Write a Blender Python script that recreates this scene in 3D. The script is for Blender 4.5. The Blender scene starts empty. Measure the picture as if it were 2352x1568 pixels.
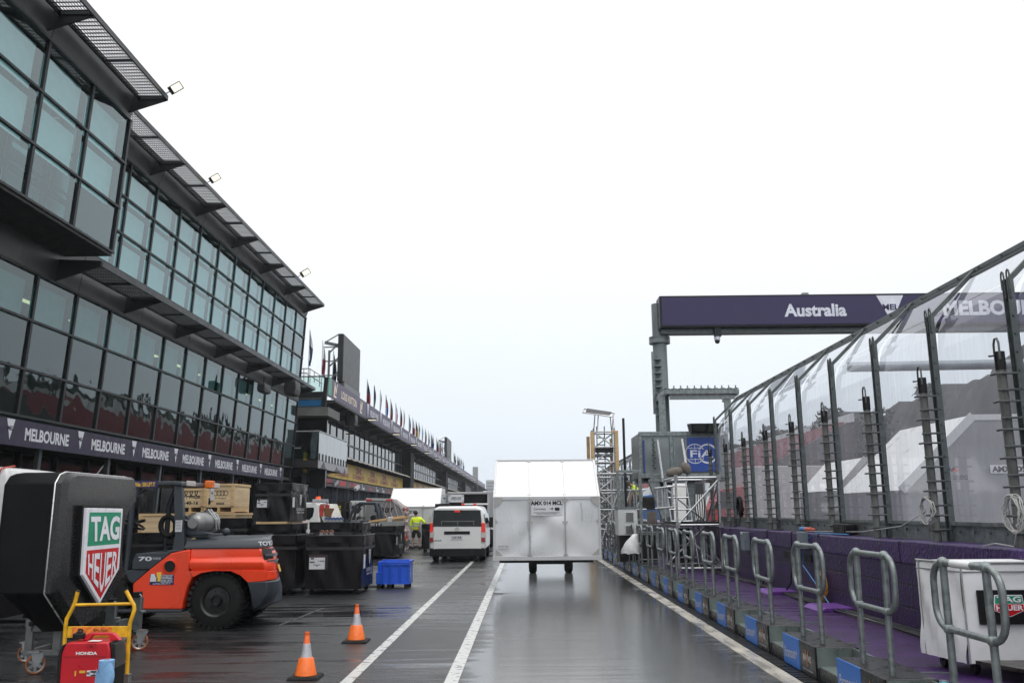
import bpy, math, random
from mathutils import Vector, Matrix
R=math.radians; rnd=random.Random(7)
sc=bpy.context.scene; COL=sc.collection
def v3(*a): return Vector(a)
# ---------------------------------------------------------------- camera
F=2000.;CX,CY=1176.,784.;H=1.65;ROLL=-.008
yc=Vector((29.,-391.,F)).normalized()
zc=Vector((ROLL,1,-(ROLL*yc[0]+yc[1])/yc[2])).normalized()
xc=yc.cross(zc); xc=xc if xc[0]>0 else -xc
O=v3(0,0,H)
CR=[Vector((xc[i],yc[i],zc[i])) for i in range(3)]   # camera right, up, forward in the world
cam=bpy.data.objects.new('camera',bpy.data.cameras.new('camera')); COL.objects.link(cam)
m=Matrix((CR[0],CR[1],-CR[2])).transposed().to_4x4(); m.translation=O; cam.matrix_world=m
cam.data.sensor_width=36; cam.data.lens=F/2352*36; cam.data.clip_end=3000; cam.data.clip_start=.05
sc.camera=cam
def ray(x,y): return CR[0]*(x-CX)+CR[1]*(CY-y)+CR[2]*F
def G(x,y,z=0): d=ray(x,y); return O+d*((z-H)/d.z)
def PX(x,y,X): d=ray(x,y); return O+d*(X/d.x)
def PY(x,y,Y): d=ray(x,y); return O+d*(Y/d.y)
# ---------------------------------------------------------------- mesh builder
class MB:
    def __init__(s): s.v=[];s.f=[];s.mi=[];s.m=0
    def add(s,vs,fs):
        b=len(s.v); s.v+=[Vector(p) for p in vs]
        for f in fs: s.f.append([b+i for i in f]); s.mi.append(s.m)
        return s
    def hexa(s,p): return s.add(p,[(3,2,1,0),(4,5,6,7),(0,1,5,4),(1,2,6,5),(2,3,7,6),(3,0,4,7)])
    def box(s,x0,x1,y0,y1,z0,z1):
        return s.hexa([(x0,y0,z0),(x1,y0,z0),(x1,y1,z0),(x0,y1,z0),(x0,y0,z1),(x1,y0,z1),(x1,y1,z1),(x0,y1,z1)])
    def bar(s,p,q,w,h,up=(0,0,1)):
        p=Vector(p);q=Vector(q);d=(q-p).normalized();u=Vector(up)
        if abs(d.dot(u))>.98: u=v3(0,1,0)
        x=d.cross(u).normalized();u=x.cross(d).normalized();x*=w/2;u*=h/2
        return s.hexa([p-x-u,p+x-u,p+x+u,p-x+u,q-x-u,q+x-u,q+x+u,q-x+u])
    def cyl(s,p,q,r,r2=None,n=12,cap=True):
        p=Vector(p);q=Vector(q);r2=r if r2 is None else r2
        return s.lathe(p,q-p,[(r,0),(r2,(q-p).length)],n,cap)
    def lathe(s,o,d,prof,n=16,cap=True):
        o=Vector(o);d=Vector(d).normalized();a=v3(0,0,1) if abs(d.z)<.9 else v3(1,0,0)
        x=d.cross(a).normalized();y=d.cross(x);vs=[];fs=[]
        for r,h in prof:
            for i in range(n):
                t=2*math.pi*i/n; vs.append(o+d*h+(x*math.cos(t)+y*math.sin(t))*r)
        for k in range(len(prof)-1):
            for i in range(n):
                j=(i+1)%n; fs.append((k*n+i,k*n+j,(k+1)*n+j,(k+1)*n+i))
        if cap:
            fs.append(tuple(range(n-1,-1,-1))); e=(len(prof)-1)*n; fs.append(tuple(range(e,e+n)))
        return s.add(vs,fs)
    def tube(s,pts,r,n=8,closed=False,r2=None):
        pts=[Vector(p) for p in pts]; N=len(pts); vs=[];fs=[]; u=None
        for i in range(N):
            a=pts[i-1] if (i or closed) else pts[0]; b=pts[(i+1)%N] if (i<N-1 or closed) else pts[-1]
            t=(b-a).normalized()
            if u is None:
                u=t.orthogonal().normalized()
            u=(u-t*u.dot(t)).normalized(); w=t.cross(u)
            rr=r if r2 is None else r+(r2-r)*i/(N-1)
            for k in range(n):
                g=2*math.pi*k/n; vs.append(pts[i]+(u*math.cos(g)+w*math.sin(g))*rr)
        for i in range(N if closed else N-1):
            j=(i+1)%N
            for k in range(n): l=(k+1)%n; fs.append((i*n+k,i*n+l,j*n+l,j*n+k))
        if not closed: fs+= [tuple(range(n-1,-1,-1)),tuple(range((N-1)*n,N*n))]
        return s.add(vs,fs)
    def prism(s,poly,vec):
        poly=[Vector(p) for p in poly];vec=Vector(vec);n=len(poly)
        fs=[tuple(range(n-1,-1,-1)),tuple(range(n,2*n))]+[(i,(i+1)%n,n+(i+1)%n,n+i) for i in range(n)]
        return s.add(poly+[p+vec for p in poly],fs)
    def face(s,*p): return s.add(p,[tuple(range(len(p)))])
    def sheet(s,fn,nu,nv):
        vs=[fn(i/nu,j/nv) for j in range(nv+1) for i in range(nu+1)]
        fs=[(j*(nu+1)+i,j*(nu+1)+i+1,(j+1)*(nu+1)+i+1,(j+1)*(nu+1)+i) for j in range(nv) for i in range(nu)]
        return s.add(vs,fs)
    def loft(s,rings,cap=True):
        n=len(rings[0]);vs=[p for r in rings for p in r];fs=[]
        for k in range(len(rings)-1):
            for i in range(n): j=(i+1)%n; fs.append((k*n+i,k*n+j,(k+1)*n+j,(k+1)*n+i))
        if cap: fs+=[tuple(range(n-1,-1,-1)),tuple(range((len(rings)-1)*n,len(rings)*n))]
        return s.add(vs,fs)
    def ball(s,c,r,n=10,sc=(1,1,1)):
        prof=[(math.sin(math.pi*k/n)*r+1e-4,-math.cos(math.pi*k/n)*r) for k in range(n+1)]
        b=len(s.v); s.lathe((0,0,0),(0,0,1),prof,n*2)
        for i in range(b,len(s.v)): s.v[i]=Vector(c)+Vector((s.v[i].x*sc[0],s.v[i].y*sc[1],s.v[i].z*sc[2]))
        return s
    def tf(s,M,b=0):
        for i in range(b,len(s.v)): s.v[i]=M@s.v[i]
        return s
W={}
def mesh(name,mb,mats,inv,bev=0,sm=None):
    me=bpy.data.meshes.new(name)
    me.from_pydata([tuple(inv@p) for p in mb.v],[],mb.f)
    for k in (mats if isinstance(mats,(list,tuple)) else [mats]): me.materials.append(k)
    if any(mb.mi): me.polygons.foreach_set('material_index',mb.mi)
    if sm: 
        me.polygons.foreach_set('use_smooth',[True]*len(me.polygons)); me.set_sharp_from_angle(angle=R(sm))
    me.update()
    o=bpy.data.objects.new(name,me); COL.objects.link(o)
    if bev:
        b=o.modifiers.new('bevel','BEVEL'); b.width=bev; b.segments=2; b.limit_method='ANGLE'; b.angle_limit=R(35)
    return o
def tag(o,label=None,cat=None,group=None,kind=None):
    for k,x in (('label',label),('category',cat),('group',group),('kind',kind)):
        if x: o[k]=x
    return o
def T(name,label,cat,loc=(0,0,0),rz=0,group=None):
    o=bpy.data.objects.new(name,None); COL.objects.link(o); o.empty_display_size=.2
    o.location=loc; o.rotation_euler=(0,0,rz); W[o.name]=Matrix.Translation(Vector(loc))@Matrix.Rotation(rz,4,'Z')
    return tag(o,label,cat,group)
def P(name,mb,mats,par,bev=0,sm=None,label=None,local=False):
    M=W[par.name]; o=mesh(name,mb,mats,Matrix() if local else M.inverted(),bev,sm); o.parent=par; W[o.name]=M
    return tag(o,label)
def S(name,mb,mats,label=None,cat=None,group=None,kind=None,bev=0,sm=None):
    xs=[p.x for p in mb.v];ys=[p.y for p in mb.v];zs=[p.z for p in mb.v]
    c=v3((min(xs)+max(xs))/2,(min(ys)+max(ys))/2,min(zs)) if kind!='structure' else v3(0,0,0)
    M=Matrix.Translation(c); o=mesh(name,mb,mats,M.inverted(),bev,sm); o.location=c; W[o.name]=M
    return tag(o,label,cat,group,kind)
def dup(o,loc=None,rz=None,label=None,par=None):
    c=o.copy(); COL.objects.link(c)
    if par: c.parent=par
    if loc is not None: c.location=loc
    if rz is not None: c.rotation_euler=(0,0,rz)
    if label: c['label']=label
    if not par: W[c.name]=Matrix.Translation(c.location)@Matrix.Rotation(c.rotation_euler[2],4,'Z')
    else: W[c.name]=W[par.name]
    for ch in list(o.children): dup(ch,par=c)
    return c
# ---------------------------------------------------------------- lettering
TC={}
def glyph(s,bold=.02):
    k=(s,bold)
    if k in TC: return TC[k]
    cu=bpy.data.curves.new('t','FONT'); cu.body=s; cu.size=1; cu.offset=bold; cu.resolution_u=3; cu.fill_mode='FRONT'
    o=bpy.data.objects.new('t',cu); COL.objects.link(o)
    dg=bpy.context.evaluated_depsgraph_get(); dg.update()
    me=bpy.data.meshes.new_from_object(o.evaluated_get(dg))
    vs=[p.co.copy() for p in me.vertices]; fs=[tuple(p.vertices) for p in me.polygons]
    x0=min(p.x for p in vs);x1=max(p.x for p in vs);y0=min(p.y for p in vs);y1=max(p.y for p in vs)
    h=max(y1-y0,1e-3);w=max(x1-x0,1e-3)
    vs=[((p.x-x0)/w-.5,(p.y-y0)/h-.5) for p in vs]
    bpy.data.objects.remove(o); bpy.data.curves.remove(cu); bpy.data.meshes.remove(me)
    TC[k]=(vs,fs,w/h); return TC[k]
def txt(mb,s,o,u,v,h,w=None,bold=.02,off=.003):
    vs,fs,a=glyph(s,bold); o=Vector(o);u=Vector(u).normalized();v=Vector(v).normalized();n=u.cross(v)
    w=w or a*h
    return mb.add([o+u*(x*w)+v*(y*h)+n*off for x,y in vs],fs)
def TX(s,par,mt,o,u,v,h,w=None,bold=.02,off=.003,name='lettering'):
    return P(name,txt(MB(),s,o,u,v,h,w,bold,off),mt,par)
def ring(mb,o,u,v,r0,r1,n=20,off=.003,a0=0,a1=360):
    o=Vector(o);u=Vector(u).normalized();v=Vector(v).normalized();nn=u.cross(v)*off
    for i in range(n):
        q=[]
        for r,k in ((r0,i),(r1,i),(r1,i+1),(r0,i+1)):
            t=R(a0+(a1-a0)*k/n); q.append(o+nn+(u*math.cos(t)+v*math.sin(t))*r)
        mb.face(*q)
    return mb
def flat(mb,o,u,v,pts,off=.003):
    o=Vector(o);u=Vector(u).normalized();v=Vector(v).normalized();n=u.cross(v)*off
    return mb.face(*[o+u*x+v*y+n for x,y in pts])
# ---------------------------------------------------------------- materials
MT={}
def mat(name,c,rough=.5,metal=0,var=.12,scale=4,bump=0,bscale=30,spec=.5,coat=0,emit=0,streak=None,ior=1.5,rvar=.1):
    if name in MT: return MT[name]
    m=bpy.data.materials.new(name); m.use_nodes=True; nt=m.node_tree; N=nt.nodes; L=nt.links
    b=N['Principled BSDF']; MT[name]=m
    b.inputs['Metallic'].default_value=metal; b.inputs['Specular IOR Level'].default_value=spec; b.inputs['IOR'].default_value=ior
    b.inputs['Coat Weight'].default_value=coat; b.inputs['Coat Roughness'].default_value=.08
    if emit: b.inputs['Emission Color'].default_value=(*c,1); b.inputs['Emission Strength'].default_value=emit
    tc=N.new('ShaderNodeTexCoord'); mp=N.new('ShaderNodeMapping'); L.new(tc.outputs['Object'],mp.inputs[0])
    if streak: mp.inputs['Scale'].default_value=streak
    no=N.new('ShaderNodeTexNoise'); no.inputs['Scale'].default_value=scale; no.inputs['Detail'].default_value=6; L.new(mp.outputs[0],no.inputs['Vector'])
    rp=N.new('ShaderNodeValToRGB'); e=rp.color_ramp.elements; e[0].position=.3;e[1].position=.7
    e[0].color=(*[x*(1-var) for x in c],1); e[1].color=(*[min(1,x*(1+var)) for x in c],1)
    L.new(no.outputs[0],rp.inputs[0]); L.new(rp.outputs[0],b.inputs['Base Color'])
    mr=N.new('ShaderNodeMapRange'); mr.inputs[1].default_value=.3;mr.inputs[2].default_value=.7
    mr.inputs[3].default_value=max(.02,rough-rvar);mr.inputs[4].default_value=min(1,rough+rvar)
    L.new(no.outputs[0],mr.inputs[0]); L.new(mr.outputs[0],b.inputs['Roughness'])
    if bump:
        n2=N.new('ShaderNodeTexNoise'); n2.inputs['Scale'].default_value=bscale; n2.inputs['Detail'].default_value=4; L.new(mp.outputs[0],n2.inputs['Vector'])
        bp=N.new('ShaderNodeBump'); bp.inputs['Strength'].default_value=bump; bp.inputs['Distance'].default_value=.02
        L.new(n2.outputs[0],bp.inputs['Height']); L.new(bp.outputs[0],b.inputs['Normal'])
    return m
def nodes(name):
    m=bpy.data.materials.new(name); m.use_nodes=True; nt=m.node_tree; MT[name]=m
    return m,nt.nodes,nt.links
def glassmat(name,tint,ior,gcol=(.9,.95,.95),rough=.02,haze=0,hz=(.7,.72,.75),wave=0,drops=0):
    m,N,L=nodes(name); out=N['Material Output']; N.remove(N['Principled BSDF'])
    t=N.new('ShaderNodeBsdfTransparent'); t.inputs[0].default_value=(*tint,1)
    g=N.new('ShaderNodeBsdfGlossy'); g.inputs[0].default_value=(*gcol,1); g.inputs['Roughness'].default_value=rough
    ge=N.new('ShaderNodeNewGeometry'); dt=N.new('ShaderNodeVectorMath'); dt.operation='DOT_PRODUCT'
    L.new(ge.outputs['Incoming'],dt.inputs[0]); L.new(ge.outputs['Normal'],dt.inputs[1])
    f0=((ior-1)/(ior+1))**2; cur=dt.outputs['Value']
    for op,k in (('ABSOLUTE',0),('SUBTRACT',None),('POWER',5),('MULTIPLY',1-f0),('ADD',f0)):   # Schlick, the same from both sides
        q=N.new('ShaderNodeMath'); q.operation=op
        if k is None: q.inputs[0].default_value=1; L.new(cur,q.inputs[1])
        else:
            L.new(cur,q.inputs[0]); q.inputs[1].default_value=k
        cur=q.outputs[0]
    mx=N.new('ShaderNodeMixShader'); L.new(cur,mx.inputs[0])
    base=t
    tc=N.new('ShaderNodeTexCoord')
    if haze:
        d=N.new('ShaderNodeBsdfDiffuse'); d.inputs[0].default_value=(*hz,1)
        tr=N.new('ShaderNodeBsdfTranslucent'); tr.inputs[0].default_value=(*hz,1)
        ad=N.new('ShaderNodeMixShader'); ad.inputs[0].default_value=.6; L.new(d.outputs[0],ad.inputs[1]);L.new(tr.outputs[0],ad.inputs[2])
        mp=N.new('ShaderNodeMapping'); mp.inputs['Scale'].default_value=(5,5,.35); L.new(tc.outputs['Object'],mp.inputs[0])
        no=N.new('ShaderNodeTexNoise'); no.inputs['Scale'].default_value=3; no.inputs['Detail'].default_value=5; L.new(mp.outputs[0],no.inputs['Vector'])
        mr=N.new('ShaderNodeMapRange'); mr.inputs[1].default_value=.3;mr.inputs[2].default_value=.75;mr.inputs[3].default_value=haze*.75;mr.inputs[4].default_value=haze*1.28
        L.new(no.outputs[0],mr.inputs[0])
        m2=N.new('ShaderNodeMixShader'); L.new(mr.outputs[0],m2.inputs[0]); L.new(t.outputs[0],m2.inputs[1]); L.new(ad.outputs[0],m2.inputs[2]); base=m2
    if wave:
        n2=N.new('ShaderNodeTexNoise'); n2.inputs['Scale'].default_value=1.3; n2.inputs['Detail'].default_value=1; L.new(tc.outputs['Object'],n2.inputs['Vector'])
        bp=N.new('ShaderNodeBump'); bp.inputs['Strength'].default_value=wave; bp.inputs['Distance'].default_value=.05
        L.new(n2.outputs[0],bp.inputs['Height']); L.new(bp.outputs[0],g.inputs['Normal'])
    L.new(base.outputs[0],mx.inputs[1]); L.new(g.outputs[0],mx.inputs[2]); L.new(mx.outputs[0],out.inputs[0])
    return m
frame_m=mat('frame_dark',(.016,.019,.021),.42,.15,.2,spec=.3)
metal_d=mat('spandrel_metal',(.075,.078,.076),.42,.4,.25,2,.1,6,streak=(1,1,.3))
louv=mat('louvre_steel',(.028,.032,.035),.4,.5)
soff=mat('soffit_dark',(.02,.02,.021),.6)
roomm=mat('room_dark',(.016,.019,.02),.8)
blind=mat('pale_blind',(.66,.82,.82),.8,0,.06)
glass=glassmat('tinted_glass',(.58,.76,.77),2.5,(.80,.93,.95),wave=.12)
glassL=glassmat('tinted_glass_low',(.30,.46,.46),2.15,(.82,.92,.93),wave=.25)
glassF=glassmat('clear_glass_green',(.62,.78,.74),1.5)
purp=mat('banner_purple',(.020,.015,.044),.55,0,.1)
white=mat('white_paint',(.8,.8,.79),.4,0,.04)
offw=mat('print_white',(.62,.63,.68),.5,0,.03)
black=mat('black_plastic',(.008,.008,.009),.45,spec=.3)
blackm=mat('black_satin',(.007,.007,.008),.45,0,.2,3,.02,200,spec=.12,rvar=.06)
galv=mat('galvanised',(.20,.225,.225),.42,.55,.35,14,.05,60)
galvd=mat('galvanised_dark',(.11,.125,.125),.45,.5,.3,8)
alu=mat('aluminium',(.52,.53,.54),.32,.85,.12,10)
steel=mat('stainless',(.36,.37,.37),.35,.8,.15,8)
# ---------------------------------------------------------------- sky and sun
w=bpy.data.worlds.new('World'); sc.world=w; w.use_nodes=True; N=w.node_tree.nodes; L=w.node_tree.links
bg=N['Background']; out=N['World Output']
sky=N.new('ShaderNodeTexSky'); sky.sky_type='NISHITA'; sky.sun_disc=False; sky.sun_elevation=R(55); sky.sun_rotation=R(150)
L.new(sky.outputs[0],bg.inputs[0]); bg.inputs[1].default_value=.08
b2=N.new('ShaderNodeBackground'); tc=N.new('ShaderNodeTexCoord'); sx=N.new('ShaderNodeSeparateXYZ'); L.new(tc.outputs['Generated'],sx.inputs[0])
rp=N.new('ShaderNodeValToRGB'); e=rp.color_ramp.elements   # cloud deck: paler blue-grey low down
e[0].position=.0; e[0].color=(.62,.69,.77,1); e[1].position=.95; e[1].color=(1.75,1.75,1.75,1)
k=e.new(.10); k.color=(.72,.775,.835,1); k=e.new(.3); k.color=(.86,.885,.91,1); k=e.new(.55); k.color=(.95,.955,.97,1)
L.new(sx.outputs['Z'],rp.inputs[0])
no=N.new('ShaderNodeTexNoise'); no.inputs['Scale'].default_value=1.6; no.inputs['Detail'].default_value=4; L.new(tc.outputs['Generated'],no.inputs['Vector'])
mr=N.new('ShaderNodeMapRange'); mr.inputs[3].default_value=.97; mr.inputs[4].default_value=1.05; L.new(no.outputs[0],mr.inputs[0])
L.new(rp.outputs[0],b2.inputs[0]); L.new(mr.outputs[0],b2.inputs[1])
mx=N.new('ShaderNodeMixShader'); mx.inputs[0].default_value=.95; L.new(bg.outputs[0],mx.inputs[1]); L.new(b2.outputs[0],mx.inputs[2]); L.new(mx.outputs[0],out.inputs[0])
sun=bpy.data.objects.new('sun',bpy.data.lights.new('sun','SUN')); COL.objects.link(sun)
sun.data.energy=.6; sun.data.angle=R(25); sun.data.color=(1,.97,.93); sun.rotation_euler=(R(35),0,R(30))
sc.view_settings.view_transform='Standard'; sc.view_settings.look='None'; sc.view_settings.exposure=.32; sc.view_settings.gamma=1
sc.cycles.use_denoising=True
sc.cycles.max_bounces=8; sc.cycles.volume_bounces=2; sc.cycles.transparent_max_bounces=24; sc.cycles.glossy_bounces=4; sc.cycles.diffuse_bounces=3; sc.cycles.caustics_reflective=False
sc.cycles.sample_clamp_indirect=6
# ---------------------------------------------------------------- ground
def asphalt(name,c,lane=None,dry=0):
    m,N,L=nodes(name); b=N['Principled BSDF']; tc=N.new('ShaderNodeTexCoord')
    def noise(sc_,scale,det=6,dist=0):
        mp=N.new('ShaderNodeMapping'); mp.inputs['Scale'].default_value=sc_; L.new(tc.outputs['Object'],mp.inputs[0])
        n=N.new('ShaderNodeTexNoise'); n.inputs['Scale'].default_value=scale; n.inputs['Detail'].default_value=det; n.inputs['Distortion'].default_value=dist
        L.new(mp.outputs[0],n.inputs['Vector']); return n.outputs[0]
    def mr(src,a,b_,c_,d,smooth=False):
        q=N.new('ShaderNodeMapRange'); q.inputs[1].default_value=a;q.inputs[2].default_value=b_;q.inputs[3].default_value=c_;q.inputs[4].default_value=d
        if smooth: q.interpolation_type='SMOOTHSTEP'
        L.new(src,q.inputs[0]); return q.outputs[0]
    def ma(op,a,b_):
        q=N.new('ShaderNodeMath'); q.operation=op
        for i,z in enumerate((a,b_)):
            if isinstance(z,(int,float)): q.inputs[i].default_value=z
            else: L.new(z,q.inputs[i])
        return q.outputs[0]
    big=noise((.35,1,1),.45,5,.4); streak=noise((.3,2.6,1),1.6,6,.3); grain=noise((1,1,1),90,3); mid=noise((1,1,1),3,5)
    pud=ma('ADD',ma('MULTIPLY',big,.6),ma('MULTIPLY',streak,.55))
    if lane:
        sx=N.new('ShaderNodeSeparateXYZ'); L.new(tc.outputs['Object'],sx.inputs[0])
        la=ma('MULTIPLY',mr(sx.outputs[0],lane[0]-.1,lane[0]+.5,0,1,True),mr(sx.outputs[0],lane[1]-.9,lane[1]+.1,1,0,True))
        pud=ma('ADD',pud,ma('MULTIPLY',la,lane[2]))
    wet=mr(pud,.52-dry,.70-dry*2,0,1,True)
    rg=mr(wet,0,1,.36,.24 if dry else .08)
    if lane: rg=ma('ADD',rg,ma('MULTIPLY',la,.09))
    L.new(rg,b.inputs['Roughness'])
    rp=N.new('ShaderNodeValToRGB'); e=rp.color_ramp.elements
    e[0].position=.3;e[0].color=(*[x*.35 for x in c],1);e[1].position=.72;e[1].color=(*[x*1.75 for x in c],1)
    L.new(ma('ADD',ma('MULTIPLY',mid,.55),ma('MULTIPLY',grain,.45)),rp.inputs[0])
    if lane:   # base colour lightened along the fast lane, standing in for bright wet reflection
        q=N.new('ShaderNodeMix'); q.data_type='RGBA'; q.blend_type='ADD'; L.new(ma('MULTIPLY',la,.055),q.inputs[0]); L.new(rp.outputs[0],q.inputs[6]); q.inputs[7].default_value=(1,1,1,1); L.new(q.outputs[2],b.inputs['Base Color'])
    else: L.new(rp.outputs[0],b.inputs['Base Color'])
    bp=N.new('ShaderNodeBump'); bp.inputs['Distance'].default_value=.012; L.new(mr(wet,0,1,.75,.04),bp.inputs['Strength']); L.new(grain,bp.inputs['Height'])
    b3=N.new('ShaderNodeBump'); b3.inputs['Distance'].default_value=.03; b3.inputs['Strength'].default_value=.13; L.new(streak,b3.inputs['Height']); L.new(bp.outputs[0],b3.inputs['Normal'])
    L.new(b3.outputs[0],b.inputs['Normal']); b.inputs['IOR'].default_value=1.4 if dry else 1.45
    if lane: L.new(ma('ADD',ma('MULTIPLY',la,.62),1.42),b.inputs['IOR'])
    return m
BX=2.85   # front of the platform kerb
asp=asphalt('wet_asphalt',(.020,.0205,.022),(-.75,2.7,.26))
S('ground',MB().face((-400,-60,-.02),(600,-60,-.02),(600,1500,-.02),(-400,1500,-.02)),asphalt('verge_asphalt',(.06,.065,.06)),kind='structure')
S('pit_lane',MB().face((-13,-8,0),(2.68,-8,0),(2.68,300,0),(-13,300,0)),asp,kind='structure')
S('race_track',MB().face((5.6,-8,0),(19,-8,0),(19,300,0),(5.6,300,0)),asphalt('track_asphalt',(.05,.05,.05)),kind='structure')
linem=mat('worn_line_paint',(.50,.50,.48),.3,0,.3,9,.1,40)
e=[n for n in linem.node_tree.nodes if n.type=='VALTORGB'][0].color_ramp.elements; e[0].position=.33; e[0].color=(.07,.07,.07,1); e[1].position=.44; e[1].color=(.50,.50,.48,1)
[n for n in linem.node_tree.nodes if n.type=='TEX_NOISE'][0].inputs['Detail'].default_value=12
mk=MB()
for x,wd in ((-1.79,.12),(-.745,.14)): mk.face((x-wd/2,-8,.004),(x+wd/2,-8,.004),(x+wd/2,300,.004),(x-wd/2,300,.004))
S('lane_markings',mk,linem,kind='structure'); mk=MB()
for (xa,ya,xb,yb) in ((640,1436,745,1395),(560,1392,650,1368)):
    a=G(xa,ya);b=G(xb,yb);d=(b-a).normalized();n=v3(-d.y,d.x,0)*.04;z=v3(0,0,.004); mk.face(a-n*.6+z,b-n*.6+z,b+n*.6+z,a+n*.6+z)
S('faded_markings',mk,mat('faded_line_paint',(.085,.085,.085),.3,0,.6,6),kind='structure')
S('edge_strip',MB().box(2.49,2.68,-8,300,.0,.008),mat('edge_strip_paint',(.40,.375,.33),.3,0,.45,5,.1,30,streak=(1,.35,1)),kind='structure')
gr=MB(); gr.box(2.68,2.845,-8,60,-.03,.002); 
S('drain_channel',gr,black,kind='structure')
gb=MB()
for i in range(230):
    y=3.0+i*.09; gb.box(2.69,2.84,y,y+.045,.002,.014)
S('drain_grating',gb,mat('drain_iron',(.04,.042,.045),.35,.6),kind='structure')
DZ=.28
deckm=asphalt('purple_deck_paint',(.036,.010,.074),None,-.02)
S('platform_deck',MB().box(BX+.42,4.5,-8,90,-.02,DZ),deckm,kind='structure')
# ---------------------------------------------------------------- near pit building
XF=lambda z:-11.7+.055*(z-3.9)
def fac(z,y,off=0): return v3(XF(z)+off,y,z)
YE=PX(702,730,XF(11.6)).y
BAY=1.86; YM=lambda k: YE-BAY*k
NB=21
B=T('pit_building','dark glass pit building with leaning window walls and mesh sun shades','building',(-16,YE-15,0))
body=MB(); body.box(-26,-13.2,YE-BAY*NB,YE-.05,-.02,12.05); P('body',body,roomm,B)
fl=MB()
for z0,z1,xo in ((3.62,3.86,-.35),(7.36,8.3,-.25),(11.66,12.1,-.2)):
    y0,y1=YE-BAY*NB,YE-.04
    fl.hexa([(-13.2,y0,z0),(XF(z0)+xo,y0,z0),(XF(z0)+xo,y1,z0),(-13.2,y1,z0),(-13.2,y0,z1),(XF(z1)+xo,y0,z1),(XF(z1)+xo,y1,z1),(-13.2,y1,z1)])
P('floor_slab',fl,roomm,B)
e_=MB(); e_.prism([(-13.2,YE-.03,-.0),(XF(3.2)-.3,YE-.03,0),(XF(3.2)-.3,YE-.03,3.2),(XF(3.2),YE-.03,3.2),(XF(12.1),YE-.03,12.1),(-13.2,YE-.03,12.1)],(0,.05,0)); P('end_wall',e_,frame_m,B)
LR=[3.92,5.0,6.15,7.26]; UR=[8.44,9.49,10.54,11.6]
BXF=lambda z:-10.06-.055*(11.6-z); BYE=PX(255,580,BXF(8.08)).y; BRr=[8.08,9.25,10.42,11.6]
pane=[];bl=MB();fr=MB()
def wall_grid(rows,xf,ks,ym,gm,bay,blinds):
    for k in ks:
        for i in range(3):
            z0,z1=rows[i],rows[i+1]; y1,y0=ym(k),ym(k)-bay
            q=MB().face((xf(z0),y0,z0),(xf(z0),y1,z0),(xf(z1),y1,z1),(xf(z1),y0,z1)); P('window',q,gm,B)
            if blinds(k,i):
                o=-.24; a=y0+.26;b_=y1-.05
                bl.face((xf(z0)+o,a,z0+.05),(xf(z0)+o,b_,z0+.05),(xf(z1)+o,b_,z1-.12),(xf(z1)+o,a,z1-.12))
    k0,k1=min(ks),max(ks); ya,yb=ym(k1)-bay,ym(k0)
    for k in list(ks)+[k1+1]:
        y=ym(k0)-bay*(k-k0); fr.bar((xf(rows[0])+.02,y,rows[0]),(xf(rows[3])+.02,y,rows[3]),.06,.09,(0,1,0))
    for z in rows: fr.bar((xf(z)+.03,ya-.04,z),(xf(z)+.03,yb+.04,z),.075,.055)
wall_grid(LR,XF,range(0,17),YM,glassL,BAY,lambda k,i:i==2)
wall_grid(UR,XF,range(0,14),YM,glass,BAY,lambda k,i:not(k in(0,1) and i in (1,)) )
BM=lambda k:BYE-1.93*k
wall_grid(BRr,BXF,range(0,5),BM,glass,1.93,lambda k,i:i>=1)
P('window_blind',bl,blind,B); P('window_frame',fr,frame_m,B)
# projecting box ends, soffit
bx=MB(); yb0=BM(4)-1.93
for y in (BYE-.02,yb0): P('box_end_panel',MB().prism([(BXF(8.08),y,8.08),(BXF(11.6),y,11.6),(XF(11.6)-.1,y,11.6),(XF(8.08)-.1,y,8.08)],(0,.02,0)),frame_m,B)
P('box_roof',MB().box(-13,BXF(11.6)-.02,yb0,BYE-.03,11.62,11.66),roomm,B)
P('box_soffit',MB().box(XF(8)-.2,BXF(8.08)+.02,yb0,BYE,7.98,8.06),soff,B)
# spandrel bands and roof fascia
def band(mb,z0,z1,xf0,xf1,y0,y1,t=.06):
    P('spandrel_panel',MB().hexa([(xf0-t,y0,z0),(xf0,y0,z0),(xf0,y1,z0),(xf0-t,y1,z0),(xf1-t,y0,z1),(xf1,y0,z1),(xf1,y1,z1),(xf1-t,y1,z1)]),metal_d,B)
k=0
while YM(k)>YM(17)+.1:
    y1=YM(k)-.012; y0=YM(k+2)+.012
    band(0,7.31,8.40,XF(7.3)+.03,XF(8.4)+.10,y0,y1)
    if YM(k)>BYE+.2: band(0,11.66,12.35,XF(11.6)+.03,XF(12.3)+.22,max(y0,BYE+.02),y1)
    k+=2
for k in range(0,4,2): band(0,11.66,12.35,BXF(11.6)+.03,BXF(11.6)+.2,BM(k+2)+.012,BM(k)-.012)
band(0,11.66,12.35,BXF(11.6)+.03,BXF(11.6)+.2,yb0,BM(4)-.012)
P('roof',MB().box(-26,XF(12)+.1,YE-BAY*NB,YE+.05,12.1,12.4),frame_m,B)
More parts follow.
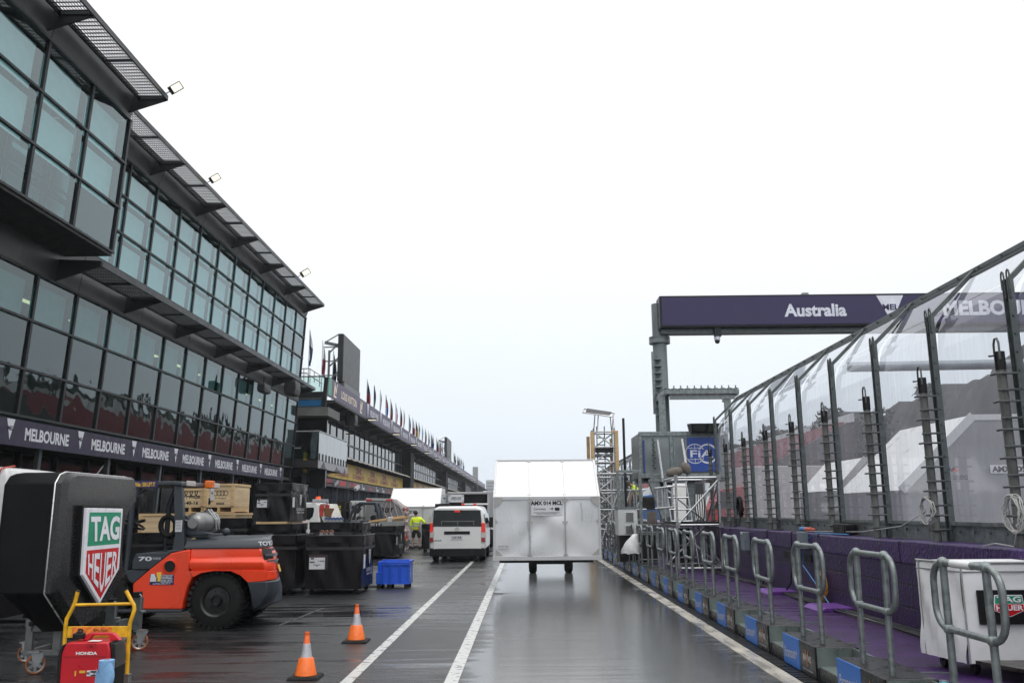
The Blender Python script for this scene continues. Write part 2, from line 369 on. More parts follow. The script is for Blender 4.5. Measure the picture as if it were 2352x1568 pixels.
# mesh louvres
def louvre(y0,y1,xi,xo,z,par,wire=True):
    g=MB(); t=.055; ym=(y0+y1)/2
    for y in (y0+.03,ym,y1-.03): g.bar((xi,y,z),(xo,y,z),.05,.06)
    for x in (xi+.02,xo-.03): g.bar((x,y0,z),(x,y1,z),.05 if x>xi+.1 else .05,.06)
    g.bar((xo,y0,z+.01),(xo,y1,z+.01),.03,.13)
    n=26 if wire else 14
    for i in range(1,n):
        y=y0+(y1-y0)*i/n; g.bar((xi,y,z),(xo,y,z),.028,.012)
    n=12
    for i in range(1,n):
        x=xi+(xo-xi)*i/n; g.bar((x,y0,z+.013),(x,y1,z+.013),.024,.012)
    o=P('sun_louvre',g,louv,par)
    b=MB(); y=y1
    b.prism([(xi-.32,y-.02,z-.40),(xi-.32,y-.02,z+.10),(xo,y-.02,z+.08),(xo,y-.02,z-.05)],(0,.045,0)); P('bracket',b,louv,o)
ZR=12.1
xo=XF(12.1)+1.08; yend=PX(744.6,703,xo).y
y=yend
while y>BYE+.5:
    louvre(max(y-2*BAY,BYE-.1),y,XF(12)+.30,xo,ZR,B); y-=2*BAY
xo2=BXF(12.1)+1.0; ye2=PX(385,228.5,xo2).y; y=ye2
for i in range(3): louvre(y-3.86,y,BXF(12)+.26,xo2,ZR,B); y-=3.86
xm=XF(7.72)+1.12; ymn=PX(724,893,xm).y; y=ymn
while y>BYE+1: louvre(max(y-2*BAY,PX(232,603,xm).y),y,XF(7.8)+.28,xm,7.72,B); y-=2*BAY
b=MB(); yq=PX(232,603,xm).y; b.prism([(XF(7.7),yq,7.3),(XF(7.7),yq,7.85),(xm,yq,7.80),(xm,yq,7.66)],(0,.05,0)); P('bracket',b,louv,B)
# ground floor: set-back glass doors, posts
gd=MB(); gf=MB()
for k in range(0,12):
    y1=YE-.3-k*3.58; y0=y1-3.5
    for a in (0,1):
        gd.face((-13.0,y0+a*1.76,.0),(-13.0,y0+a*1.76+1.7,.0),(-13.0,y0+a*1.76+1.7,3.2),(-13.0,y0+a*1.76,3.2))
    for yy in (y0-.04,y0+1.73): gf.box(-12.98,-12.9,yy,yy+.07,0,3.25)
    gf.box(-12.98,-12.91,y0,y1,1.0,1.05)
P('garage_glazing',gd,mat('dark_door_glass',(.006,.009,.010),.08,0,.2,spec=.25),B); P('garage_frame',gf,frame_m,B)
P('ground_ceiling',MB().box(-13.2,XF(3.2)-.05,YE-BAY*NB,YE,3.3,3.42),soff,B)
for k in range(9):
    y=YE-1.35-k*3.58; P('post',MB().bar((XF(0)-.05,y,0),(XF(3.3)-.1,y,3.3),.11,.13,(0,1,0)),mat('post_teal_grey',(.07,.085,.09),.4,.3),B)
    if k in (5,7,8): P('brace',MB().tube([(XF(3.3)-.15,y+.1,3.2),(XF(3.3)-.6,y-1.2,1.6)],.02,6),steel,B)
# ceiling strip lights seen through the lower glass
lm=mat('strip_light',(1,.82,.45),.5,emit=1.2)
for k in range(0,13):
    y=YE-1.0-k*2*BAY/2*1.3; P('ceiling_light',MB().box(-12.5,-12.38,y-.45,y+.45,6.9,6.94),lm,B)
# banner along the window sill
bz0,bz1=3.22,3.82; bxx=-11.60; by1=PX(651,1090,bxx).y; by0=YE-BAY*17
bn=S('banner',MB().box(bxx-.03,bxx,by0,by1,bz0,bz1),purp,'long dark purple banner with repeated white city name under the near building windows','banner')
py=[PX(x,1020,bxx).y for x in (647,600)]; py=[py[0]-3.17*i for i in range(12)]
for i,yy in enumerate(py):
    tri=MB().face((bxx+.004,yy-.16,bz1-.01),(bxx+.004,yy,bz0+.12),(bxx+.004,yy+.16,bz1-.01)); P('pennant_emblem',tri,offw,bn)
    TX('MEL',bn,purp,(bxx+.002,yy,bz1-.22),(0,1,0),(0,0,1),.1,.2,.03,off=.006)
    if i<10: TX('MELBOURNE',bn,offw,(bxx,yy-1.58,(bz0+bz1)/2),(0,1,0),(0,0,1),.30,1.98,.035)
ordn=lambda n:('%d%s'%(n,'th' if 10<=n%100<=20 else {1:'st',2:'nd',3:'rd'}.get(n%10,'th')))
# ---------------------------------------------------------------- far pit building
fx=-11.9; FY0=46.6; FY1=252.
FB=T('pit_building','long far pit building with roof banners, flags and narrow window bands','building',(-16,150,0))
def zx(x,y,X): return PX(x,y,X).z
zt=zx(754.6,958.3,fx); ztr=zx(797.4,1021.2,fx); zyt=zx(798,1064,fx); zyb=zx(739.5,1092.6,fx); zrt=zyb-.06; zrb=zx(735,1113.5,fx)
zlw=zyt+.33; lox=-10.4; lz=zx(796.6,935.6,lox)
P('body',MB().box(-24,fx-.5,FY0,FY1,-.02,zt+1.2).box(fx-.5,fx-.02,FY0+.5,FY1,zyb-.2,zyt+.3),roomm,FB)
fg=mat('far_glass',(.02,.03,.032),.03,0,.15,.5,spec=.9,ior=1.9,rvar=.01)
ys=51.4; pw=1.96; NW=102; rest=MB(); ff=MB()
for k in range(NW):
    y=ys+k*pw
    for z0,z1 in ((ztr,zt),(zlw,ztr)):
        j=rnd.uniform(-.006,.006)
        p=[(fx+j,y,z0),(fx-j,y+pw,z0),(fx-j,y+pw,z1),(fx+j,y,z1)]
        if k<50: P('window',MB().face(*p),fg,FB)
        else: rest.face(*p)
    ff.box(fx-.02,fx+.05,y-.04,y+.04,zlw,zt)
tag(P('window_band',rest,fg,FB),kind='stuff')
for z in (zlw,ztr,zt): ff.box(fx-.03,fx+.055,ys,FY1,z-.05,z+.05)
P('window_frame',ff,frame_m,FB)
P('spandrel_panel',MB().box(fx-.1,fx+.12,47.4,FY1,zt+.06,lz+.25),metal_d,FB)
pil=MB()
PILY=[87.5,127,167.5,208]
for y in PILY: P('pillar',MB().box(fx-.3,-11.15,y-1.3,y+1.3,0,lz-.2),mat('pillar_dark',(.012,.015,.017),.6,spec=.12),FB)
# far louvres
y=47.6; i=0
while y<FY1-4:
    y1=y+3.7
    if not any(abs(q-(y+1.85))<1.9 for q in PILY) or True:
        g=MB()
        for q in range(9): x=fx+.25+(lox-fx-.25)*q/8; g.bar((x,y,lz),(x,y1,lz),.05,.03)
        for q in (0,.5,.98): g.bar((fx+.1,y+3.7*q,lz),(lox,y+3.7*q,lz),.06,.06)
        g.bar((lox,y,lz),(lox,y1,lz+.0),.05,.12)
        if i<40: g.face((fx+.2,y,lz+.03),(lox,y,lz+.03),(lox,y1,lz+.03),(fx+.2,y1,lz+.03))
        g.prism([(fx,y,lz-.42),(fx,y,lz),(lox,y,lz),(lox,y,lz-.08)],(0,.08,0))
        P('sun_louvre',g,mat('far_louvre',(.06,.068,.072),.5,.3),FB)
    y=y1;i+=1
# ground-floor header, posts, doors
P('header_panel',MB().box(fx-.05,fx+.03,47,FY1,zrb,zrt),mat('header_grey',(.05,.052,.058),.45),FB)
dm=mat('door_navy',(.004,.012,.026),.6,spec=.06); dd=MB();
for k in range(22):
    y=48.5+k*3.7
    P('garage_door',MB().box(fx-.42,fx-.36,y+.1,y+3.6,0,zrb),dm,FB); P('post',MB().bar((fx-.1,y,0),(fx+.02,y,zrb),.05,.07),mat('post_grey',(.10,.105,.11),.6,spec=.2),FB)
# awning strips between pillars
aw=mat('awning_cloth',(.42,.40,.36),.8,0,.25,3)
seg=[52.5]+[q for y in PILY for q in (y-1.4,y+1.4)]+[FY1]
for a,b in zip(seg[::2],seg[1::2]):
    n=int((b-a)/1.9); P('awning',MB().sheet(lambda u,v:v3(fx+.06+v*.72,a+u*(b-a),zlw+.06-.28*v*v-.05*math.sin(u*n*math.pi)**2*v),n*4,4),aw,FB,sm=60)
# near end: terrace slab, blue panel, recess, balcony
Yt=47.2
def pbox(mb,x0,y0,x1,y1,Y,d):
    a=PY(x0,y1,Y); b=PY(x1,y0,Y); return mb.box(a.x,b.x,Y,Y+d,a.z,b.z)
P('terrace_slab',pbox(MB(),640,934,754,955,Yt-.6,3),mat('slab_concrete',(.13,.13,.125),.7,0,.2,2,.1),FB)
P('blue_panel',pbox(MB(),640,918,742,933,Yt,.3),mat('blue_panel',(.012,.13,.30),.4),FB)
P('grille_strip',pbox(MB(),640,908,745,917,Yt-.02,.3),mat('grille',(.18,.17,.17),.6,0,.5,60),FB)
P('recess_wall',pbox(MB(),640,955,752,1120,Yt+.6,.2),mat('recess_glass',(.010,.013,.014),.12),FB)
a=PY(743.8,933,Yt-.1);b=PY(751,866,Yt-.1); P('corner_post',MB().bar(a,b,.22,.22,(0,1,0)),frame_m,FB)
tr=MB(); z0=PY(690,904,Yt).z; z1=PY(690,866,Yt).z; xa=PY(640,900,Yt).x; xb=PY(745,900,Yt).x
P('terrace_glass',MB().face((xa,Yt,z0),(xb,Yt,z0),(xb,Yt,z1),(xa,Yt,z1)),glassF,FB)
for x in (xb,xb-.9,xb-1.8,xb-2.7): tr.bar((x,Yt-.03,z0-.2),(x,Yt-.03,z1+.05),.05,.05)
tr.bar((xa,Yt-.03,z1+.03),(xb,Yt-.03,z1+.03),.06,.06); tr.bar((xa,Yt-.03,z0-.05),(xb,Yt-.03,z0-.05),.1,.3)
P('terrace_rail',tr,frame_m,FB)
r2=MB()
for (xa_,ya_),(xb_,yb_) in (((689,846),(712,846)),((712,846),(746,868)),((690,856),(705,857)),((705,857),(740,880))): r2.tube([PY(xa_,ya_,Yt+.6),PY(xb_,yb_,Yt+.6)],.04,6)
for x,y0,y1 in ((698,846,866),(712,846,872),(722,853,870),(734,860,880)): r2.tube([PY(x,y0,Yt+.6),PY(x,y1+8,Yt+.6)],.03,6)
P('roof_handrail',r2,mat('rail_white',(.55,.56,.57),.35,.5),FB)
bxx2=-10.75; bya=PX(733.6,991,bxx2).y; byb=PX(797.4,1015.4,bxx2).y; bzt=zx(733.6,991,bxx2); bzm=zx(733.4,1053,bxx2); bzb=zx(733.4,1075,bxx2)
BAL=mat('balcony_glass',(.30,.34,.35),.06,0,.05,spec=.9,ior=1.8)
for i in range(4):
    ya=bya+(byb-bya)*i/4; P('balcony_glass',MB().box(bxx2-.02,bxx2,ya+.01,ya+(byb-bya)/4-.01,bzm-.05,bzt),BAL,FB)
P('balcony_side_glass',MB().face((-13,bya,bzm),(bxx2-.03,bya,bzm),(bxx2-.03,bya,bzt),(-13,bya,bzt)),glassL,FB)
rl=MB().tube([(bxx2,byb,bzt+.03),(bxx2,bya,bzt+.03),(-13,bya,bzt+.03)],.04,6); rl.tube([(-13,bya-.02,bzm+.55),(-11.7,bya-.02,bzm+.55)],.025,6)
P('balcony_rail',rl,steel,FB)
for i in range(10):
    ya=bya+.15+(byb-bya-.3)*i/9; P('glass_clamp',MB().box(bxx2,bxx2+.04,ya-.06,ya+.06,bzm-.1,bzm+.28),black,FB)
P('balcony_floor',MB().box(-13,bxx2-.03,bya,byb,bzb+.05,bzm-.08),soff,FB)
pm=MB(); pmz=MB().box(bxx2-.03,bxx2+.01,bya,byb+.3,bzb,bzm-.06)
po=S('balcony_banner',pmz,mat('print_grey',(.34,.34,.37),.5),'grey banner with dark mountain print along the balcony edge','banner')
W_=byb-bya
for pts in ([(.05,0),(.30,0),(.22,.25),(.17,.9),(.12,.55)],[(.52,0),(.78,0),(.72,.3),(.66,.25),(.62,.75),(.57,.3)],[(.86,0),(.97,0),(.92,.7)]):
    P('printed_peak',flat(MB(),(bxx2+.01,bya,bzb),(0,1,0),(0,0,1),[(p[0]*W_,p[1]*(bzm-bzb-.06)) for p in pts],.004),mat('print_dark',(.07,.065,.085),.5),po)
# yellow sponsor boards above the garages
ym=mat('board_yellow',(.66,.45,.05),.5,0,.06); cr=mat('print_crimson',(.30,.025,.05),.5)
bd=T('sponsor_board','yellow board strip with crimson lettering above the far garages','sign board',(fx,140,zyb))
pn=MB(); y=47.2; i=0; lt=MB(); segs=[]
while y<FY1-2:
    if not any(abs(q-(y+.95))<2.2 for q in PILY):
        P('board_panel',MB().box(fx-.02,fx+.05,y+.03,y+1.90,zyb+.02,zyt-.02),ym,bd)
    y+=1.93
y=PX(718,1090,fx).y
hh=zyt-zyb
for i in range(30):
    c=y+i*5.79+2.0
    if any(abs(q-c)<3.0 for q in PILY): continue
    m=MB(); o=v3(fx+.055,c,zyb+hh*.68); txt(m,'DHL',o,(0,1,0),(0,0,1),hh*.40,2.2,.05)
    for q in range(3):
        for sgn in (-1,1): 
            ly=c+sgn*1.6; flat(m,(fx+.055,ly,zyb+hh*(.18+.1*q)),(0,1,0),(0,0,1),[(-.55,0),(.55,0),(.55,.05),(-.55,.05)])
    txt(m,'EXPRESS',v3(fx+.055,c,zyb+hh*.28),(0,1,0),(0,0,1),hh*.26,1.9,.04)
    P('lettering',m,cr,bd)
rm=mat('print_red',(.62,.05,.05),.5); hd=[]
y=48.0
hm=(zrt+zrb)/2; hb=MB()
for i,(wd,t) in enumerate([(1.7,0),(.7,'A'),(2.4,0),(.7,'A'),(2.4,0),(.7,'A'),(1.6,0)]):
    o=v3(fx+.03,y+wd/2,hm+.05)
    if t: txt(hb,t,o,(0,1,0),(0,0,1),.36,.6,.05)
    else:
        for q in range(int(wd/.42)): flat(hb,o+v3(0,-wd/2+q*.42,0),(0,1,0),(0,0,1),[(0,-.16),(.36,-.16),(.36,.16),(0,.16)])
    y+=wd+.75
P('header_lettering',hb,rm,FB)
for i in range(16):
    hw=MB(); c=y+1+i*3.1; flat(hw,(fx+.03,c,hm),(0,1,0),(0,0,1),[(-.15,-.15),(.05,-.22),(.12,.2),(-.1,.22)]); flat(hw,(fx+.03,c+.5,hm-.1),(0,1,0),(0,0,1),[(-.3,-.08),(.5,-.08),(.5,.1),(-.3,.1)])
    P('header_emblem',hw,rm if i%3==1 else offw,FB)
# cameras under the header
for vx,vy in ((768,1109),(818,1120)):
    c=PX(vx,vy,fx+.5); k=T('security_camera','white wall camera in front of the red header, %s one'%('nearer' if vx<800 else 'farther'),'camera',(c.x,c.y,c.z-.2),0,'wall cameras on the far garages')
    P('housing',MB().bar(c+v3(.0,-.3,-.12),c+v3(.1,.25,.12),.22,.22),offw,k,.02); P('bracket',MB().tube([c,c+v3(-.45,.1,.0)],.03,6),black,k)
# roof banners
bX=-11.0; zbt=zx(842.8,924.7,bX); zbb=zbt-1.12; yb0=PX(754.6,866,bX).y; yb1=PX(842,925,bX).y
fp=mat('banner_faded_purple',(.085,.07,.13),.5,0,.08)
lv=S('roof_banner',MB().box(bX-.04,bX,yb0,yb1,zbb,zbt),fp,'purple roof banner with glowing gold fashion lettering at the near end','banner')
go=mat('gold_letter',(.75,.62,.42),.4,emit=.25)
h_=zbt-zbb; L_=yb1-yb0
TX('LOUIS VUITTON',lv,go,(bX,yb0+L_*.5,(zbb+zbt)/2),(0,1,0),(0,0,1),h_*.42,L_*.40,.0)
for q in (.16,.84):
    m=MB(); o=v3(bX,yb0+L_*q,(zbb+zbt)/2); txt(m,'L',o+v3(0,.0,-.08),(0,1,.0),(0,.25,1),h_*.6,.7,.0); txt(m,'V',o+v3(.002,.12,.1),(0,1,0),(0,0,1),h_*.6,.8,.0); P('emblem',m,go,lv)
P('green_end',MB().box(bX,bX+.02,yb0,yb0+.8,zbb+.1,zbt),mat('print_green',(.1,.35,.25),.5),lv)
gy=PX(842.8,924,bX).y; i=0
while gy<FY1-6:
    mb=S('roof_banner',MB().box(bX-.04,bX,gy,gy+5.6,zbb,zbt),fp,'faded purple roof banner with white city name, %s beyond the gold lettered one'%ordn(i+1),'banner','city banners along the far roof')
    TX('MELBOURNE',mb,offw,(bX,gy+3.2,(zbb+zbt)/2),(0,1,0),(0,0,1),h_*.42,3.5,.03)
    P('pennant_emblem',flat(MB(),(bX,gy,zbb),(0,1,0),(0,0,1),[(.1,h_-.02),(.5,.2),(.9,h_-.02)],.004),offw,mb)
    gy+=5.65; i+=1
# screens on the roof
scm=mat('screen_face',(.075,.078,.08),.5,0,.25,3)
def screen(tl,br,X,lab):
    a=PX(*tl,X); b=PX(*br,X); 
    s=T('video_screen',lab,'screen',(X,(a.y+b.y)/2,b.z))
    zt_=a.z; zb_=b.z; y0,y1=a.y,b.y
    P('cabinet',MB().box(X-.35,X-.03,y0,y1,zb_,zt_),frame_m,s); P('display',MB().box(X-.03,X,y0+.05,y1-.05,zb_+.05,zt_-.05),scm,s)
    t=MB(); hh=zt_-zb_
    t.bar((X-.9,y0+.1,zb_-.5),(X-.9,y0+.1,zt_-hh*.35),.12,.12)
    for q in (0,.3,.6): t.bar((X-.9,y0+.1,zb_+hh*q),(X-.3,y0+.1,zb_+hh*(q+.2)),.08,.08); t.bar((X-1.3,y0+.1,zb_+hh*(q+.12)),(X-.3,y0+.1,zb_+hh*(q+.12)),.07,.07)
    t.bar((X-1.2,y0+.1,zt_-hh*.18),(X-.3,y0+.1,zt_),.06,.06); t.bar((X-1.2,y0+.1,zt_-hh*.18),(X-.3,y0+.1,zt_-hh*.25),.08,.2)
    P('support_frame',t,galvd,s)
    P('base_beam',MB().box(X-.5,X+.04,y0+.4,y1,zb_-.45,zb_),mat('grey_beam',(.15,.155,.16),.5),s)
screen((790,766),(825.5,902),bX-.15,'tall grey video screen on the roof behind the gold lettered banner')
screen((1026.5,1003),(1036.8,1056),bX-.15,'tall grey video screen far along the roof above the city banners')
lt_=T('light_mast','pale lattice speaker tower at the far end of the roof','tower',(-11.3,PX(1092,1110,-11.2).y,6))
cc=PX(1092,1110,-11.2); ct=PX(1092,1075,-11.2); m=MB()
for dx,dy in ((-.5,-.5),(.5,-.5),(.5,.5),(-.5,.5)): m.bar(cc+v3(dx,dy,-1),ct+v3(dx,dy,0),.14,.14)
for q in range(5):
    z=cc.z+(ct.z-cc.z)*q/5; m.bar((cc.x-.5,cc.y-.5,z),(cc.x+.5,cc.y-.5,z+.8),.1,.1); m.bar((cc.x+.5,cc.y-.5,z),(cc.x+.5,cc.y+.5,z+.8),.1,.1)
P('mast',m,galv,lt_); P('speaker_stack',MB().box(cc.x-.6,cc.x+.6,cc.y-.7,cc.y+.2,ct.z-3,ct.z+.3),mat('far_grey',(.3,.31,.32),.6),lt_)
# flags
fc={'navy':(.02,.025,.09),'white':(.6,.6,.66),'red':(.24,.03,.05),'blue':(.03,.12,.38),'green':(.03,.16,.08),'gold':(.38,.25,.05),'black':(.02,.02,.03),'sky blue':(.2,.5,.75),'maroon':(.2,.02,.04),'pink':(.6,.35,.4)}
fm={k:mat('flag_'+k.replace(' ','_'),c,.8,0,.1) for k,c in fc.items()}
fl_=[(712,757,'white navy'),(741.5,782,'white red'),(766,805,'black navy'),(789,815,'white red')]+[(x,None,c) for x,c in zip([842.8,859.1,873.4,886.4,897.4,909.5,920.5,928.4,940.2,948.6,956.1,962.9,970.4,977.5,985,990.9,995.1,1003.5,1008,1012,1016.6,1021,1025,1030,1043,1046,1051,1054,1057,1060,1064],
 ['navy red','navy black','green white','red blue','navy red','white pink','navy red','gold maroon','blue navy','white red','black gold','green white','sky blue white','green red','white blue','navy black','white blue','green black','white pink','black navy','white black','navy white','black white','white navy','black green','white navy','white black','black navy','white navy','black white','white blue'])]
for i,(vx,vy,cs) in enumerate(fl_):
    if vy is None: Xp=-11.35; p=PX(vx,900,Xp); ztop=zx(842.8,869,Xp); zb_=zbt-.3
    else: Xp=-11.9; p=PX(vx,vy,Xp); ztop=p.z; zb_=ztop-4.2 
    x,y=Xp,p.y
    c=cs.rsplit(' ',1); c=[k for k in fc if k in cs]; c.sort(key=lambda k:cs.index(k))
    f=T('flag','limp %s roof flag, %s from the near end'%(' and '.join(c),ordn(i+1)),'flag',(x,y,zb_),0,'flags along the pit roof')
    P('pole',MB().cyl((x,y,zb_),(x,y,ztop),.03,.02,6),steel,f)
    L2=min(2.0,ztop-zb_-.3); ph=rnd.uniform(0,6); lean=rnd.uniform(-.15,.15)
    cl=MB(); nv=12
    cl.sheet(lambda u,v:v3(x+.03+u*(.05+.11*math.sin(math.pi*min(1,v*1.05))**.7)+lean*v*u, y+.12*math.sin(u*9+ph+v*3)*(.4+v), ztop-.05-v*L2-.35*u*(1-v)),7,nv)
    cl.mi=[(0 if (k//7)<nv*(.5 if i%3 else .35) else 1) for k in range(len(cl.f))]
    o=P('flag_cloth',cl,[fm[c[0]],fm[c[-1]]],f,sm=60)
# floodlights
def flood(c,s,lab,grp):
    c=Vector(c); f=T('floodlight',lab,'floodlight',c-v3(0,0,.1),0,grp)
    u=v3(.86,-.05,.5); n=v3(.35,-.85,-.40).normalized(); b=MB()
    side=u.cross(n).normalized()
    def q(a,b_,h): return c+u*(a*s)+side*(b_*s)+n*(h*s)
    m=MB().hexa([q(.1,-.19,-.06),q(.75,-.19,-.06),q(.75,.19,-.06),q(.1,.19,-.06),q(.1,-.19,.06),q(.75,-.19,.06),q(.75,.19,.06),q(.1,.19,.06)])
    P('housing',m,frame_m,f,.02*s)
    e=MB().face(q(.26,-.15,.064),q(.71,-.15,.064),q(.71,.15,.064),q(.26,.15,.064)); P('lamp_face',e,mat('lamp_lit',(1,.88,.66),.4,emit=.9),f)
    P('bracket',MB().tube([q(-.12,0,0),q(.02,.0,-.12),q(.2,.0,-.09)],.025*s,6),frame_m,f)
g1='floodlights on the near roof edge'
for (vx,vy),lab in (((385,213),'lit floodlight on the roof edge of the projecting glass box'),((479,418),'lit floodlight halfway along the near roof edge'),((688,634),'lit floodlight close to the far tip of the near roof edge')):
    X_=xo2+.03 if vx<400 else xo+.03
    flood(PX(vx,vy,X_),.55 if vx<600 else .7,lab,g1)
for i in range(13):
    y=PX(842,960,lox).y+i*11.0
    c=v3(lox+.05,y,lz-.02); f=T('lamp','small lit lamp under the far louvres, %s from near end'%ordn(i+1),'lamp',c,0,'lamps under the far louvres')
    P('housing',MB().box(c.x,c.x+.62,y-.2,y+.2,c.z-.03,c.z+.07),frame_m,f); P('lamp_face',MB().box(c.x+.08,c.x+.58,y-.16,y+.16,c.z-.045,c.z-.03),mat('lamp_lit',(1,.88,.66),.4,emit=.9),f)
# hanging black bags round loudspeakers
bagm=mat('black_bag',(.012,.012,.013),.5,0,.2,6,.4,9)
for (vx0,vy0,vx1,vy1),X_,lab in (((652,873,680,905),-10.7,'black covered loudspeaker hanging under the lower louvre of the near building'),((793,951,817,977),-11.0,'black covered loudspeaker hanging under the far roof louvre'),((590,879,609,899),-10.7,'dark bowl shaped loudspeaker under the lower near louvre')):
    a=PX(vx0,vy0,X_);b=PX(vx1,vy1,X_); d=.32 if vx0>700 else .35
    s=T('loudspeaker',lab,'loudspeaker',((X_),(a.y+b.y)/2,b.z))
    yy=a.y; x0=PY(vx0,vy0,yy).x; x1=PY(vx1,vy0,yy).x; z1=PY(vx0,vy0,yy).z; z0=PY(vx0,vy1,yy).z
    m=MB()
    for q in range(1): m.loft([[v3(x0+(x1-x0)*(u),yy+w_*.9,z) for u,w_ in ((s0,0),(1-s0,0),(1-s0*.5,.5),(1-s0,1),(s0,1),(s0*.5,.5))] for z,s0 in ((z0,.1),(z0+(z1-z0)*.4,.0),(z1,.06))])
    P('cover',m,bagm,s,.04); P('hook',MB().tube([((x0+x1)/2,yy+.4,z1-.02),((x0+x1)/2,yy+.4,z1+.3)],.03,6),frame_m,s)
# ---------------------------------------------------------------- materials for the lane objects
orange=mat('forklift_orange',(.78,.050,.009),.3,0,.08,2,coat=.25)
slate=mat('slate_paint',(.032,.040,.050),.38,0,.15,5,.05,160)
rubber=mat('tyre_rubber',(.009,.009,.009),.65,0,.3,8,.2,60,spec=.25)
rimb=mat('rim_black',(.016,.016,.016),.32)
vinyl=mat('black_vinyl',(.008,.008,.009),.33,0,.3,3,.55,3.2,streak=(1,1,.45),rvar=.08,spec=.28)
vint=mat('black_webbing',(.022,.022,.024),.5)
wood=mat('crate_plywood',(.66,.50,.30),.65,0,.22,3,.1,20,streak=(.4,.4,5))
wood2=mat('crate_batten',(.60,.42,.22),.6,0,.25,3,streak=(.5,.5,4))
ink=mat('black_ink',(.01,.01,.01),.6)
labelm=mat('paper_label',(.62,.63,.66),.5,0,.03)
amxm=mat('brushed_aluminium',(.66,.66,.66),.30,.48,.12,1.2,.30,1.1,streak=(1.4,1.4,.7),rvar=.09)
amxw=mat('white_sheet_metal',(.86,.86,.86),.35,.05,.03,2,.1,1.5)
trim=mat('anodised_trim',(.55,.55,.55),.35,.5,.05)
hiv=mat('hi_vis_yellow',(.74,.95,.03),.7,0,.12,8,.5,6)
refl=mat('reflective_grey',(.42,.44,.44),.5)
skin=mat('skin',(.42,.22,.15),.55,0,.08)
cloth=mat('black_cloth',(.012,.012,.014),.8,0,.2,8)
hair=mat('dark_hair',(.02,.015,.012),.7)
redl=mat('tail_lamp_red',(.75,.03,.02),.2,emit=.15)
clear=mat('lamp_clear',(.55,.50,.48),.12)
dglass=mat('dark_vehicle_glass',(.008,.011,.011),.05,spec=.3)
wheelorange=mat('caster_tread',(.42,.13,.03),.5)
X3=(1,0,0);Z3=(0,0,1)
def poly(mb,fn,pts,y,d): return mb.prism([fn(*p,y) for p in pts],(0,d,0))
def wheel_mb(c,r,w,ax=(0,1,0),lug=0):
    a=Vector(ax).normalized(); c=Vector(c); t=MB()
    t.lathe(c-a*(w/2),a,[(r*.55,0.0),(r*.80,-.0),(r*.93,.02),(r,.06*w+.02),(r,w-.06*w-.02),(r*.93,w-.02),(r*.8,w),(r*.55,w)],36,False)
    x=a.orthogonal().normalized();y=a.cross(x)
    for i in range(lug):
        g=2*math.pi*i/lug; d=x*math.cos(g)+y*math.sin(g); e=a.cross(d)
        p=c+d*(r*.97)-a*(w*.5); t.bar(p+e*.012,p+a*(w*.45)-e*.02,.05,.05,d); p=c+d*(r*.97)+a*(w*.5); t.bar(p-e*.03,p-a*(w*.45)+e*.0,.05,.05,d)
    k=MB(); k.lathe(c-a*(w/2+.004),a,[(.02,.05),(r*.16,.05),(r*.17,.0),(r*.22,.06),(r*.45,.07),(r*.5,.02),(r*.53,.015),(r*.57,0.0),(r*.57,w)],28)
    for i in range(6):
        g=2*math.pi*i/6; d=x*math.cos(g)+y*math.sin(g); k.cyl(c+d*r*.33-a*(w/2-.03),c+d*r*.33-a*(w/2-.075),.014,n=6)
    return t,k
# ---------------------------------------------------------------- orange forklift (its long axis lies across the lane)
Yf=G(500.4,1443.6).y-.12
def fz(a,b,y=None): return PY(269.5+.25*a,1078+.25*b,Yf if y is None else y)
K=T('forklift','orange and slate forklift with gas bottle behind its cab, parked across the lane','forklift',(fz(700,1400).x,Yf+.8,0))
Wd=1.62
m=MB(); poly(m,fz,[(140,1050),(310,905),(490,767),(600,742),(668,733),(657,932),(692,985),(640,1080),(602,1220),(592,1283),(140,1283)],Yf,Wd); P('side_panel',m,orange,K,.02)
def plan(sil,front,b,inset,y0=None):
    xs=fz(sil-112,b).x; xf=fz(front,b).x; z=fz(700,b).z; y=Yf+inset
    q=[(xf,y),(xs,y),(xs+.06,y+.07),(xs+.10,y+.2),(xs+.075,y+.4),(xs+.0,y+.7),(xs-.12,y+1.05),(xs-.30,Yf+Wd-inset-.12),(xs-.48,Yf+Wd-inset),(xf,Yf+Wd-inset)]
    return [v3(a,c,z) for a,c in q]
cw=MB().loft([plan(s,f,b,i) for b,s,f,i in ((1032,1472,800,.0),(985,1478,700,-.02),(925,1470,657,-.03),(850,1462,662,-.02),(815,1452,664,.03),(770,1440,664,.03),(724,1405,665,.05))])
# wheel arch opening is left by stopping the body above the tyre
P('counterweight',MB().loft([plan(s,f,b,i) for b,s,f,i in ((935,1472,690,.0),(900,1468,660,-.03),(850,1462,662,-.03),(812,1452,666,.03),(770,1440,664,.035),(724,1405,665,.05))]),orange,K,.012,40)
m=MB(); poly(m,fz,[(690,925),(1040,932),(1130,972),(1195,1034),(1360,1022),(1370,925)],Yf-.03,.42); poly(m,fz,[(660,932),(692,988),(770,950),(900,927)],Yf-.03,.42); P('fender',m,orange,K,.01)
P('rear_skirt',MB().loft([plan(s,f,b,i) for b,s,f,i in ((1022,1474,1200,.0),(934,1472,1130,.0))]),orange,K,.012,40)
P('hood',MB().loft([plan(s,f,b,i) for b,s,f,i in ((726,1408,600,.03),(690,1402,612,.04),(650,1388,622,.1),(628,1360,720,.3),(620,1340,800,.5))]),slate,K,.015,40)
P('rear_bumper',MB().loft([plan(s,f,b,i) for b,s,f,i in ((1300,1330,1240,.05),(1240,1430,1237,.0),(1150,1488,1232,-.03),(1034,1490,1200,-.03),(1024,1480,1200,-.0))]),slate,K,.012,40)
m=MB(); poly(m,fz,[(130,918),(135,835),(170,770),(440,757),(500,735),(602,741),(490,768),(300,917)],Yf+.01,1.6); P('cab_base',m,slate,K,.015)
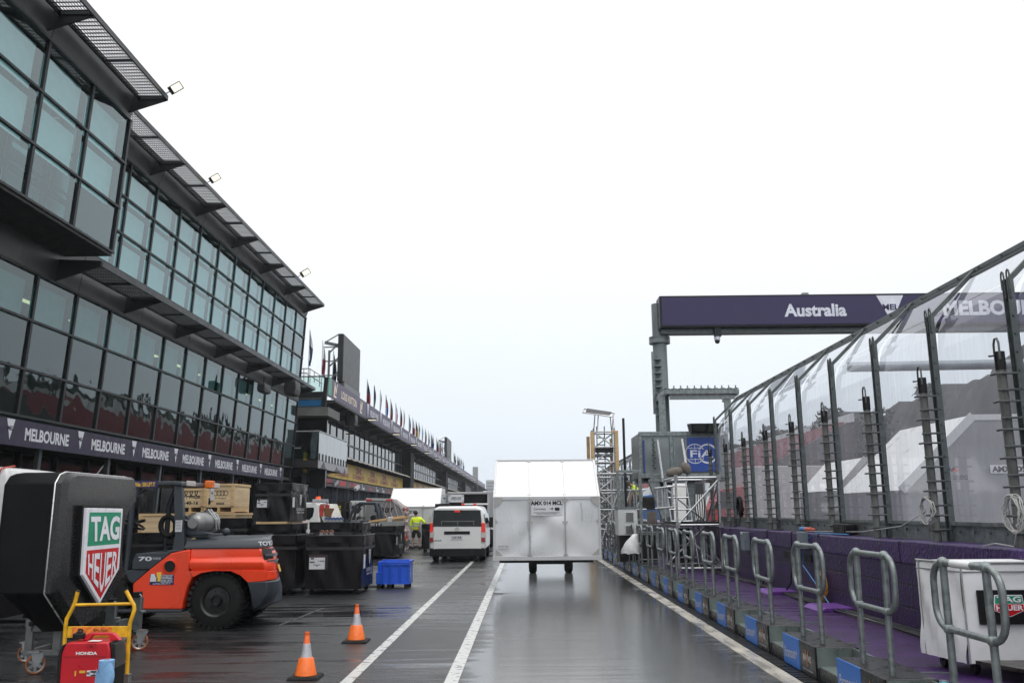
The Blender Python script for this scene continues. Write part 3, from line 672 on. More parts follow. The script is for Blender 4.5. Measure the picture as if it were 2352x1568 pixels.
m=MB(); poly(m,fz,[(68,928),(292,918),(140,1050),(98,1012)],Yf+.03,1.5); poly(m,fz,[(-120,1283),(592,1283),(590,1312),(-120,1312)],Yf+.0,1.6); P('step',m,slate,K,.01)
m=MB(); poly(m,fz,[(600,940),(1250,940),(1250,1290),(600,1290)],Yf+.45,.6); P('wheel_well',m,black,K)
m=MB(); poly(m,fz,[(516,130),(590,130),(604,420),(612,742),(500,742),(526,600),(522,420)],Yf+.05,.1); P('roof_pillar',m,slate,K,.01)
m=MB(); poly(m,fz,[(516,130),(590,130),(604,420),(612,742),(560,742),(560,600),(530,420)],Yf+1.42,.1); P('roof_pillar',m,slate,K,.01)
for y in (Yf+.07,Yf+1.45): P('front_pillar',MB().tube([fz(190,150,Yf)+v3(0,y-Yf,0),fz(120,330,Yf)+v3(0,y-Yf,0),fz(60,930,Yf)+v3(0,y-Yf,0)],.045,8),slate,K,sm=60)
m=MB(); poly(m,fz,[(100,112),(520,104),(590,108),(598,150),(510,142),(100,150)],Yf+.0,1.55); P('roof_guard',m,slate,K,.015)
xr=fz(596,130).x; zr=fz(596,130).z
P('work_lamp',MB().box(xr,xr+.05,Yf+.15,Yf+.42,zr-.03,zr+.05),clear,K,.01); P('work_lamp',MB().box(xr,xr+.05,Yf+1.28,Yf+1.5,zr-.03,zr+.05),clear,K,.01)
P('beacon',MB().box(xr,xr+.1,Yf+.92,Yf+1.12,zr-.04,zr+.08),mat('amber_lens',(.8,.16,.01),.25),K,.015)
m=MB(); flat(m,fz(110,136),X3,Z3,[(0,-.05),(fz(372,136).x-fz(110,136).x,-.05),(fz(372,136).x-fz(110,136).x,.055),(0,.055)],.006); sk=P('sticker',m,mat('sticker_blue',(.015,.012,.09),.4),K)
TX('AusWide: 1300 LIFT IT',sk,mat('sticker_gold',(.8,.5,.06),.5),fz(235,136),X3,Z3,.065,fz(368,136).x-fz(110,136).x-.05,.03,.01)
# rear grille, letters and plate wrapped round the rounded rear corner
def wrap(b,s,off=.008):   # b: height code, s: 0..1 along the rounded corner
    q=plan(1405+ (b-724)*.30 if b>724 else 1405-(724-b)*.2,600,b,.03 if b<760 else .0); pts=q[1:7]; t=s*5; i=min(4,int(t)); t-=i; c=pts[i].lerp(pts[i+1],t); d=(pts[i+1]-pts[i]).normalized(); return c+v3(d.y,-d.x,0)*off
def patch(b0,b1,s0,s1,off): return MB().sheet(lambda u,v:wrap(b0+(b1-b0)*v,s0+(s1-s0)*u,off),8,3)
gl=P('rear_grille',patch(730,872,.06,.72,.03),black,K); P('grille_slat',patch(775,800,.10,.74,.06),slate,gl); P('grille_slat',patch(835,850,.12,.74,.05),slate,gl)
P('rating_plate',patch(888,955,.50,.78,.035),mat('plate_yellow',(.75,.42,.02),.4),K)
gv,gf_,_=glyph('TOYOTA',.03); m=MB().add([wrap(684-p[1]*40,.02+(p[0]+.5)*1.0-.12 if False else (p[0]+.5)*.95,.02) for p in gv],gf_); P('lettering',m,offw,K)
m=MB(); o=fz(485,888); m.lathe(o+v3(0,.01,0),(0,-1,0),[(.105,0),(.105,.025),(.085,.03),(.08,.0)],24,False); P('filler_ring',m,orange,K,sm=40)
P('filler_opening',MB().cyl(o+v3(0,.0,0),o-v3(0,.008,0),.082,n=24),black,K)
m=MB(); txt(m,'70',fz(257,818,Yf+.01),X3,Z3,.065,.20,.03,.006); txt(m,'TOYOTA SAS',fz(362,815,Yf+.01),X3,Z3,.03,.12,.01,.006); P('lettering',m,offw,K)
a=fz(304,966);b=fz(517,1056); m=MB().box(a.x,b.x,Yf-.006,Yf+.01,b.z,a.z); st=P('hire_sticker',m,MT['sticker_blue'],K)
cx=(a.x+b.x)/2; hh=a.z-b.z; uu=b.x-a.x; m=MB()
txt(m,'WAVERLEY',v3(cx+uu*.19,Yf-.006,b.z+hh*.77),X3,Z3,hh*.24,uu*.5,.02); txt(m,'FORK LIFTS',v3(cx+uu*.19,Yf-.006,b.z+hh*.43),X3,Z3,hh*.2,uu*.5,.02); txt(m,'AusWide:1300 LIFT IT',v3(cx,Yf-.006,b.z+hh*.12),X3,Z3,hh*.13,uu*.75,.02)
for q in (.95,.60,.26): flat(m,(cx,Yf-.006,b.z+hh*q),X3,Z3,[(-uu*.06,0),(uu*.46,0),(uu*.46,.006),(-uu*.06,.006)],.003)
flat(m,(cx-uu*.32,Yf-.006,b.z+hh*.33),X3,Z3,[(-.06,0),(.05,0),(.05,.06),(.02,.06),(0,.11),(-.05,.11),(-.06,.04)],.003)
P('lettering',m,offw,st); P('sticker_mark',flat(MB(),(cx-uu*.13,Yf-.006,b.z+hh*.35),X3,Z3,[(-.035,0),(.035,0),(.035,.13),(-.035,.13)],.003),MT['sticker_gold'],st)
a=fz(540,463,Yf+.05);b=fz(592,570,Yf+.05); lp=P('load_chart',MB().box(a.x,b.x,Yf+.035,Yf+.045,b.z,a.z),labelm,K); m=MB()
for q in range(8): m.box(a.x+.01,b.x-.01,Yf+.031,Yf+.036,b.z+.03+q*.022,b.z+.034+q*.022)
P('chart_line',m,ink,lp)
# gas bottle lying across the hood
c=fz(720,492,Yf+.22); tk=MB(); r=.165
tk.lathe(c,(0,1,0),[(.02,-.09),(.07,-.085),(.12,-.06),(.155,-.01),(r,.05),(r,.55),(.155,.62),(.1,.68),(.02,.7)],28); tk.cyl(c+v3(0,-.13,0),c+v3(0,-.08,0),.075,n=20)
P('gas_bottle',tk,mat('bottle_grey',(.22,.22,.22),.35,.6),K,sm=40)
m=MB()
for y in (.38,.5):
    m.lathe(c+v3(0,y,0),(0,1,0),[(r+.004,0),(r+.02,.0),(r+.02,.05),(r+.004,.05)],24,False); m.tube([c+v3(-.02,y,r+.01),c+v3(.06,y-.05,r+.04),c+v3(r,y-.02,.05),c+v3(r+.02,y,-.1)],.016,6)
P('bottle_strap',m,steel,K)
m=MB(); poly(m,fz,[(608,425),(640,425),(700,500),(745,560),(905,592),(740,602),(612,596)],Yf+.16,.1); m.box(c.x-.18,c.x+.2,Yf+.2,Yf+.95,c.z-r-.05,c.z-r); m.box(c.x-.02,c.x+.2,Yf+.3,Yf+.6,c.z-r-.16,c.z-r-.05); m.tube([c+v3(0,-.1,0),c+v3(-.12,-.12,.05),c+v3(-.2,-.05,-.02)],.02,6); m.ball(c+v3(.30,.5,-.14),.06,6)
P('bottle_cradle',m,slate,K,.008)
# seat, wheel, controls
m=MB(); poly(m,fz,[(440,700),(435,640),(500,610),(505,430),(540,430),(560,700)],Yf+.45,.55); P('seat',m,black,K,.04)
m=MB(); sw=fz(140,500,Yf+.6); m.tube([sw+v3(.17*math.cos(t*.4488),.19*math.sin(t*.4488),-.08*math.cos(t*.4488)) for t in range(14)],.018,6,True); m.tube([sw,sw+v3(-.15,0,-.5)],.03,6); P('steering_wheel',m,black,K)
m=MB(); m.tube([fz(470+70*math.cos(t*.35),520+88*math.sin(t*.35),Yf+.3) for t in range(18)],.04,8,True); P('spare_hose_ring',m,rubber,K,sm=60)
m=MB(); m.tube([fz(195,480,Yf+.5),fz(255,465,Yf+.5)],.025,6); m.tube([fz(120,470,Yf+.5),fz(195,480,Yf+.5)],.012,6); m.tube([fz(270,180,Yf+.1),fz(200,225,Yf+.0),fz(190,260,Yf-.05)],.012,6); P('lever',m,black,K)
a=fz(205,238,Yf-.05); m=MB().hexa([fz(185,320,Yf-.05),fz(200,340,Yf-.05),fz(228,250,Yf-.05),fz(195,238,Yf-.05),fz(185,320,Yf-.02),fz(200,340,Yf-.02),fz(228,250,Yf-.02),fz(195,238,Yf-.02)]); P('mirror',m,black,K,.01)
rw=.405; wc=fz(917,1222,Yf+.12); wc.z=rw
for dy in (0,1.25):
    t,k=wheel_mb(wc+v3(0,.06+dy,0),rw,.26,(0,1,0),30); o=P('wheel',t,rubber,K,sm=35); P('rim',k,rimb,o,sm=35)
wf=v3(fz(-190,1222).x,Yf+.2,.44)
for dy in (0,1.2):
    t,k=wheel_mb(wf+v3(0,dy,0),.44,.32,(0,1,0),26); o=P('wheel',t,rubber,K,sm=35); P('rim',k,rimb,o,sm=35)
m=MB()
for dy in (.45,.7,1.0,1.25): m.bar((wf.x-.5,Yf+dy,.1),(wf.x-.45,Yf+dy,2.15),.08,.14)
for z in (.3,1.2,2.1): m.bar((wf.x-.5,Yf+.45,z),(wf.x-.5,Yf+1.25,z),.08,.1)
P('mast',m,black,K)
m=MB()
for dy in (.5,1.2): m.box(wf.x-1.7,wf.x-.55,Yf+dy-.07,Yf+dy+.07,.06,.11); 
P('fork',m,black,K)
# ---------------------------------------------------------------- black vinyl covered freight crates
def shield(mb,o,u,v,s):
    for pts in ([(-.4,.5),(.4,.5),(.4,.38),(-.4,.38)],[(-.4,.34),(-.05,.34),(-.28,-.3),(-.4,-.1)],[(.02,.34),(.4,.34),(.4,-.1),(.28,-.3),(.1,.05)],[(-.2,-.36),(.0,.0),(.2,-.36),(0,-.5)]):
        flat(mb,o,u,v,[(p[0]*s*.8,p[1]*s) for p in pts])
def vcrate(lab,x0,x1,y0,y1,h,z0=.12,no=None,side=True,wh=True,grp='black covered freight crates'):
    c=T('freight_crate',lab,'crate',((x0+x1)/2,(y0+y1)/2,z0 if z0>.5 else 0),0,grp)
    z1=z0+h; b=MB(); nx,nz=14,10; sd=rnd.uniform(0,9)
    def dx(u,v,k): return .022*math.sin(u*9+sd+k+3*v)*math.sin(math.pi*v)+.014*math.sin(u*23+v*7+sd*2+k)*math.sin(math.pi*v)**.5
    b.sheet(lambda u,v:v3(x0+(x1-x0)*u,y0+dx(u,v,0),z0+h*v),nx,nz); b.sheet(lambda u,v:v3(x1-dx(u,v,2),y0+(y1-y0)*u,z0+h*v),nx,nz)
    b.sheet(lambda u,v:v3(x1-(x1-x0)*u,y1,z0+h*v),2,2); b.sheet(lambda u,v:v3(x0,y1-(y1-y0)*u,z0+h*v),2,2)
    b.sheet(lambda u,v:v3(x0+(x1-x0)*u,y0+(y1-y0)*v,z1+.015*math.sin(u*7+sd)*math.sin(math.pi*v)),8,6); b.face((x0,y1,z0),(x1,y1,z0),(x1,y0,z0),(x0,y0,z0))
    P('cover',b,vinyl,c,sm=50)
    fl=MB(); t=.028   # top flap with a loose hem, webbing band
    fl.sheet(lambda u,v:v3(x0-.01+(x1-x0+.02)*u,y0-t-.012*math.sin(u*13+sd)*v,z1+.02-(.16+.02*math.sin(u*5+sd))*v),16,3); fl.sheet(lambda u,v:v3(x1+t+.012*math.sin(u*11+sd)*v,y0-.01+(y1-y0)*u,z1+.02-(.16+.02*math.sin(u*6+sd))*v),16,3)
    fl.tube([(x0-.01,y0-.018,z1+.012),(x1+.018,y0-.018,z1+.012),(x1+.018,y1,z1+.012)],.022,6); P('top_flap',fl,vinyl,c,sm=60)
    wb=MB(); wb.box(x0,x1+.034,y0-.036,y0-.03,z1-.27,z1-.21); wb.box(x1+.03,x1+.036,y0-.03,y1,z1-.27,z1-.21); P('webbing',wb,vint,c)
    if no:
        lx=x0+(x1-x0)*.07; lw=(x1-x0)*.28; lh=lw*.72; lz=z1-h*.62
        P('label_pocket',MB().box(lx-.01,lx+lw*1.2,y0-.031,y0-.027,lz-.02,lz+lh*1.25),mat('clear_pocket',(.05,.05,.055),.1),c)
        l=P('label',MB().box(lx,lx+lw,y0-.04,y0-.034,lz,lz+lh),labelm,c); m=MB(); txt(m,no,v3(lx+lw*.78,y0-.04,lz+lh*.7),X3,Z3,lh*.14,lw*.4,.03)
        for q,(w_,z_) in enumerate(((.2,.85),(.32,.62),(.3,.55),(.45,.35),(.12,.25))): flat(m,(lx+lw*(.2 if q<3 else .5),y0-.04,lz+lh*z_),X3,Z3,[(-w_*lw/2,0),(w_*lw/2,0),(w_*lw/2,.012 if q else .03),(-w_*lw/2,.012 if q else .03)])
        P('lettering',m,ink,l)
    if side:
        ym_=(y0+y1)/2; m=MB(); s=min(.3,h*.3); o=v3(x1+.036,ym_+.05,z1-h*.42); shield(m,o,(0,1,0),Z3,s); txt(m,'CADILLAC',o+v3(0,0,-s*.85),(0,1,0),Z3,s*.25,(y1-y0)*.52,.0); txt(m,'FORMULA 1 TEAM',o+v3(0,0,-s*1.15),(0,1,0),Z3,s*.14,(y1-y0)*.45,.02); P('lettering',m,offw,c)
        P('label',MB().box(x1+.03,x1+.036,y0+.08,y0+.25,z1-h*.62,z1-h*.35),labelm,c)
    if wh and z0<.5:
        for x in (x0+.12,x1-.12):
            for y in (y0+.12,y1-.12):
                m=MB(); m.cyl((x,y-.02,.055),(x,y+.02,.055),.055,n=12); m.bar((x,y-.03,.05),(x,y-.03,z0+.02),.04,.02); m.bar((x,y+.03,.05),(x,y+.03,z0+.02),.04,.02); P('caster',m,black,c)
    return c
g=G(705,1366); yA=g.y; xb=PY(830,1300,yA).x; xa=PY(702,1300,yA).x
vcrate('black vinyl covered crate with white 1-046 label and blue sheen, beside the blue bin',xa,xb,yA,yA+1.4,PY(760,1232,yA).z-.12,no='1-046')
x2=PY(677,1300,yA-.1).x; vcrate('black vinyl covered crate just behind the forklift tail, left of the 1-046 crate',x2-1.25,x2,yA-.1,yA+1.3,PY(760,1230,yA).z-.12,side=False)
y3=20.4; xa=PY(586,1150,y3).x; xb=PY(667,1150,y3).x; z0_=PY(620,1197,y3).z; z1_=PY(620,1112,y3).z
vcrate('black vinyl covered crate with 1-031 label, stacked high on a second crate',xa,xb,y3,y3+1.5,z1_-z0_,z0_,no='1-031')
P('wood_board',MB().box(xa+.05,xb-.05,y3-.02,y3+1.4,z0_-.055,z0_-.005),wood2,[o for o in COL.objects if o.get('label','').find('1-031')>0][0])
vcrate('black vinyl covered crate carrying the 1-031 crate on its top',xa-.05,xb+.03,y3+.03,y3+1.5,z0_-.2,.12,side=False)
sp_=MB()
for x in (xa+.1,xb-.15): 
    for y in (y3+.1,y3+1.3): sp_.box(x,x+.08,y,y+.08,z0_-.08,z0_-.055)
P('spacer',sp_,black,[o for o in COL.objects if o.get('label','').find('carrying the 1-031')>0][0])
vcrate('low black vinyl crate left of the stacked pair, near the wooden crates',xa-1.35,xa-.2,y3+.1,y3+1.3,PY(560,1192,y3).z-.12,.12,side=False)
y5=21.4; vcrate('black vinyl covered crate topped by a row of blue casters, behind the 1-046 crate',PY(712,1210,y5).x,PY(800,1210,y5).x,y5,y5+1.3,PY(760,1201,y5).z-.12,side=False)
vcrate('black vinyl covered crate half hidden behind the 1-046 crate, right of the blue casters',PY(806,1210,y5+.6).x,PY(831,1210,y5+.6).x,y5+.6,y5+1.7,PY(760,1203,y5+.6).z-.12,side=False)
g=G(908,1284); y6=g.y; vcrate('black vinyl covered crate standing alone between the blue bin and the flatbed truck',PY(834,1250,y6).x,PY(908,1250,y6).x,y6,y6+2.4,PY(870,1209,y6).z-.12,side=True,no=None)
vcrate('dark covered crate beside the forklift cab, under the wooden crates',PY(300,1300,y3-1.2).x-1.0,PY(395,1300,y3-1.2).x,y3-1.2,y3-.2,PY(340,1226,y3-1.2).z-.12,side=False)
g=G(968,1268); vcrate('narrow black sheeted crate between the standing man and the white van',g.x,g.x+.55,g.y,g.y+.8,PY(975,1201,g.y).z-.2,.14,side=False)
def caster(x,y,z,r,col,lab,cat,grp,up=True):
    s=T('caster_wheel',lab,cat,(x,y,z),0,grp); sg=1 if up else -1
    P('bracket',MB().prism([(x-r*.9,y-.03,z),(x+r*.9,y-.03,z),(x+.03,y-.03,z+sg*r*1.3),(x-.03,y-.03,z+sg*r*1.3)],(0,.006,0)).prism([(x-r*.9,y+.03,z),(x+r*.9,y+.03,z),(x+.03,y+.03,z+sg*r*1.3),(x-.03,y+.03,z+sg*r*1.3)],(0,.006,0)).box(x-r,x+r,y-.05,y+.05,z,z+.012),steel,s)
    P('wheel',MB().cyl((x,y-.022,z+sg*r*1.2),(x,y+.022,z+sg*r*1.2),r,n=18),col,s,.006)
    return s
brn=mat('caster_brown',(.16,.055,.025),.4); bluc=mat('caster_blue',(.02,.07,.22),.35)
zt_=PY(760,1232,yA).z+.02
for i,vx in enumerate((739,749,761)): q=PY(vx,1230,yA+.1+.12*i); caster(q.x,q.y,zt_,.052,brn,'upturned brown caster on the 1-046 crate, %s in its row'%('left','middle','right')[i],'caster','spare casters on the crates')
zt_=PY(760,1201,y5).z+.02
for i in range(5): q=PY(750+8.4*i,1198,y5+.1); caster(q.x,q.y,zt_,.055,bluc,'upturned blue caster in the row on the rear black crate, %s from the left'%ordn(i+1),'caster','spare casters on the crates')
# ---------------------------------------------------------------- wooden crates
def rings4(mb,o,s):
    for i in range(4): ring(mb,v3(*o)+v3((i-1.5)*s*.62,0,0),X3,Z3,s*.40,s*.5,20,.004+.001*i)
def wcrate(lab,x0,x1,y0,y1,z0,z1,pal=True,marks=None):
    c=T('wooden_crate',lab,'crate',((x0+x1)/2,(y0+y1)/2,z0),0,'wooden freight crates'); zp=z0+(.15 if pal else 0)
    P('box',MB().box(x0,x1,y0,y1,zp,z1-.06),wood,c); m=MB()
    m.box(x0-.02,x1+.02,y0-.02,y1+.02,z1-.058,z1)
    for x in (x0-.012,x1-.078): m.box(x,x+.09,y0-.022,y0-.001,zp,z1-.06)
    P('lid_and_battens',m,wood2,c,.004)
    if pal:
        m=MB(); m.box(x0,x1,y0,y1,zp-.025,zp-.002)
        for q in (0,.46,.92): m.box(x0+(x1-x0)*q,x0+(x1-x0)*(q+.08),y0,y1,z0+.02,zp-.026)
        m.box(x0,x1,y0,y0+.1,z0,z0+.02); m.box(x0,x1,y1-.1,y1,z0,z0+.02); P('pallet',m,wood2,c)
    if marks: m=MB(); marks(m,x0,x1,y0,zp,z1); P('marking',m,ink,c)
    return c
yw=21.2; U=lambda a,b:PY(269.5+.25*a,1078+.25*b,yw)
zl=U(500,402).z; x0=U(200,500).x;x1=U(1080,500).x
def mk1(m,x0,x1,y0,z0,z1): rings4(m,(U(950,485).x,y0,U(950,485).z),.13); txt(m,'F1 Project',(U(950,528).x,y0,U(950,528).z),X3,Z3,.05,.26,.02)
wcrate('long low plywood crate carrying the two marked wooden crates',x0,x1,yw,yw+1.3,0,zl,True,mk1)
def mk2(m,x0,x1,y0,z0,z1):
    rings4(m,(U(950,215).x,y0,U(950,215).z),.13); txt(m,'F1 Project',(U(950,264).x,y0,U(950,264).z),X3,Z3,.05,.26,.02); txt(m,'02026',(U(945,310).x,y0,U(945,310).z),X3,Z3,.055,.2,.04)
    for q in (835,842,849): flat(m,U(q,320),X3,Z3,[(0,0),(.018,0),(.018,.15),(0,.15)],.004)
c2=wcrate('upper right plywood crate with white 16 label on a pallet',U(800,200).x,U(1075,200).x,yw,yw+1.2,zl+.01,U(900,130).z,True,mk2)
a=U(863,168);b=U(888,283); l=P('label',MB().box(a.x,b.x,yw-.03,yw-.024,b.z,a.z),labelm,c2); TX('16',l,ink,((a.x+b.x)/2,yw-.03,(a.z*.6+b.z*.4)),X3,Z3,.07,.05,.03)
def mk3(m,x0,x1,y0,z0,z1): rings4(m,(U(672,210).x,y0,U(672,210).z),.2); txt(m,'F1 Project',(U(690,258).x,y0,U(690,258).z),X3,Z3,.085,.46,.02); txt(m,'2-40-16',(U(660,305).x,y0,U(660,305).z),X3,Z3,.08,.4,.04)
wcrate('upper left plywood crate with big black rings, behind the forklift pillar',U(545,200).x,U(790,200).x,yw+.05,yw+1.25,zl+.01,U(700,172).z,True,mk3)
# ---------------------------------------------------------------- blue pallet bin
blue=mat('blue_plastic',(.015,.10,.62),.32,0,.1,4)
g=G(940,1350); yb=g.y; x1=g.x; x0=PY(876,1320,yb).x; zt_=PY(900,1287,yb).z; zb_=PY(900,1341,yb).z
bb=T('plastic_bin','blue plastic pallet bin with ribbed sides on short legs','bin',((x0+x1)/2,yb+.3,0)); D_=.62; x00=x0-.12
m=MB(); m.box(x0,x1,yb,yb+.03,zb_,zt_); m.box(x1-.03,x1,yb+.031,yb+D_,zb_,zt_); m.box(x00,x00+.03,yb+.2,yb+D_,zb_,zt_-.03); m.box(x00+.031,x1-.031,yb+D_-.03,yb+D_,zb_,zt_); m.box(x00,x1-.031,yb+.032,yb+D_-.031,zb_,zb_+.04); m.box(x00,x0-.002,yb,yb+.03,zb_,zb_+.26); m.box(x00,x00+.03,yb+.031,yb+.199,zb_,zb_+.26)
P('bin_body',m,blue,bb,.006); m=MB()
for q in (0,.06,.28,.34,.62,.68,.94): m.box(x0+(x1-x0)*q,x0+(x1-x0)*q+.022,yb-.022,yb-.001,zb_+.04,zt_-.06)
for z in (zb_,zt_-.06,zt_-.1): m.box(x0-.01,x1+.015,yb-.026,yb-.002,z,z+.028)
m.box(x1+.001,x1+.02,yb+.03,yb+D_,zt_-.05,zt_); P('rib',m,blue,bb,.004)
for x in (x00+.02,x0+.12,x1-.12):
    for y in (yb+.02,yb+D_-.1): P('leg',MB().box(x,x+.09,y,y+.08,0,zb_),black,bb)
# ---------------------------------------------------------------- cones
oc=mat('cone_orange',(.80,.13,.02),.45,0,.06); os_=mat('cone_sleeve',(.85,.16,.015),.4,0,.1,20,.5,18); sv=mat('cone_silver',(.50,.50,.53),.35,.3,.15,10)
def cone(bx,by,ty,lab):
    g=G(bx,by); px=2000/g.y; h=PY(bx,ty,g.y).z
    c=T('traffic_cone',lab,'cone',(g.x,g.y,0),0,'traffic cones'); s=h
    P('base',MB().hexa([v3(g.x+a*.36*s,g.y+b*.36*s,0) for a,b in ((-1,-1),(1,-1),(1,1),(-1,1))]+[v3(g.x+a*.32*s,g.y+b*.32*s,.07*s) for a,b in ((-1,-1),(1,-1),(1,1),(-1,1))]),rubber,c,.01)
    P('body',MB().lathe(g,Z3,[(.20*s,.07*s),(.10*s,.5*s),(.048*s,.985*s),(.03*s,h)],24),oc,c,sm=50)
    P('sleeve',MB().lathe(g,Z3,[(.245*s,.075*s),(.24*s,.09*s),(.165*s,.43*s),(.13*s,.455*s)],24,False),os_,c,sm=50)
    P('reflective_band',MB().lathe(g,Z3,[(.132*s,.445*s),(.128*s,.46*s),(.083*s,.745*s),(.07*s,.75*s)],24,False),sv,c,sm=50)
    P('tip',MB().lathe(g,Z3,[(.052*s,.92*s),(.056*s,.93*s),(.05*s,1.0*s),(.03*s,1.003*s)],20,False),oc,c,sm=50)
cone(702,1556,1450,'orange cone with silver band nearest the camera'); cone(818,1473,1387,'orange cone with silver band farther along the lane')
# ---------------------------------------------------------------- black pod with the watchmaker shield
def z1(a,b): return (a*.16667,1053.5+b*.16667)      # close-up coordinates to picture coordinates
def z2(a,b): return (a*.16795,1304.6+b*.16795)
g=G(*z2(470,1440)); XB=-4.72
yn=PX(153,1082,XB).y; 
def b1(a,b): return PX(*z1(a,b),XB)
def b2(a,b): return PX(*z2(a,b),XB)
pod=T('timing_pod','large black rounded pod with green and red shield on wheeled frames','display pod',(XB-.3,yn+.9,0))
ztop=b1(920,170).z; yfar=b1(1895,340).y; zc2=b1(1890,550).z
th=.62
# face outline (in the plane x = XB): along y, z
arc=[b1(1890,550),b1(1800,680),b1(1735,850),b1(1700,1050),b1(1690,1250),b1(1700,1500)]
out=[(yn,b2(730,350).z),(yn+.02,ztop-.12),(yn+.10,ztop-.03),(yn+.2,ztop),(yfar-.06,ztop),(yfar,ztop-.1)]+[(p.y,p.z) for p in arc]+[(b2(1690,140).y,b2(1690,140).z),(b2(1350,650).y,b2(1350,650).z-.03),(b2(1090,780).y,b2(1090,780).z-.06)]
yc_=sum(p[0] for p in out)/len(out); zc_=sum(p[1] for p in out)/len(out)
def inset(k,x): return [v3(x,p[0]+(yc_-p[0])*k,p[1]+(zc_-p[1])*k) for p in out]
xl=PY(3,1110,yn).x; tp=.27
def prof(x):   # bottom rises towards the back edge of the pod
    return x
rings=[]
for s,k in ((0,.0),(.04,.0)): pass
def shell(x,k,zl): return [v3(x,p.y,max(p.z,zl)) for p in inset(k,x)]
lo=b2(1090,780).z-.06
P('body',MB().loft([shell(XB-.12,0,lo),shell(XB-.2,0,lo),shell(xl+.27,0,lo+.0),shell(xl+.12,.0,lo+.24),shell(xl+.05,.012,lo+.34),shell(xl+.015,.016,lo+.38),shell(xl,.035,lo+.42)]),blackm,pod,.02,40)
P('face',MB().loft([inset(0,XB-.118),inset(0,XB-.05),inset(.05,XB-.0),inset(.065,XB)]),mat('black_face',(.011,.011,.011),.26,0,.2,60,rvar=.05,coat=.2,spec=.4),pod,0,30)
tr=MB(); pts=inset(-.004,XB-.115)
tr.tube([pts[i] for i in (14,13,12)][::-1][:0]+[pts[14],pts[0],pts[1],pts[2],pts[3],pts[4]],.008,6); P('edge_trim',tr,mat('bright_trim',(.7,.7,.7),.25,.6),pod,sm=60)
# shield
sh=[b1(1090,675),b1(1595,685),b2(1530,0),b2(1260,480),b2(1025,90)]
def sp(k,x):
    cy=sum(p.y for p in sh)/5;cz=sum(p.z for p in sh)/5
    return [v3(x,p.y+(cy-p.y)*k,p.z+(cz-p.z)*k) for p in sh]
P('shield_backing',MB().loft([sp(-.06,XB),sp(-.06,XB+.05)]),black,pod)
shd=P('shield',MB().loft([sp(0,XB+.05),sp(0,XB+.085)]),mat('shield_white',(.66,.66,.70),.3,emit=.12),pod,.006)
def sc_(a,b): p=b1(a,b); return v3(XB+.086,p.y,p.z)
def sc2(a,b): p=b2(a,b); return v3(XB+.086,p.y,p.z)
gr_=P('green_field',MB().face(sc_(1092,1205),sc_(1540,1165),sc_(1567,735),sc_(1125,735)),mat('shield_green',(.01,.28,.15),.35),shd)
rd_=P('red_field',MB().face(sc_(1086,1262),sc2(1058,62),sc2(1265,415),sc2(1497,0),sc_(1535,1218)),mat('shield_red',(.58,.015,.02),.3),shd)
def warp(mb,s,q,bold,x,low=None):
    # letters fitted into a four cornered field: q = bottom left, bottom right, top right, top left
    vs,fs,_=glyph(s,bold)
    pts=[]
    for a,b in vs:
        u=a+.5;v=b+.5
        bot=q[0].lerp(q[1],u) if not low else low(u)
        p=bot.lerp(q[3].lerp(q[2],u),v); pts.append(v3(x,p.y,p.z))
    return mb.add(pts,fs)
lw_=MT['shield_white']
m=MB(); warp(m,'TAG',[sc_(1140,1145),sc_(1530,1110),sc_(1545,785),sc_(1140,790)],.035,XB+.092); P('lettering',m,lw_,gr_)
# each letter of the lower word runs down to the point of the shield
m=MB(); topL,topR=sc_(1090,1312),sc_(1525,1270); lef,mid,rig=sc2(1082,70),sc2(1268,330),sc2(1482,20)
def lowp(u): return lef.lerp(mid,u*2) if u<.5 else mid.lerp(rig,u*2-1)
for i,ch in enumerate('HEUER'):
    u0,u1=i/5+.015,(i+1)/5-.015; vs,fs,_=glyph(ch,.02); pts=[]
    for a,b in vs:
        u=u0+(a+.5)*(u1-u0); p=lowp(u).lerp(topL.lerp(topR,u),b+.5); pts.append(v3(XB+.092,p.y,p.z))
    m.add(pts,fs)
P('lettering',m,lw_,rd_)
# frames with casters
def bigcaster(par,c,r,ax=(.5,-.86,0)):
    c=Vector(c); a=Vector(ax).normalized(); o=P('caster',MB().lathe(c-a*.022,a,[(r*.84,0),(r*.96,0),(r,.008),(r,.036),(r*.96,.044),(r*.84,.044)],28,False),wheelorange,par,sm=40)
    k=MB(); k.lathe(c-a*.02,a,[(r*.74,.008),(r*.85,0),(r*.85,.04),(r*.74,.032)],24,False); k.lathe(c-a*.02,a,[(r*.22,-.006),(r*.2,.046)],12)
    x=v3(0,0,1);y=a.cross(x)
    for i in range(6): d=x*math.cos(i*1.047)+y*math.sin(i*1.047); k.bar(c+d*r*.15,c+d*r*.78,.03,.012,a)
    P('caster_rim',k,steel,o)
    f=MB(); up=v3(0,0,r*1.25); s=a.cross(up).normalized()*.05
    for q in (-.032,.032): f.prism([c+a*q-v3(0,0,.02)-s*.4,c+a*q-v3(0,0,.02)+s*.4,c+a*q+up+s*1.6-s*.6,c+a*q+up-s*1.9],a*.005)
    f.box(c.x-.06,c.x+.06,c.y-.06,c.y+.06,c.z+r*1.25,c.z+r*1.25+.015); P('caster_fork',f,steel,o)
yq=G(*z2(470,1440)).y
def fq(a,b,y=None): return PY(*z2(a,b),yq if y is None else y)
m=MB()
def rect(mb,a0,b0,a1,b1_,d,y=None):
    p=fq(a0,b0,y);q=fq(a1,b1_,y); yy=yq if y is None else y; return mb.box(min(p.x,q.x),max(p.x,q.x),yy,yy+d,min(p.z,q.z),max(p.z,q.z))
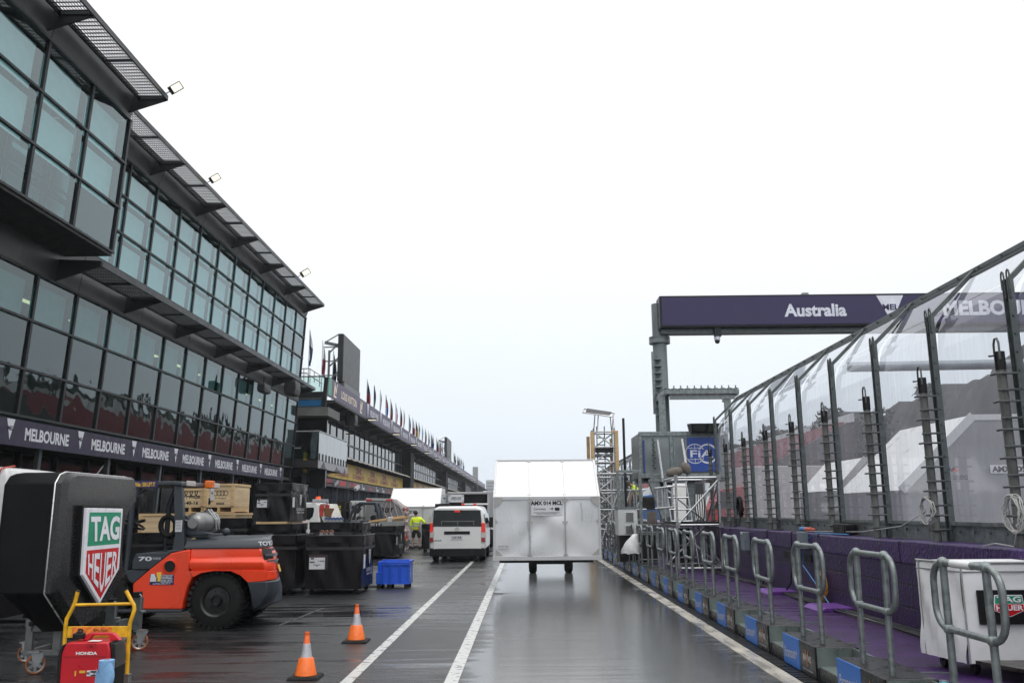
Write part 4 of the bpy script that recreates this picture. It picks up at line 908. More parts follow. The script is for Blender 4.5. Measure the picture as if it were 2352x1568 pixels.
rect(m,350,705,810,800,.25); rect(m,355,800,425,1115,.06); rect(m,735,800,810,1115,.06); rect(m,425,800,735,862,.06); rect(m,300,1120,780,1190,.07); rect(m,355,800,425,1115,.06,yq+.5); rect(m,735,800,810,1115,.06,yq+.5); rect(m,300,1120,780,1190,.07,yq+.5)
for a in (310,720): p=fq(a,1125);q=fq(a+55,1185); m.box(p.x,q.x,yq+.07,yq+.5,q.z,p.z)
P('wheel_frame',m,mat('frame_alu',(.20,.20,.20),.45,.5,.2,10),pod,.004)
m=MB()
for a in (445,705): p=fq(a,755); m.cyl(p,p-v3(0,.03,0),.028,n=10)
P('knob',m,black,pod)
p=fq(480,1340); bigcaster(pod,(p.x,yq,.098),.098); p=PY(*z2(360,1180),yq+.75); bigcaster(pod,(p.x,yq+.75,.095),.095,(.2,-.98,0))
def jack(a0,a1,b0,b1_,y,cast,cr_):
    m=MB(); rect(m,a0,b0+70,a1,b1_,.09,y); P('jack_post',m,galvd,pod,.004)
    m=MB(); rect(m,a0-6,b0,a1+4,b0+75,.11,y-.01); P('jack_cap',m,black,pod,.004)
    m=MB(); m.tube([fq(a1,b0+35,y),fq(a1+25,b0+32,y),fq(a1+38,b0+55,y),fq(a1+22,b0+250,y),fq(a1+45,b0+265,y)],.009,6); m.cyl(fq(a1+45,b0+265,y),fq(a1+95,b0+262,y),.018,n=8); P('crank',m,steel,pod)
    if cast: p=fq(cast[0],cast[1],y); bigcaster(pod,(p.x,y,cr_),cr_,(.35,-.93,0))
yj=G(*z2(1910,1112)).y
jack(1822,1895,325,860,yj,(1910,995),.1); yk=G(*z2(1600,1215)).y; jack(1455,1545,420,800,yk,(1610,1130),.1)
m=MB(); p=fq(1440,790,yk);q=fq(1860,860,yj); m.bar(p,v3(p.x,yj,p.z),.07,.05); rect(m,1790,850,1930,880,.12,yj); m.bar(v3(p.x,yk,.32),v3(XB-.2,yk-.1,.32),.08,.06); m.bar(fq(1860,820,yj),v3(XB-.2,yj-.5,.36),.08,.06); P('lower_bracket',m,galvd,pod,.004)
# wrapped load behind the pod
y9=11.6; x1=PY(20,1080,y9).x; z9=PY(60,1069,y9).z
wl=T('wrapped_load','white wrapped cargo load tied with red striped net behind the black pod','cargo',(x1-1.2,y9+.7,0))
P('wrap',MB().loft([[v3(x1-2.4+s,y9+s,z),v3(x1-s,y9+s,z),v3(x1-s,y9+1.4-s,z),v3(x1-2.4+s,y9+1.4-s,z)] for z,s in ((1.45,.03),(z9-.15,0),(z9-.03,.05),(z9,.25))]),mat('white_wrap',(.6,.6,.6),.35,0,.1,4,.4,3),wl,.03,60)
m=MB()
for i in range(9):
    x=x1-.1-.28*i
    m.tube([(x,y9-.012,z9-.75),(x-.14,y9-.012,z9-.4),(x,y9+.0,z9-.03),(x,y9+.3,z9+.012)],.012,5); m.tube([(x-.28,y9-.012,z9-.75),(x-.14,y9-.012,z9-.4),(x-.28,y9+.0,z9-.03)],.012,5)
P('net',m,mat('net_red',(.55,.09,.06),.6,0,.5,30),wl)
# yellow hand trolley
yt=8.05; q2=lambda a,b,y=yt:PY(*z2(a,b),y)
yel=mat('trolley_yellow',(.72,.40,.015),.38,0,.25,14,.1,40)
ty=T('hand_trolley','yellow platform trolley with orange taped sign on its handle','trolley',(q2(1300,1500).x,yt-.35,0))
dz=.17
xl_,xr_=q2(880,1500).x,q2(1740,1500).x
m=MB(); m.tube([q2(1065,315),q2(1020,480),q2(985,560),q2(912,690),q2(895,790),q2(882,1020),v3(xl_,yt,dz+.02)],.0175,10); m.tube([q2(1725,305),q2(1795,440),q2(1832,500),q2(1838,560),q2(1815,640),q2(1778,740),q2(1768,850),q2(1738,1400),v3(xr_,yt,dz+.02)],.0175,10)
m.tube([q2(1028,500),q2(1805,482)],.0135,8); m.tube([q2(885,1275),q2(1745,1278)],.012,8); P('handle_frame',m,yel,ty,sm=60)
m=MB()
for a,b in ((q2(1065,315),q2(1072,300)),(q2(1725,305),q2(1718,292))): m.cyl(a,b,.0185,n=10)
P('handle_cap',m,black,ty)
a=q2(935,792);b=q2(1755,940); sgn=P('sign_panel',MB().box(a.x,b.x,yt-.012,yt+.006,b.z,a.z),yel,ty,.003)
a2=q2(998,797);b2_=q2(1530,920); tap=MB().sheet(lambda u,v:v3(a2.x+(b2_.x-a2.x)*u,yt-.016-.004*math.sin(u*40+v*9)*math.sin(v*17+u*5),b2_.z+(a2.z-b2_.z)*v),30,10); tp_=P('orange_tape',tap,mat('tape_orange',(.85,.22,.03),.3,0,.15,20,.4,25),sgn,sm=60)
m=MB(); p=q2(1128,862); txt(m,'B',v3(p.x,yt-.026,p.z),X3,Z3,.055,.055,.05,.004); p=q2(1392,862); txt(m,'TCL C601',v3(p.x,yt-.026,p.z),X3,Z3,.048,.125,.02,.004); P('lettering',m,ink,tp_)
P('deck',MB().box(xl_-.05,xr_+.06,yt-.85,yt+.06,dz-.035,dz),mat('deck_alu',(.42,.42,.42),.4,.6,.3,12),ty,.006)
m=MB()
for x in (xl_,xr_): m.box(x-.025,x+.025,yt-.025,yt+.03,dz,dz+.11)
P('socket',m,steel,ty,.004)
for x in (xl_+.05,xr_-.05):
    for y in (yt-.75,yt-.05):
        t=MB().cyl((x-.015,y,.062),(x+.015,y,.062),.062,n=18); t.bar((x-.022,y,.06),(x-.022,y,dz-.036),.05,.006,(1,0,0)); t.bar((x+.022,y,.06),(x+.022,y,dz-.036),.05,.006,(1,0,0)); P('caster',t,black,ty)
# red inverter generator
yg=7.55; q3=lambda a,b,y=yg:PY(*z2(a,b),y)
red=mat('generator_red',(.50,.008,.018),.35,0,.1,5,.08,90)
ge=T('portable_generator','red portable generator with carry handle and white maker name on the yellow trolley','generator',(q3(1200,1500).x,yg+.15,dz))
zb_=dz+.015
def gp(pts,y,d,mb=None): return (mb or MB()).prism([q3(*p) if p[1]<1495 else v3(q3(*p).x,yg,zb_+.03) for p in pts],(0,d,0)).tf(Matrix.Translation((0,y-yg,0)))
P('body_shell',gp([(815,1500),(822,1330),(840,1170),(870,1085),(905,1030),(940,1012),(1475,1010),(1495,1100),(1502,1250),(1490,1500)],yg,.27),red,ge,.012,40)
m=MB(); gp([(770,1500),(775,1250),(800,1130),(850,1040),(905,1032),(866,1085),(838,1170),(820,1330),(812,1500)],yg+.01,.25,m); P('left_end',m,black,ge,.01)
m=MB(); gp([(1477,1010),(1500,1004),(1520,1080),(1532,1240),(1528,1400),(1515,1500),(1493,1500),(1504,1250),(1496,1100)],yg+.02,.23,m); e_=P('exhaust_end',m,black,ge,.012)
m=MB()
for i in range(13): b=1050+i*26; x=q3(1531,b).x+.004; z=q3(1531,b).z; m.bar((x,yg+.05,z),(x,yg+.23,z+.012),.012,.009,(0,0,1))
P('louvre',m,mat('louvre_grey',(.12,.12,.11),.4,.4),e_)
m=MB(); hp=[(1045,1008),(1075,960),(1100,925),(1135,906),(1450,906),(1490,930),(1530,970),(1560,1008)]; hi=[(1128,1008),(1150,975),(1178,942),(1205,936),(1395,936),(1412,950),(1425,1008)]
ps=[q3(*p) for p in hp];pi=[q3(*p) for p in hi]
m.prism(ps[:4]+[pi[3],pi[2],pi[1],pi[0]],(0,.06,0)).prism([ps[3],ps[4],pi[4],pi[3]],(0,.06,0)).prism([pi[4],ps[4],ps[5],ps[6],ps[7],pi[6],pi[5]],(0,.06,0)).tf(Matrix.Translation((0,.10,0)))
P('carry_handle',m,red,ge,.008)
m=MB(); p=q3(1000,950); m.cyl(p+v3(0,.1,-.02),p+v3(0,.1,.025),.05,n=16); m.box(p.x-.02,p.x+.02,yg+.08,yg+.12,p.z+.025,p.z+.04); P('fuel_cap',m,black,ge,.006)
m=MB(); p=q3(1188,1158); txt(m,'HONDA',v3(p.x,yg,p.z),X3,Z3,.0255,.178,.04,.004); P('lettering',m,white,ge)
m=MB(); a=q3(1185,1085);b=q3(1310,1025); 
for r_ in ((a.x,b.x,a.z,a.z+.002),(a.x,b.x,b.z-.002,b.z),(a.x,a.x+.002,a.z,b.z),(b.x-.002,b.x,a.z,b.z)): m.box(r_[0],r_[1],yg-.002,yg+.002,r_[2],r_[3])
a=q3(870,1212);b=q3(1460,1206); m.box(a.x,b.x,yg-.002,yg+.002,a.z,a.z+.004); a=q3(1225,1075);b=q3(1270,1048); m.box(a.x,b.x,yg-.003,yg+.002,a.z,b.z); P('panel_seam',m,mat('seam_red',(.16,.004,.006),.5),ge)
a=q3(1185,1028,yg);b=q3(1355,1003,yg); P('top_label',MB().face(v3(a.x,yg+.004,b.z+.004),v3(b.x,yg+.004,b.z+.004),v3(b.x+.004,yg+.06,b.z+.006),v3(a.x+.01,yg+.06,b.z+.006)),white,ge)
m=MB()
for r_ in ((1085,1395,1168,1430),(1018,1400,1045,1470)): a=q3(r_[0],r_[3]);b=q3(r_[2],r_[1]); m.box(a.x,b.x,yg-.003,yg+.002,a.z,b.z)
P('warning_label',m,mat('label_amber',(.75,.42,.05),.4),ge)
m=MB(); a=q3(1185,1470);b=q3(1340,1392); m.box(a.x,b.x,yg-.003,yg+.002,a.z,b.z); l=P('data_label',m,labelm,ge)
m=MB(); p=q3(1210,1432); txt(m,'90',v3(p.x,yg-.003,p.z),X3,Z3,.02,.025,.03); a=q3(1240,1422);b=q3(1338,1398); m.box(a.x,b.x,yg-.005,yg-.002,a.z,b.z); a=q3(1240,1466);b=q3(1338,1450); m.box(a.x,b.x,yg-.005,yg-.002,a.z,b.z); txt(m,'CE',v3(q3(1290,1436).x,yg-.003,q3(1290,1436).z),X3,Z3,.012,None,.02); P('lettering',m,ink,l)
P('foot',MB().box(q3(830,1400).x,q3(1480,1400).x,yg+.03,yg+.24,dz,zb_+.03),black,ge)
# roll of blue paper
yr=7.25; q4=lambda a,b:PY(*z2(a,b),yr); c=q4(1463,1250); rr=(q4(1565,1250).x-q4(1365,1250).x)/2
pr=T('paper_roll','upright roll of blue paper with a loose sheet in front of the red generator','paper roll',(c.x,yr,dz))
bp=mat('blue_paper',(.20,.38,.62),.8,0,.08,10,.25,30)
P('roll',MB().lathe((c.x,yr,dz),Z3,[(rr,0),(rr,c.z-dz),(rr*.42,c.z-dz),(rr*.40,c.z-dz-.03)],28),bp,pr,sm=40)
P('core',MB().lathe((c.x,yr,c.z-.05),Z3,[(rr*.40,0),(rr*.40,.052),(rr*.34,.052),(rr*.33,0)],20),mat('card_core',(.32,.30,.28),.8),pr)
m=MB().sheet(lambda u,v:v3(c.x-rr*1.05+u*(rr*2.05+.045*v+.02*math.sin(v*6)),yr-rr*(.25+.85*math.sin(math.pi*(.1+.8*u)))-.012-.02*v*math.sin(u*7+v*4),c.z-.05-.035*math.sin(u*5)-v*(c.z-.05-dz)),14,10); P('loose_sheet',m,bp,pr,sm=60)
m=MB(); p=q3(1000,1560); m.tube([v3(p.x-.10,yg-.1,dz+.01),v3(p.x,yg-.13,dz+.02),v3(p.x+.1,yg-.09,dz+.012),v3(p.x+.2,yg-.12,dz+.012)],.009,6)
m.tube([v3(p.x+.03+.035*math.cos(t*.52),yg-.12+.035*math.sin(t*.52),dz+.02) for t in range(13)],.006,6); S('power_cable',m,black,'black cable lying on the trolley deck below the red generator','cable',sm=60)
# ---------------------------------------------------------------- aluminium air cargo containers
def gusset(mb,o,u,v,s): flat(mb,o,u,v,[(-s,0),(s,0),(s*.35,-s*.8),(0,-s*.95),(-s*.35,-s*.8)],.006)
def dents(x,z,k): return .035*math.exp(-((x*.9+z-.3+k)**2)*9)-.03*math.exp(-((x*1.1-z+.2)**2)*11)+.02*math.sin(x*2.6+k)*math.sin(z*3.1+k)
def amx(lab,x0,x1,y0,z0,wl,zs,sl,hs,text,name='air_cargo_container',dl=3.18):
    # front face at y0 (x0..x1) up to zs, then a slope going back sl and up hs
    c=T(name,lab,'cargo container',((x0+x1)/2,y0+dl/2,z0))
    w_=x1-x0; y1=y0+dl; zt_=zs+hs
    b=MB(); b.sheet(lambda u,v:v3(x0+w_*u,y0-dents((u-.5)*w_,v*(zs-z0)-.7,0)*math.sin(math.pi*u)**.5*math.sin(math.pi*v)**.5,z0+.09+(zs-z0-.09)*v),48,30); P('front_panel',b,amxm,c,sm=60)
    b=MB(); b.face((x0,y0,zs),(x1,y0,zs),(x1-.03,y0+sl,zt_),(x0+.03,y0+sl,zt_)); b.face((x0+.03,y0+sl,zt_),(x1-.03,y0+sl,zt_),(x1-.03,y1,zt_),(x0+.03,y1,zt_)); P('roof_panel',b,amxw,c)
    b=MB()
    for x,s in ((x0,1),(x1,-1)): b.face((x,y0,z0),(x,y1,z0),(x+s*.0,y1,zs),(x+s*.03,y1,zt_),(x+s*.03,y0+sl,zt_),(x,y0,zs))
    b.face((x0,y1,z0),(x1,y1,z0),(x1,y1,zs),(x0,y1,zs)); b.face((x0+.03,y1,zt_),(x1-.03,y1,zt_),(x1,y1,zs),(x0,y1,zs)); P('side_panel',b,amxm,c)
    t=MB(); t.box(x0-.02,x1+.02,y0-.03,y1,z0,z0+.09); t.bar((x0,y0,zs),(x1,y0,zs),.06,.07)
    for x,s in ((x0+.015,1),(x1-.015,-1)): t.bar((x,y0-.004,z0+.09),(x,y0-.004,zs),.05,.03,(0,1,0)); t.bar((x,y0,zs),(x+s*.03,y0+sl,zt_),.05,.04)
    t.bar((x0+.02,y0+sl,zt_),(x1-.02,y0+sl,zt_),.05,.04)
    P('edge_profile',t,trim,c,.004)
    t=MB(); t2=MB(); sd=v3(0,sl,hs).normalized()
    for q in (1/3,2/3):
        x=x0+w_*(q+.005); t2.box(x-.014,x+.014,y0-.045,y0-.04,z0+.09,zs); t.bar((x,y0,zs+.01),(x,y0+sl,zt_+.01),.024,.012,(0,-hs,sl))
    P('roof_seam',t,mat('seam_pale',(.66,.66,.66),.4),c); P('seam',t2,mat('seam_metal',(.36,.36,.36),.35,.5),c)
    t=MB(); zm=z0+(zs-z0)*.62
    for q in (1/3,2/3):
        x=x0+w_*(q+.005)
        gusset(t,(x,y0-.046,zm),X3,Z3,.07); gusset(t,(x,y0-.046,zs-.04),X3,Z3,.07); gusset(t,(x,y0+.05,zs+.06),X3,-sd,.06); gusset(t,(x,y0+sl-.02,zt_-.008),X3,sd,.06); gusset(t,(x,y0-.046,z0+.095),X3,(0,0,-1),.06)
    for x,s in ((x0,1),(x1,-1)):
        t.face((x+s*.02,y0-.036,zs+.02),(x+s*.20,y0-.036,zs+.02),(x+s*.20,y0-.036,zs-.04),(x+s*.14,y0-.036,zs-.13),(x+s*.02,y0-.036,zs-.2)); t.face((x+s*.02,y0-.012,z0+.1),(x+s*.2,y0-.012,z0+.1),(x+s*.02,y0-.012,z0+.27)); t.face((x+s*.02,y0-.012,zm-.07),(x+s*.1,y0-.012,zm),(x+s*.02,y0-.012,zm+.07))
    P('gusset',t,mat('rivet_plate',(.40,.39,.37),.4,.4,.1,10),c)
    t=MB()
    for q in (1/3,2/3):
        for i in range(24):
            z=z0+.14+i*(zs-z0-.2)/24
            for d in (-.03,.03): t.cyl((x0+w_*(q+.005)+d,y0-.001,z),(x0+w_*(q+.005)+d,y0-.008,z),.006,.004,n=6)
    for i in range(60): x=x0+.06+i*(w_-.12)/59; t.cyl((x,y0-.001,zm),(x,y0-.008,zm),.006,.004,n=5); t.cyl((x,y0-.03,z0+.07),(x,y0-.036,z0+.07),.006,.004,n=5)
    P('rivet',t,trim,c); tag(c.children[-1],kind='stuff')
    return c
y0=19.5; xa=PY(1134,1287,y0).x; xb=PY(1381,1287,y0).x; z0_=PY(1250,1286,y0).z; zs_=PY(1250,1143,y0).z
pA=PY(1250,1057,y0+.85)
A=amx('silver aluminium cargo container with AMX 014 MCL lettering on a dolly in the fast lane',xa,xb,y0,z0_,0,zs_,.85,pA.z-zs_,'')
def q6(a,b,y=y0): return PY(979.9+.23434*a,980+.23434*b,y)
a=q6(1025,722);b=q6(1330,865); l=P('label',MB().box(a.x,b.x,y0-.034,y0-.03,b.z,a.z),labelm,A)
m=MB(); p=q6(1176,745); txt(m,'AMX 014 MCL',v3(p.x,y0-.034,p.z),X3,Z3,.092,.70,.045); p=q6(1120,805); txt(m,'DP WORLD',v3(p.x,y0-.034,p.z),X3,Z3,.035,.21,.02)
p=q6(1060,805); ring(m,v3(p.x,y0-.034,p.z),X3,Z3,.016,.024,12,.004,30,330); p=q6(1222,803); flat(m,v3(p.x,y0-.034,p.z),X3,Z3,[(-.05,-.0),(.045,.03),(.02,-.025),(-.0,-.0)],.004)
for a_ in (1270,1288): p=q6(a_,803); ring(m,v3(p.x,y0-.034,p.z),X3,Z3,.0,.036,18,.004+(a_-1270)*.0001)
for i,(bb_,w_) in enumerate(((841,.58),(853,.44))):
    p=q6(1180,bb_)
    for k in range(int(w_/.022)): flat(m,v3(p.x-w_/2+k*.022,y0-.034,p.z),X3,Z3,[(0,0),(.012,0),(.012,.016),(0,.016)],.004)
P('lettering',m,ink,l)
a=q6(702,1158);b=q6(806,1193); l=P('weight_label',MB().box(a.x,b.x,y0-.034,y0-.03,b.z,a.z),labelm,A); m=MB(); cx=(a.x+b.x)/2
txt(m,'MGW 6804 kg 15000 lb',v3(cx,y0-.034,b.z+(a.z-b.z)*.7),X3,Z3,.02,.22,.02); txt(m,'TARE   355 kg   783 lb',v3(cx,y0-.034,b.z+(a.z-b.z)*.3),X3,Z3,.02,.22,.02); P('lettering',m,ink,l)
m=MB(); p=q6(1510,740);q=q6(1522,920); m.box(p.x,p.x+.012,y0-.02,y0-.012,q.z+.3,p.z); m.box(p.x+.02,p.x+.028,y0-.02,y0-.012,q.z,p.z-.1); P('scratch',m,mat('scratch_grey',(.32,.32,.31),.5,.4),A)
D=T('cargo_dolly','dark low cargo dolly carrying the silver AMX 014 container','dolly',((xa+xb)/2,y0+1.6,0))
P('deck',MB().box(xa+.1,xb-.1,y0+.9,y0+3.1,z0_-.1,z0_-.01),frame_m,D)
yd=G(1225,1315).y
for vx in (1224,1306):
    x=PY(vx,1310,yd).x
    for yy in (yd,): t,k=wheel_mb((x,yd,.28),.28,.22,(1,0,0)); o=P('wheel',t,rubber,D,sm=35); P('rim',k,rimb,o,sm=35)
x_a,x_b=PY(1224,1310,yd).x,PY(1306,1310,yd).x
P('axle',MB().cyl((x_a,yd,.28),(x_b,yd,.28),.05).box(x_a-.1,x_b+.1,yd-.1,yd+.1,.34,z0_-.11).box(x_a-.15,x_a+.15,yd-.3,yd+.3,.42,z0_-.11).box(x_b-.15,x_b+.15,yd-.3,yd+.3,.42,z0_-.11),frame_m,D)
y7=43.; xa=PY(891,1230,y7).x; xb=PY(998,1230,y7).x
A2=amx('white roofed aluminium cargo container marked 007 MCL beyond the standing man',xa,xb+.25,y7,.32,0,PY(940,1164,y7).z,1.35,PY(940,1121,y7+1.35).z-PY(940,1164,y7).z,'')
def q5(a,b,y): return PY(551.2+.23434*a,980+.23434*b,y)
a=q5(1640,805,y7);b=q5(1752,870,y7); l=P('label',MB().box(a.x-.25,b.x,y7-.04,y7-.03,b.z,a.z),labelm,A2); TX('AMX 007 MCL',l,ink,((a.x-.25+b.x)/2,y7-.04,a.z-.14),X3,Z3,.18,b.x-a.x+.1,.04)
P('load_bed',MB().box(x1-2.5,x1+.1,y9-.05,y9+1.5,1.3,1.44).box(x1-2.3,x1-.2,y9+.1,y9+1.3,.3,1.3),black,wl)
# ---------------------------------------------------------------- white van (rear view)
y0=G(1000,1290).y; vxl=PY(985.7,1250,y0).x; vxr=PY(1115,1250,y0).x; vw=vxr-vxl; vc=(vxl+vxr)/2
def qv(a,b,y=None): return PY(979.9+.23434*a,980+.23434*b,y0 if y is None else y)
zt=qv(330,783).z; zw0=qv(300,975).z; zbm=qv(300,1190).z; zbb=qv(300,1255).z
Vn=T('van','white passenger van with lit red tail lamps, seen from behind','van',(vc,y0+2.6,0))
vpaint=mat('van_white',(.74,.75,.74),.25,0,.03,1,coat=.5)
# body cross sections along the length: (dy, half width low, half width top, top z, bottom z)
def sec(dy,hw,ht,zt_,zb_,zs):
    p=[(-hw,zb_),(-hw-.0,zs),(-hw*.985,zs+.25),(-ht,zt_-.16),(-ht*.93,zt_-.05),(-ht*.78,zt_),(ht*.78,zt_),(ht*.93,zt_-.05),(ht,zt_-.16),(hw*.985,zs+.25),(hw,zs),(hw,zb_)]
    return [v3(vc+a,y0+dy,z) for a,z in p]
hw=vw/2; ht=hw*.885
b=MB().loft([sec(.03,hw*.96,ht*.97,zt-.03,zbm,zw0-.2),sec(.10,hw,ht,zt,zbm-.02,zw0-.2),sec(.5,hw,ht,zt+.03,.42,zw0-.2),sec(3.4,hw,ht,zt+.05,.42,zw0-.2),sec(4.2,hw*.99,ht*.93,zt-.35,.42,zw0-.25),sec(5.15,hw*.93,ht*.86,.95,.42,.75)])
P('body',b,vpaint,Vn,.03,50)
# tail gate: raised panel, dark glass, handle strip
tg=MB(); a=qv(68,975);c=qv(535,1196); tg.box(a.x,c.x,y0-.015,y0+.06,c.z,a.z); tailg=P('tailgate',tg,vpaint,Vn,.015)
gw=MB(); gw.face(qv(58,975,y0-.022),qv(540,975,y0-.022),qv(528,815,y0+.0),qv(70,815,y0+.0)); P('rear_window',gw,dglass,tailg)
gs=MB(); gs.box(qv(150,0).x,qv(470,0).x,y0-.028,y0-.024,qv(0,930).z,qv(0,922).z); gs.box(qv(150,0).x,qv(156,0).x,y0-.028,y0-.024,qv(0,965).z,qv(0,930).z); gs.box(qv(460,0).x,qv(466,0).x,y0-.028,y0-.024,qv(0,965).z,qv(0,930).z);gs.box(qv(305,0).x,qv(312,0).x,y0-.028,y0-.024,qv(0,965).z,qv(0,930).z); P('seat_rail',gs,mat('seat_grey',(.16,.17,.17),.6),Vn)
a=qv(172,1022);c=qv(425,1050); P('handle_strip',MB().box(a.x,c.x,y0-.035,y0-.01,c.z,a.z),black,tailg,.008)
a=qv(245,1062);c=qv(352,1103); pl=P('number_plate',MB().box(a.x,c.x,y0-.03,y0-.012,c.z,a.z),labelm,tailg); TX('1UX 3UL',pl,ink,((a.x+c.x)/2,y0-.03,(a.z+c.z)/2),X3,Z3,(a.z-c.z)*.62,(c.x-a.x)*.86,.02)
m=MB(); o=qv(298,1005,y0-.018); ring(m,o,X3,Z3,.055,.068,24,.004); 
for sx,sz in ((.062,.02),): 
    for i in range(24):
        t0,t1=2*math.pi*i/24,2*math.pi*(i+1)/24
        m.face(*[o+v3(math.cos(t)*s*.62*0+math.cos(t)*(.055*s),-.005,math.sin(t)*(.022*s)+.02) for t,s in ((t0,.8),(t0,1),(t1,1),(t1,.8))]); m.face(*[o+v3(math.cos(t)*.02*s,-.005,math.sin(t)*.045*s) for t,s in ((t0,.7),(t0,1),(t1,1),(t1,.7))])
P('emblem',m,steel,tailg); TX('HIACE',tailg,mat('badge_grey',(.12,.12,.12),.3,.5),qv(106,1112,y0-.016),X3,Z3,.05,.27,.02)
for s,(a0,a1) in ((-1,(28,62)),(1,(536,575))):
    o=None
    for nm,b0,b1,mt in (('tail_lamp',940,1030,redl),('lamp_lens',1032,1085,clear),('tail_lamp',1087,1122,mat('lamp_dark_red',(.35,.012,.012),.2))):
        t=.06 if s<0 else .06
        m=MB().hexa([qv(a0,b1,y0-.02),qv(a1,b1,y0-.025),qv(a1-(4 if s>0 else 0),b0,y0-.02),qv(a0+(8 if s<0 else 0),b0,y0-.015)]+[qv(a0,b1,y0-.02)+v3(0,.12,0),qv(a1,b1,y0-.025)+v3(0,.12,0),qv(a1-(4 if s>0 else 0),b0,y0-.02)+v3(0,.12,0),qv(a0+(8 if s<0 else 0),b0,y0-.015)+v3(0,.12,0)]); P(nm,m,mt,Vn,.01)
P('bumper',MB().loft([[v3(vc+a*hw,y0+d,z) for a,d in ((-1.0,.2),(-.97,-.0),(-.5,-.06),(.5,-.06),(.97,-.0),(1.0,.2),(1,.6),(-1,.6))] for z in (zbb-.05,zbb+.02,zbm)]),black,Vn,.02)
a=qv(272,818);c=qv(328,836); P('brake_lamp',MB().box(a.x,c.x,y0-.03,y0+.02,c.z,a.z),redl,Vn,.005); m=MB(); m.tube([qv(330,815,y0-.03),qv(450,835,y0-.035)],.012,6); P('wiper',m,black,Vn)
for s in (-1,1):
    for dy in (.95,4.2): t,k=wheel_mb((vc+s*(hw-.14),y0+dy,.33),.33,.22,(1,0,0)); o=P('wheel',t,rubber,Vn,sm=35); P('rim',k,steel,o,sm=35)
    P('side_window',MB().face(*[v3(vc+s*(hw*.985-(z-zw0)*.10+.012),y0+d,z) for d,z in ((.5,zw0+.08),(3.6,zw0+.08),(3.5,zt-.22),(.5,zt-.22))]),dglass,Vn)
m=MB(); mr=qv(635,935,y0+3.4); m.hexa([mr+v3(a,b_,c_) for a,b_,c_ in ((-.1,-.05,-.18),(.1,-.05,-.18),(.1,.1,-.18),(-.1,.1,-.18),(-.08,-.05,.2),(.1,-.05,.2),(.1,.1,.2),(-.08,.1,.2))]); m.bar(mr+v3(-.3,.05,-.1),mr+v3(0,.05,-.05),.05,.05); P('wing_mirror',m,black,Vn,.02)
P('underbody',MB().box(vc-hw*.8,vc+hw*.8,y0+.3,y0+5,.22,.45).tube([qv(420,1265,y0+.2),qv(490,1275,y0+.2)],.04,8),black,Vn)
rr=MB(); a=qv(85,775,y0+1);c=qv(470,757,y0+1); rr.box(a.x,a.x+.5,y0+.9,y0+1.2,a.z-.05,a.z+.08); rr.box(a.x,c.x,y0+1.0,y0+1.08,a.z-.02,a.z+.03); rr.box(a.x+.3,a.x+.36,y0+.6,y0+3.4,a.z-.06,a.z+.0); P('roof_rack',rr,black,Vn)
# ---------------------------------------------------------------- box truck with open back, ahead of the van
yb=37.; q=lambda a,b:qv(a,b,yb)
BT=T('box_truck','box truck with open black loading bay ahead of the white van','truck',(q(400,700).x,yb+2.5,0))
xa=q(203,700).x; xb=q(615,700).x; zt=q(400,636).z; zb=.95
m=MB(); m.box(xa,xa+.07,yb,yb+5,zb,zt); m.box(xb-.09,xb,yb,yb+5,zb,zt); m.box(xa+.071,xb-.091,yb,yb+5,zt-.09,zt); m.box(xa+.071,xb-.091,yb,yb+5,zb,zb+.08); P('box_body',m,mat('truck_grey',(.40,.41,.42),.4,.3),BT,.01)
P('bay_lining',MB().box(xa+.08,xb-.1,yb+.4,yb+.5,zb+.09,zt-.1),black,BT)
P('bumper_bar',MB().box(q(345,0).x,q(600,0).x,yb-.1,yb+.02,q(0,768).z,q(0,752).z),white,BT,.01)
for a_ in (345,460): p=q(a_,760); P('tail_lamp',MB().box(p.x,p.x+.12,yb-.12,yb-.09,p.z-.04,p.z+.04),redl,BT)
a=q(213,740);c=q(366,663); l=P('sign_panel',MB().box(a.x,c.x,yb-.03,yb,a.z,c.z),labelm,BT,.01); cx=(a.x+c.x)/2; m=MB(); txt(m,'AMX 010',v3(cx,yb-.03,a.z+(c.z-a.z)*.62),X3,Z3,.08,.42,.03); txt(m,'INVENTORY',v3(cx,yb-.03,a.z+(c.z-a.z)*.4),X3,Z3,.08,.42,.02)
for u in (.06,.94):
    for w_ in (.12,.88): ring(m,v3(a.x+(c.x-a.x)*u,yb-.03,a.z+(c.z-a.z)*w_),X3,Z3,.035,.05,10)
P('lettering',m,mat('ink_grey',(.1,.1,.11),.5),l)
a=q(140,752);c=q(192,655); P('side_cabinet',MB().box(a.x,c.x,yb+.2,yb+.9,a.z,c.z),mat('cabinet_pale',(.48,.52,.54),.4),BT,.01); a=q(160,702);c=q(180,690); P('cabinet_latch',MB().box(a.x,c.x,yb+.18,yb+.2,a.z,c.z),black,BT)
P('chassis',MB().box(xa+.3,xb-.3,yb+.3,yb+7.0,.55,.93).box(xa+.1,xb-.1,yb+5.1,yb+7,.93,zt-.5),frame_m,BT)
for s in (xa+.2,xb-.2):
    for dy in (1.3,6.2): t,k=wheel_mb((s,yb+dy,.42),.42,.28,(1,0,0)); o=P('wheel',t,rubber,BT,sm=35); P('rim',k,rimb,o,sm=35)
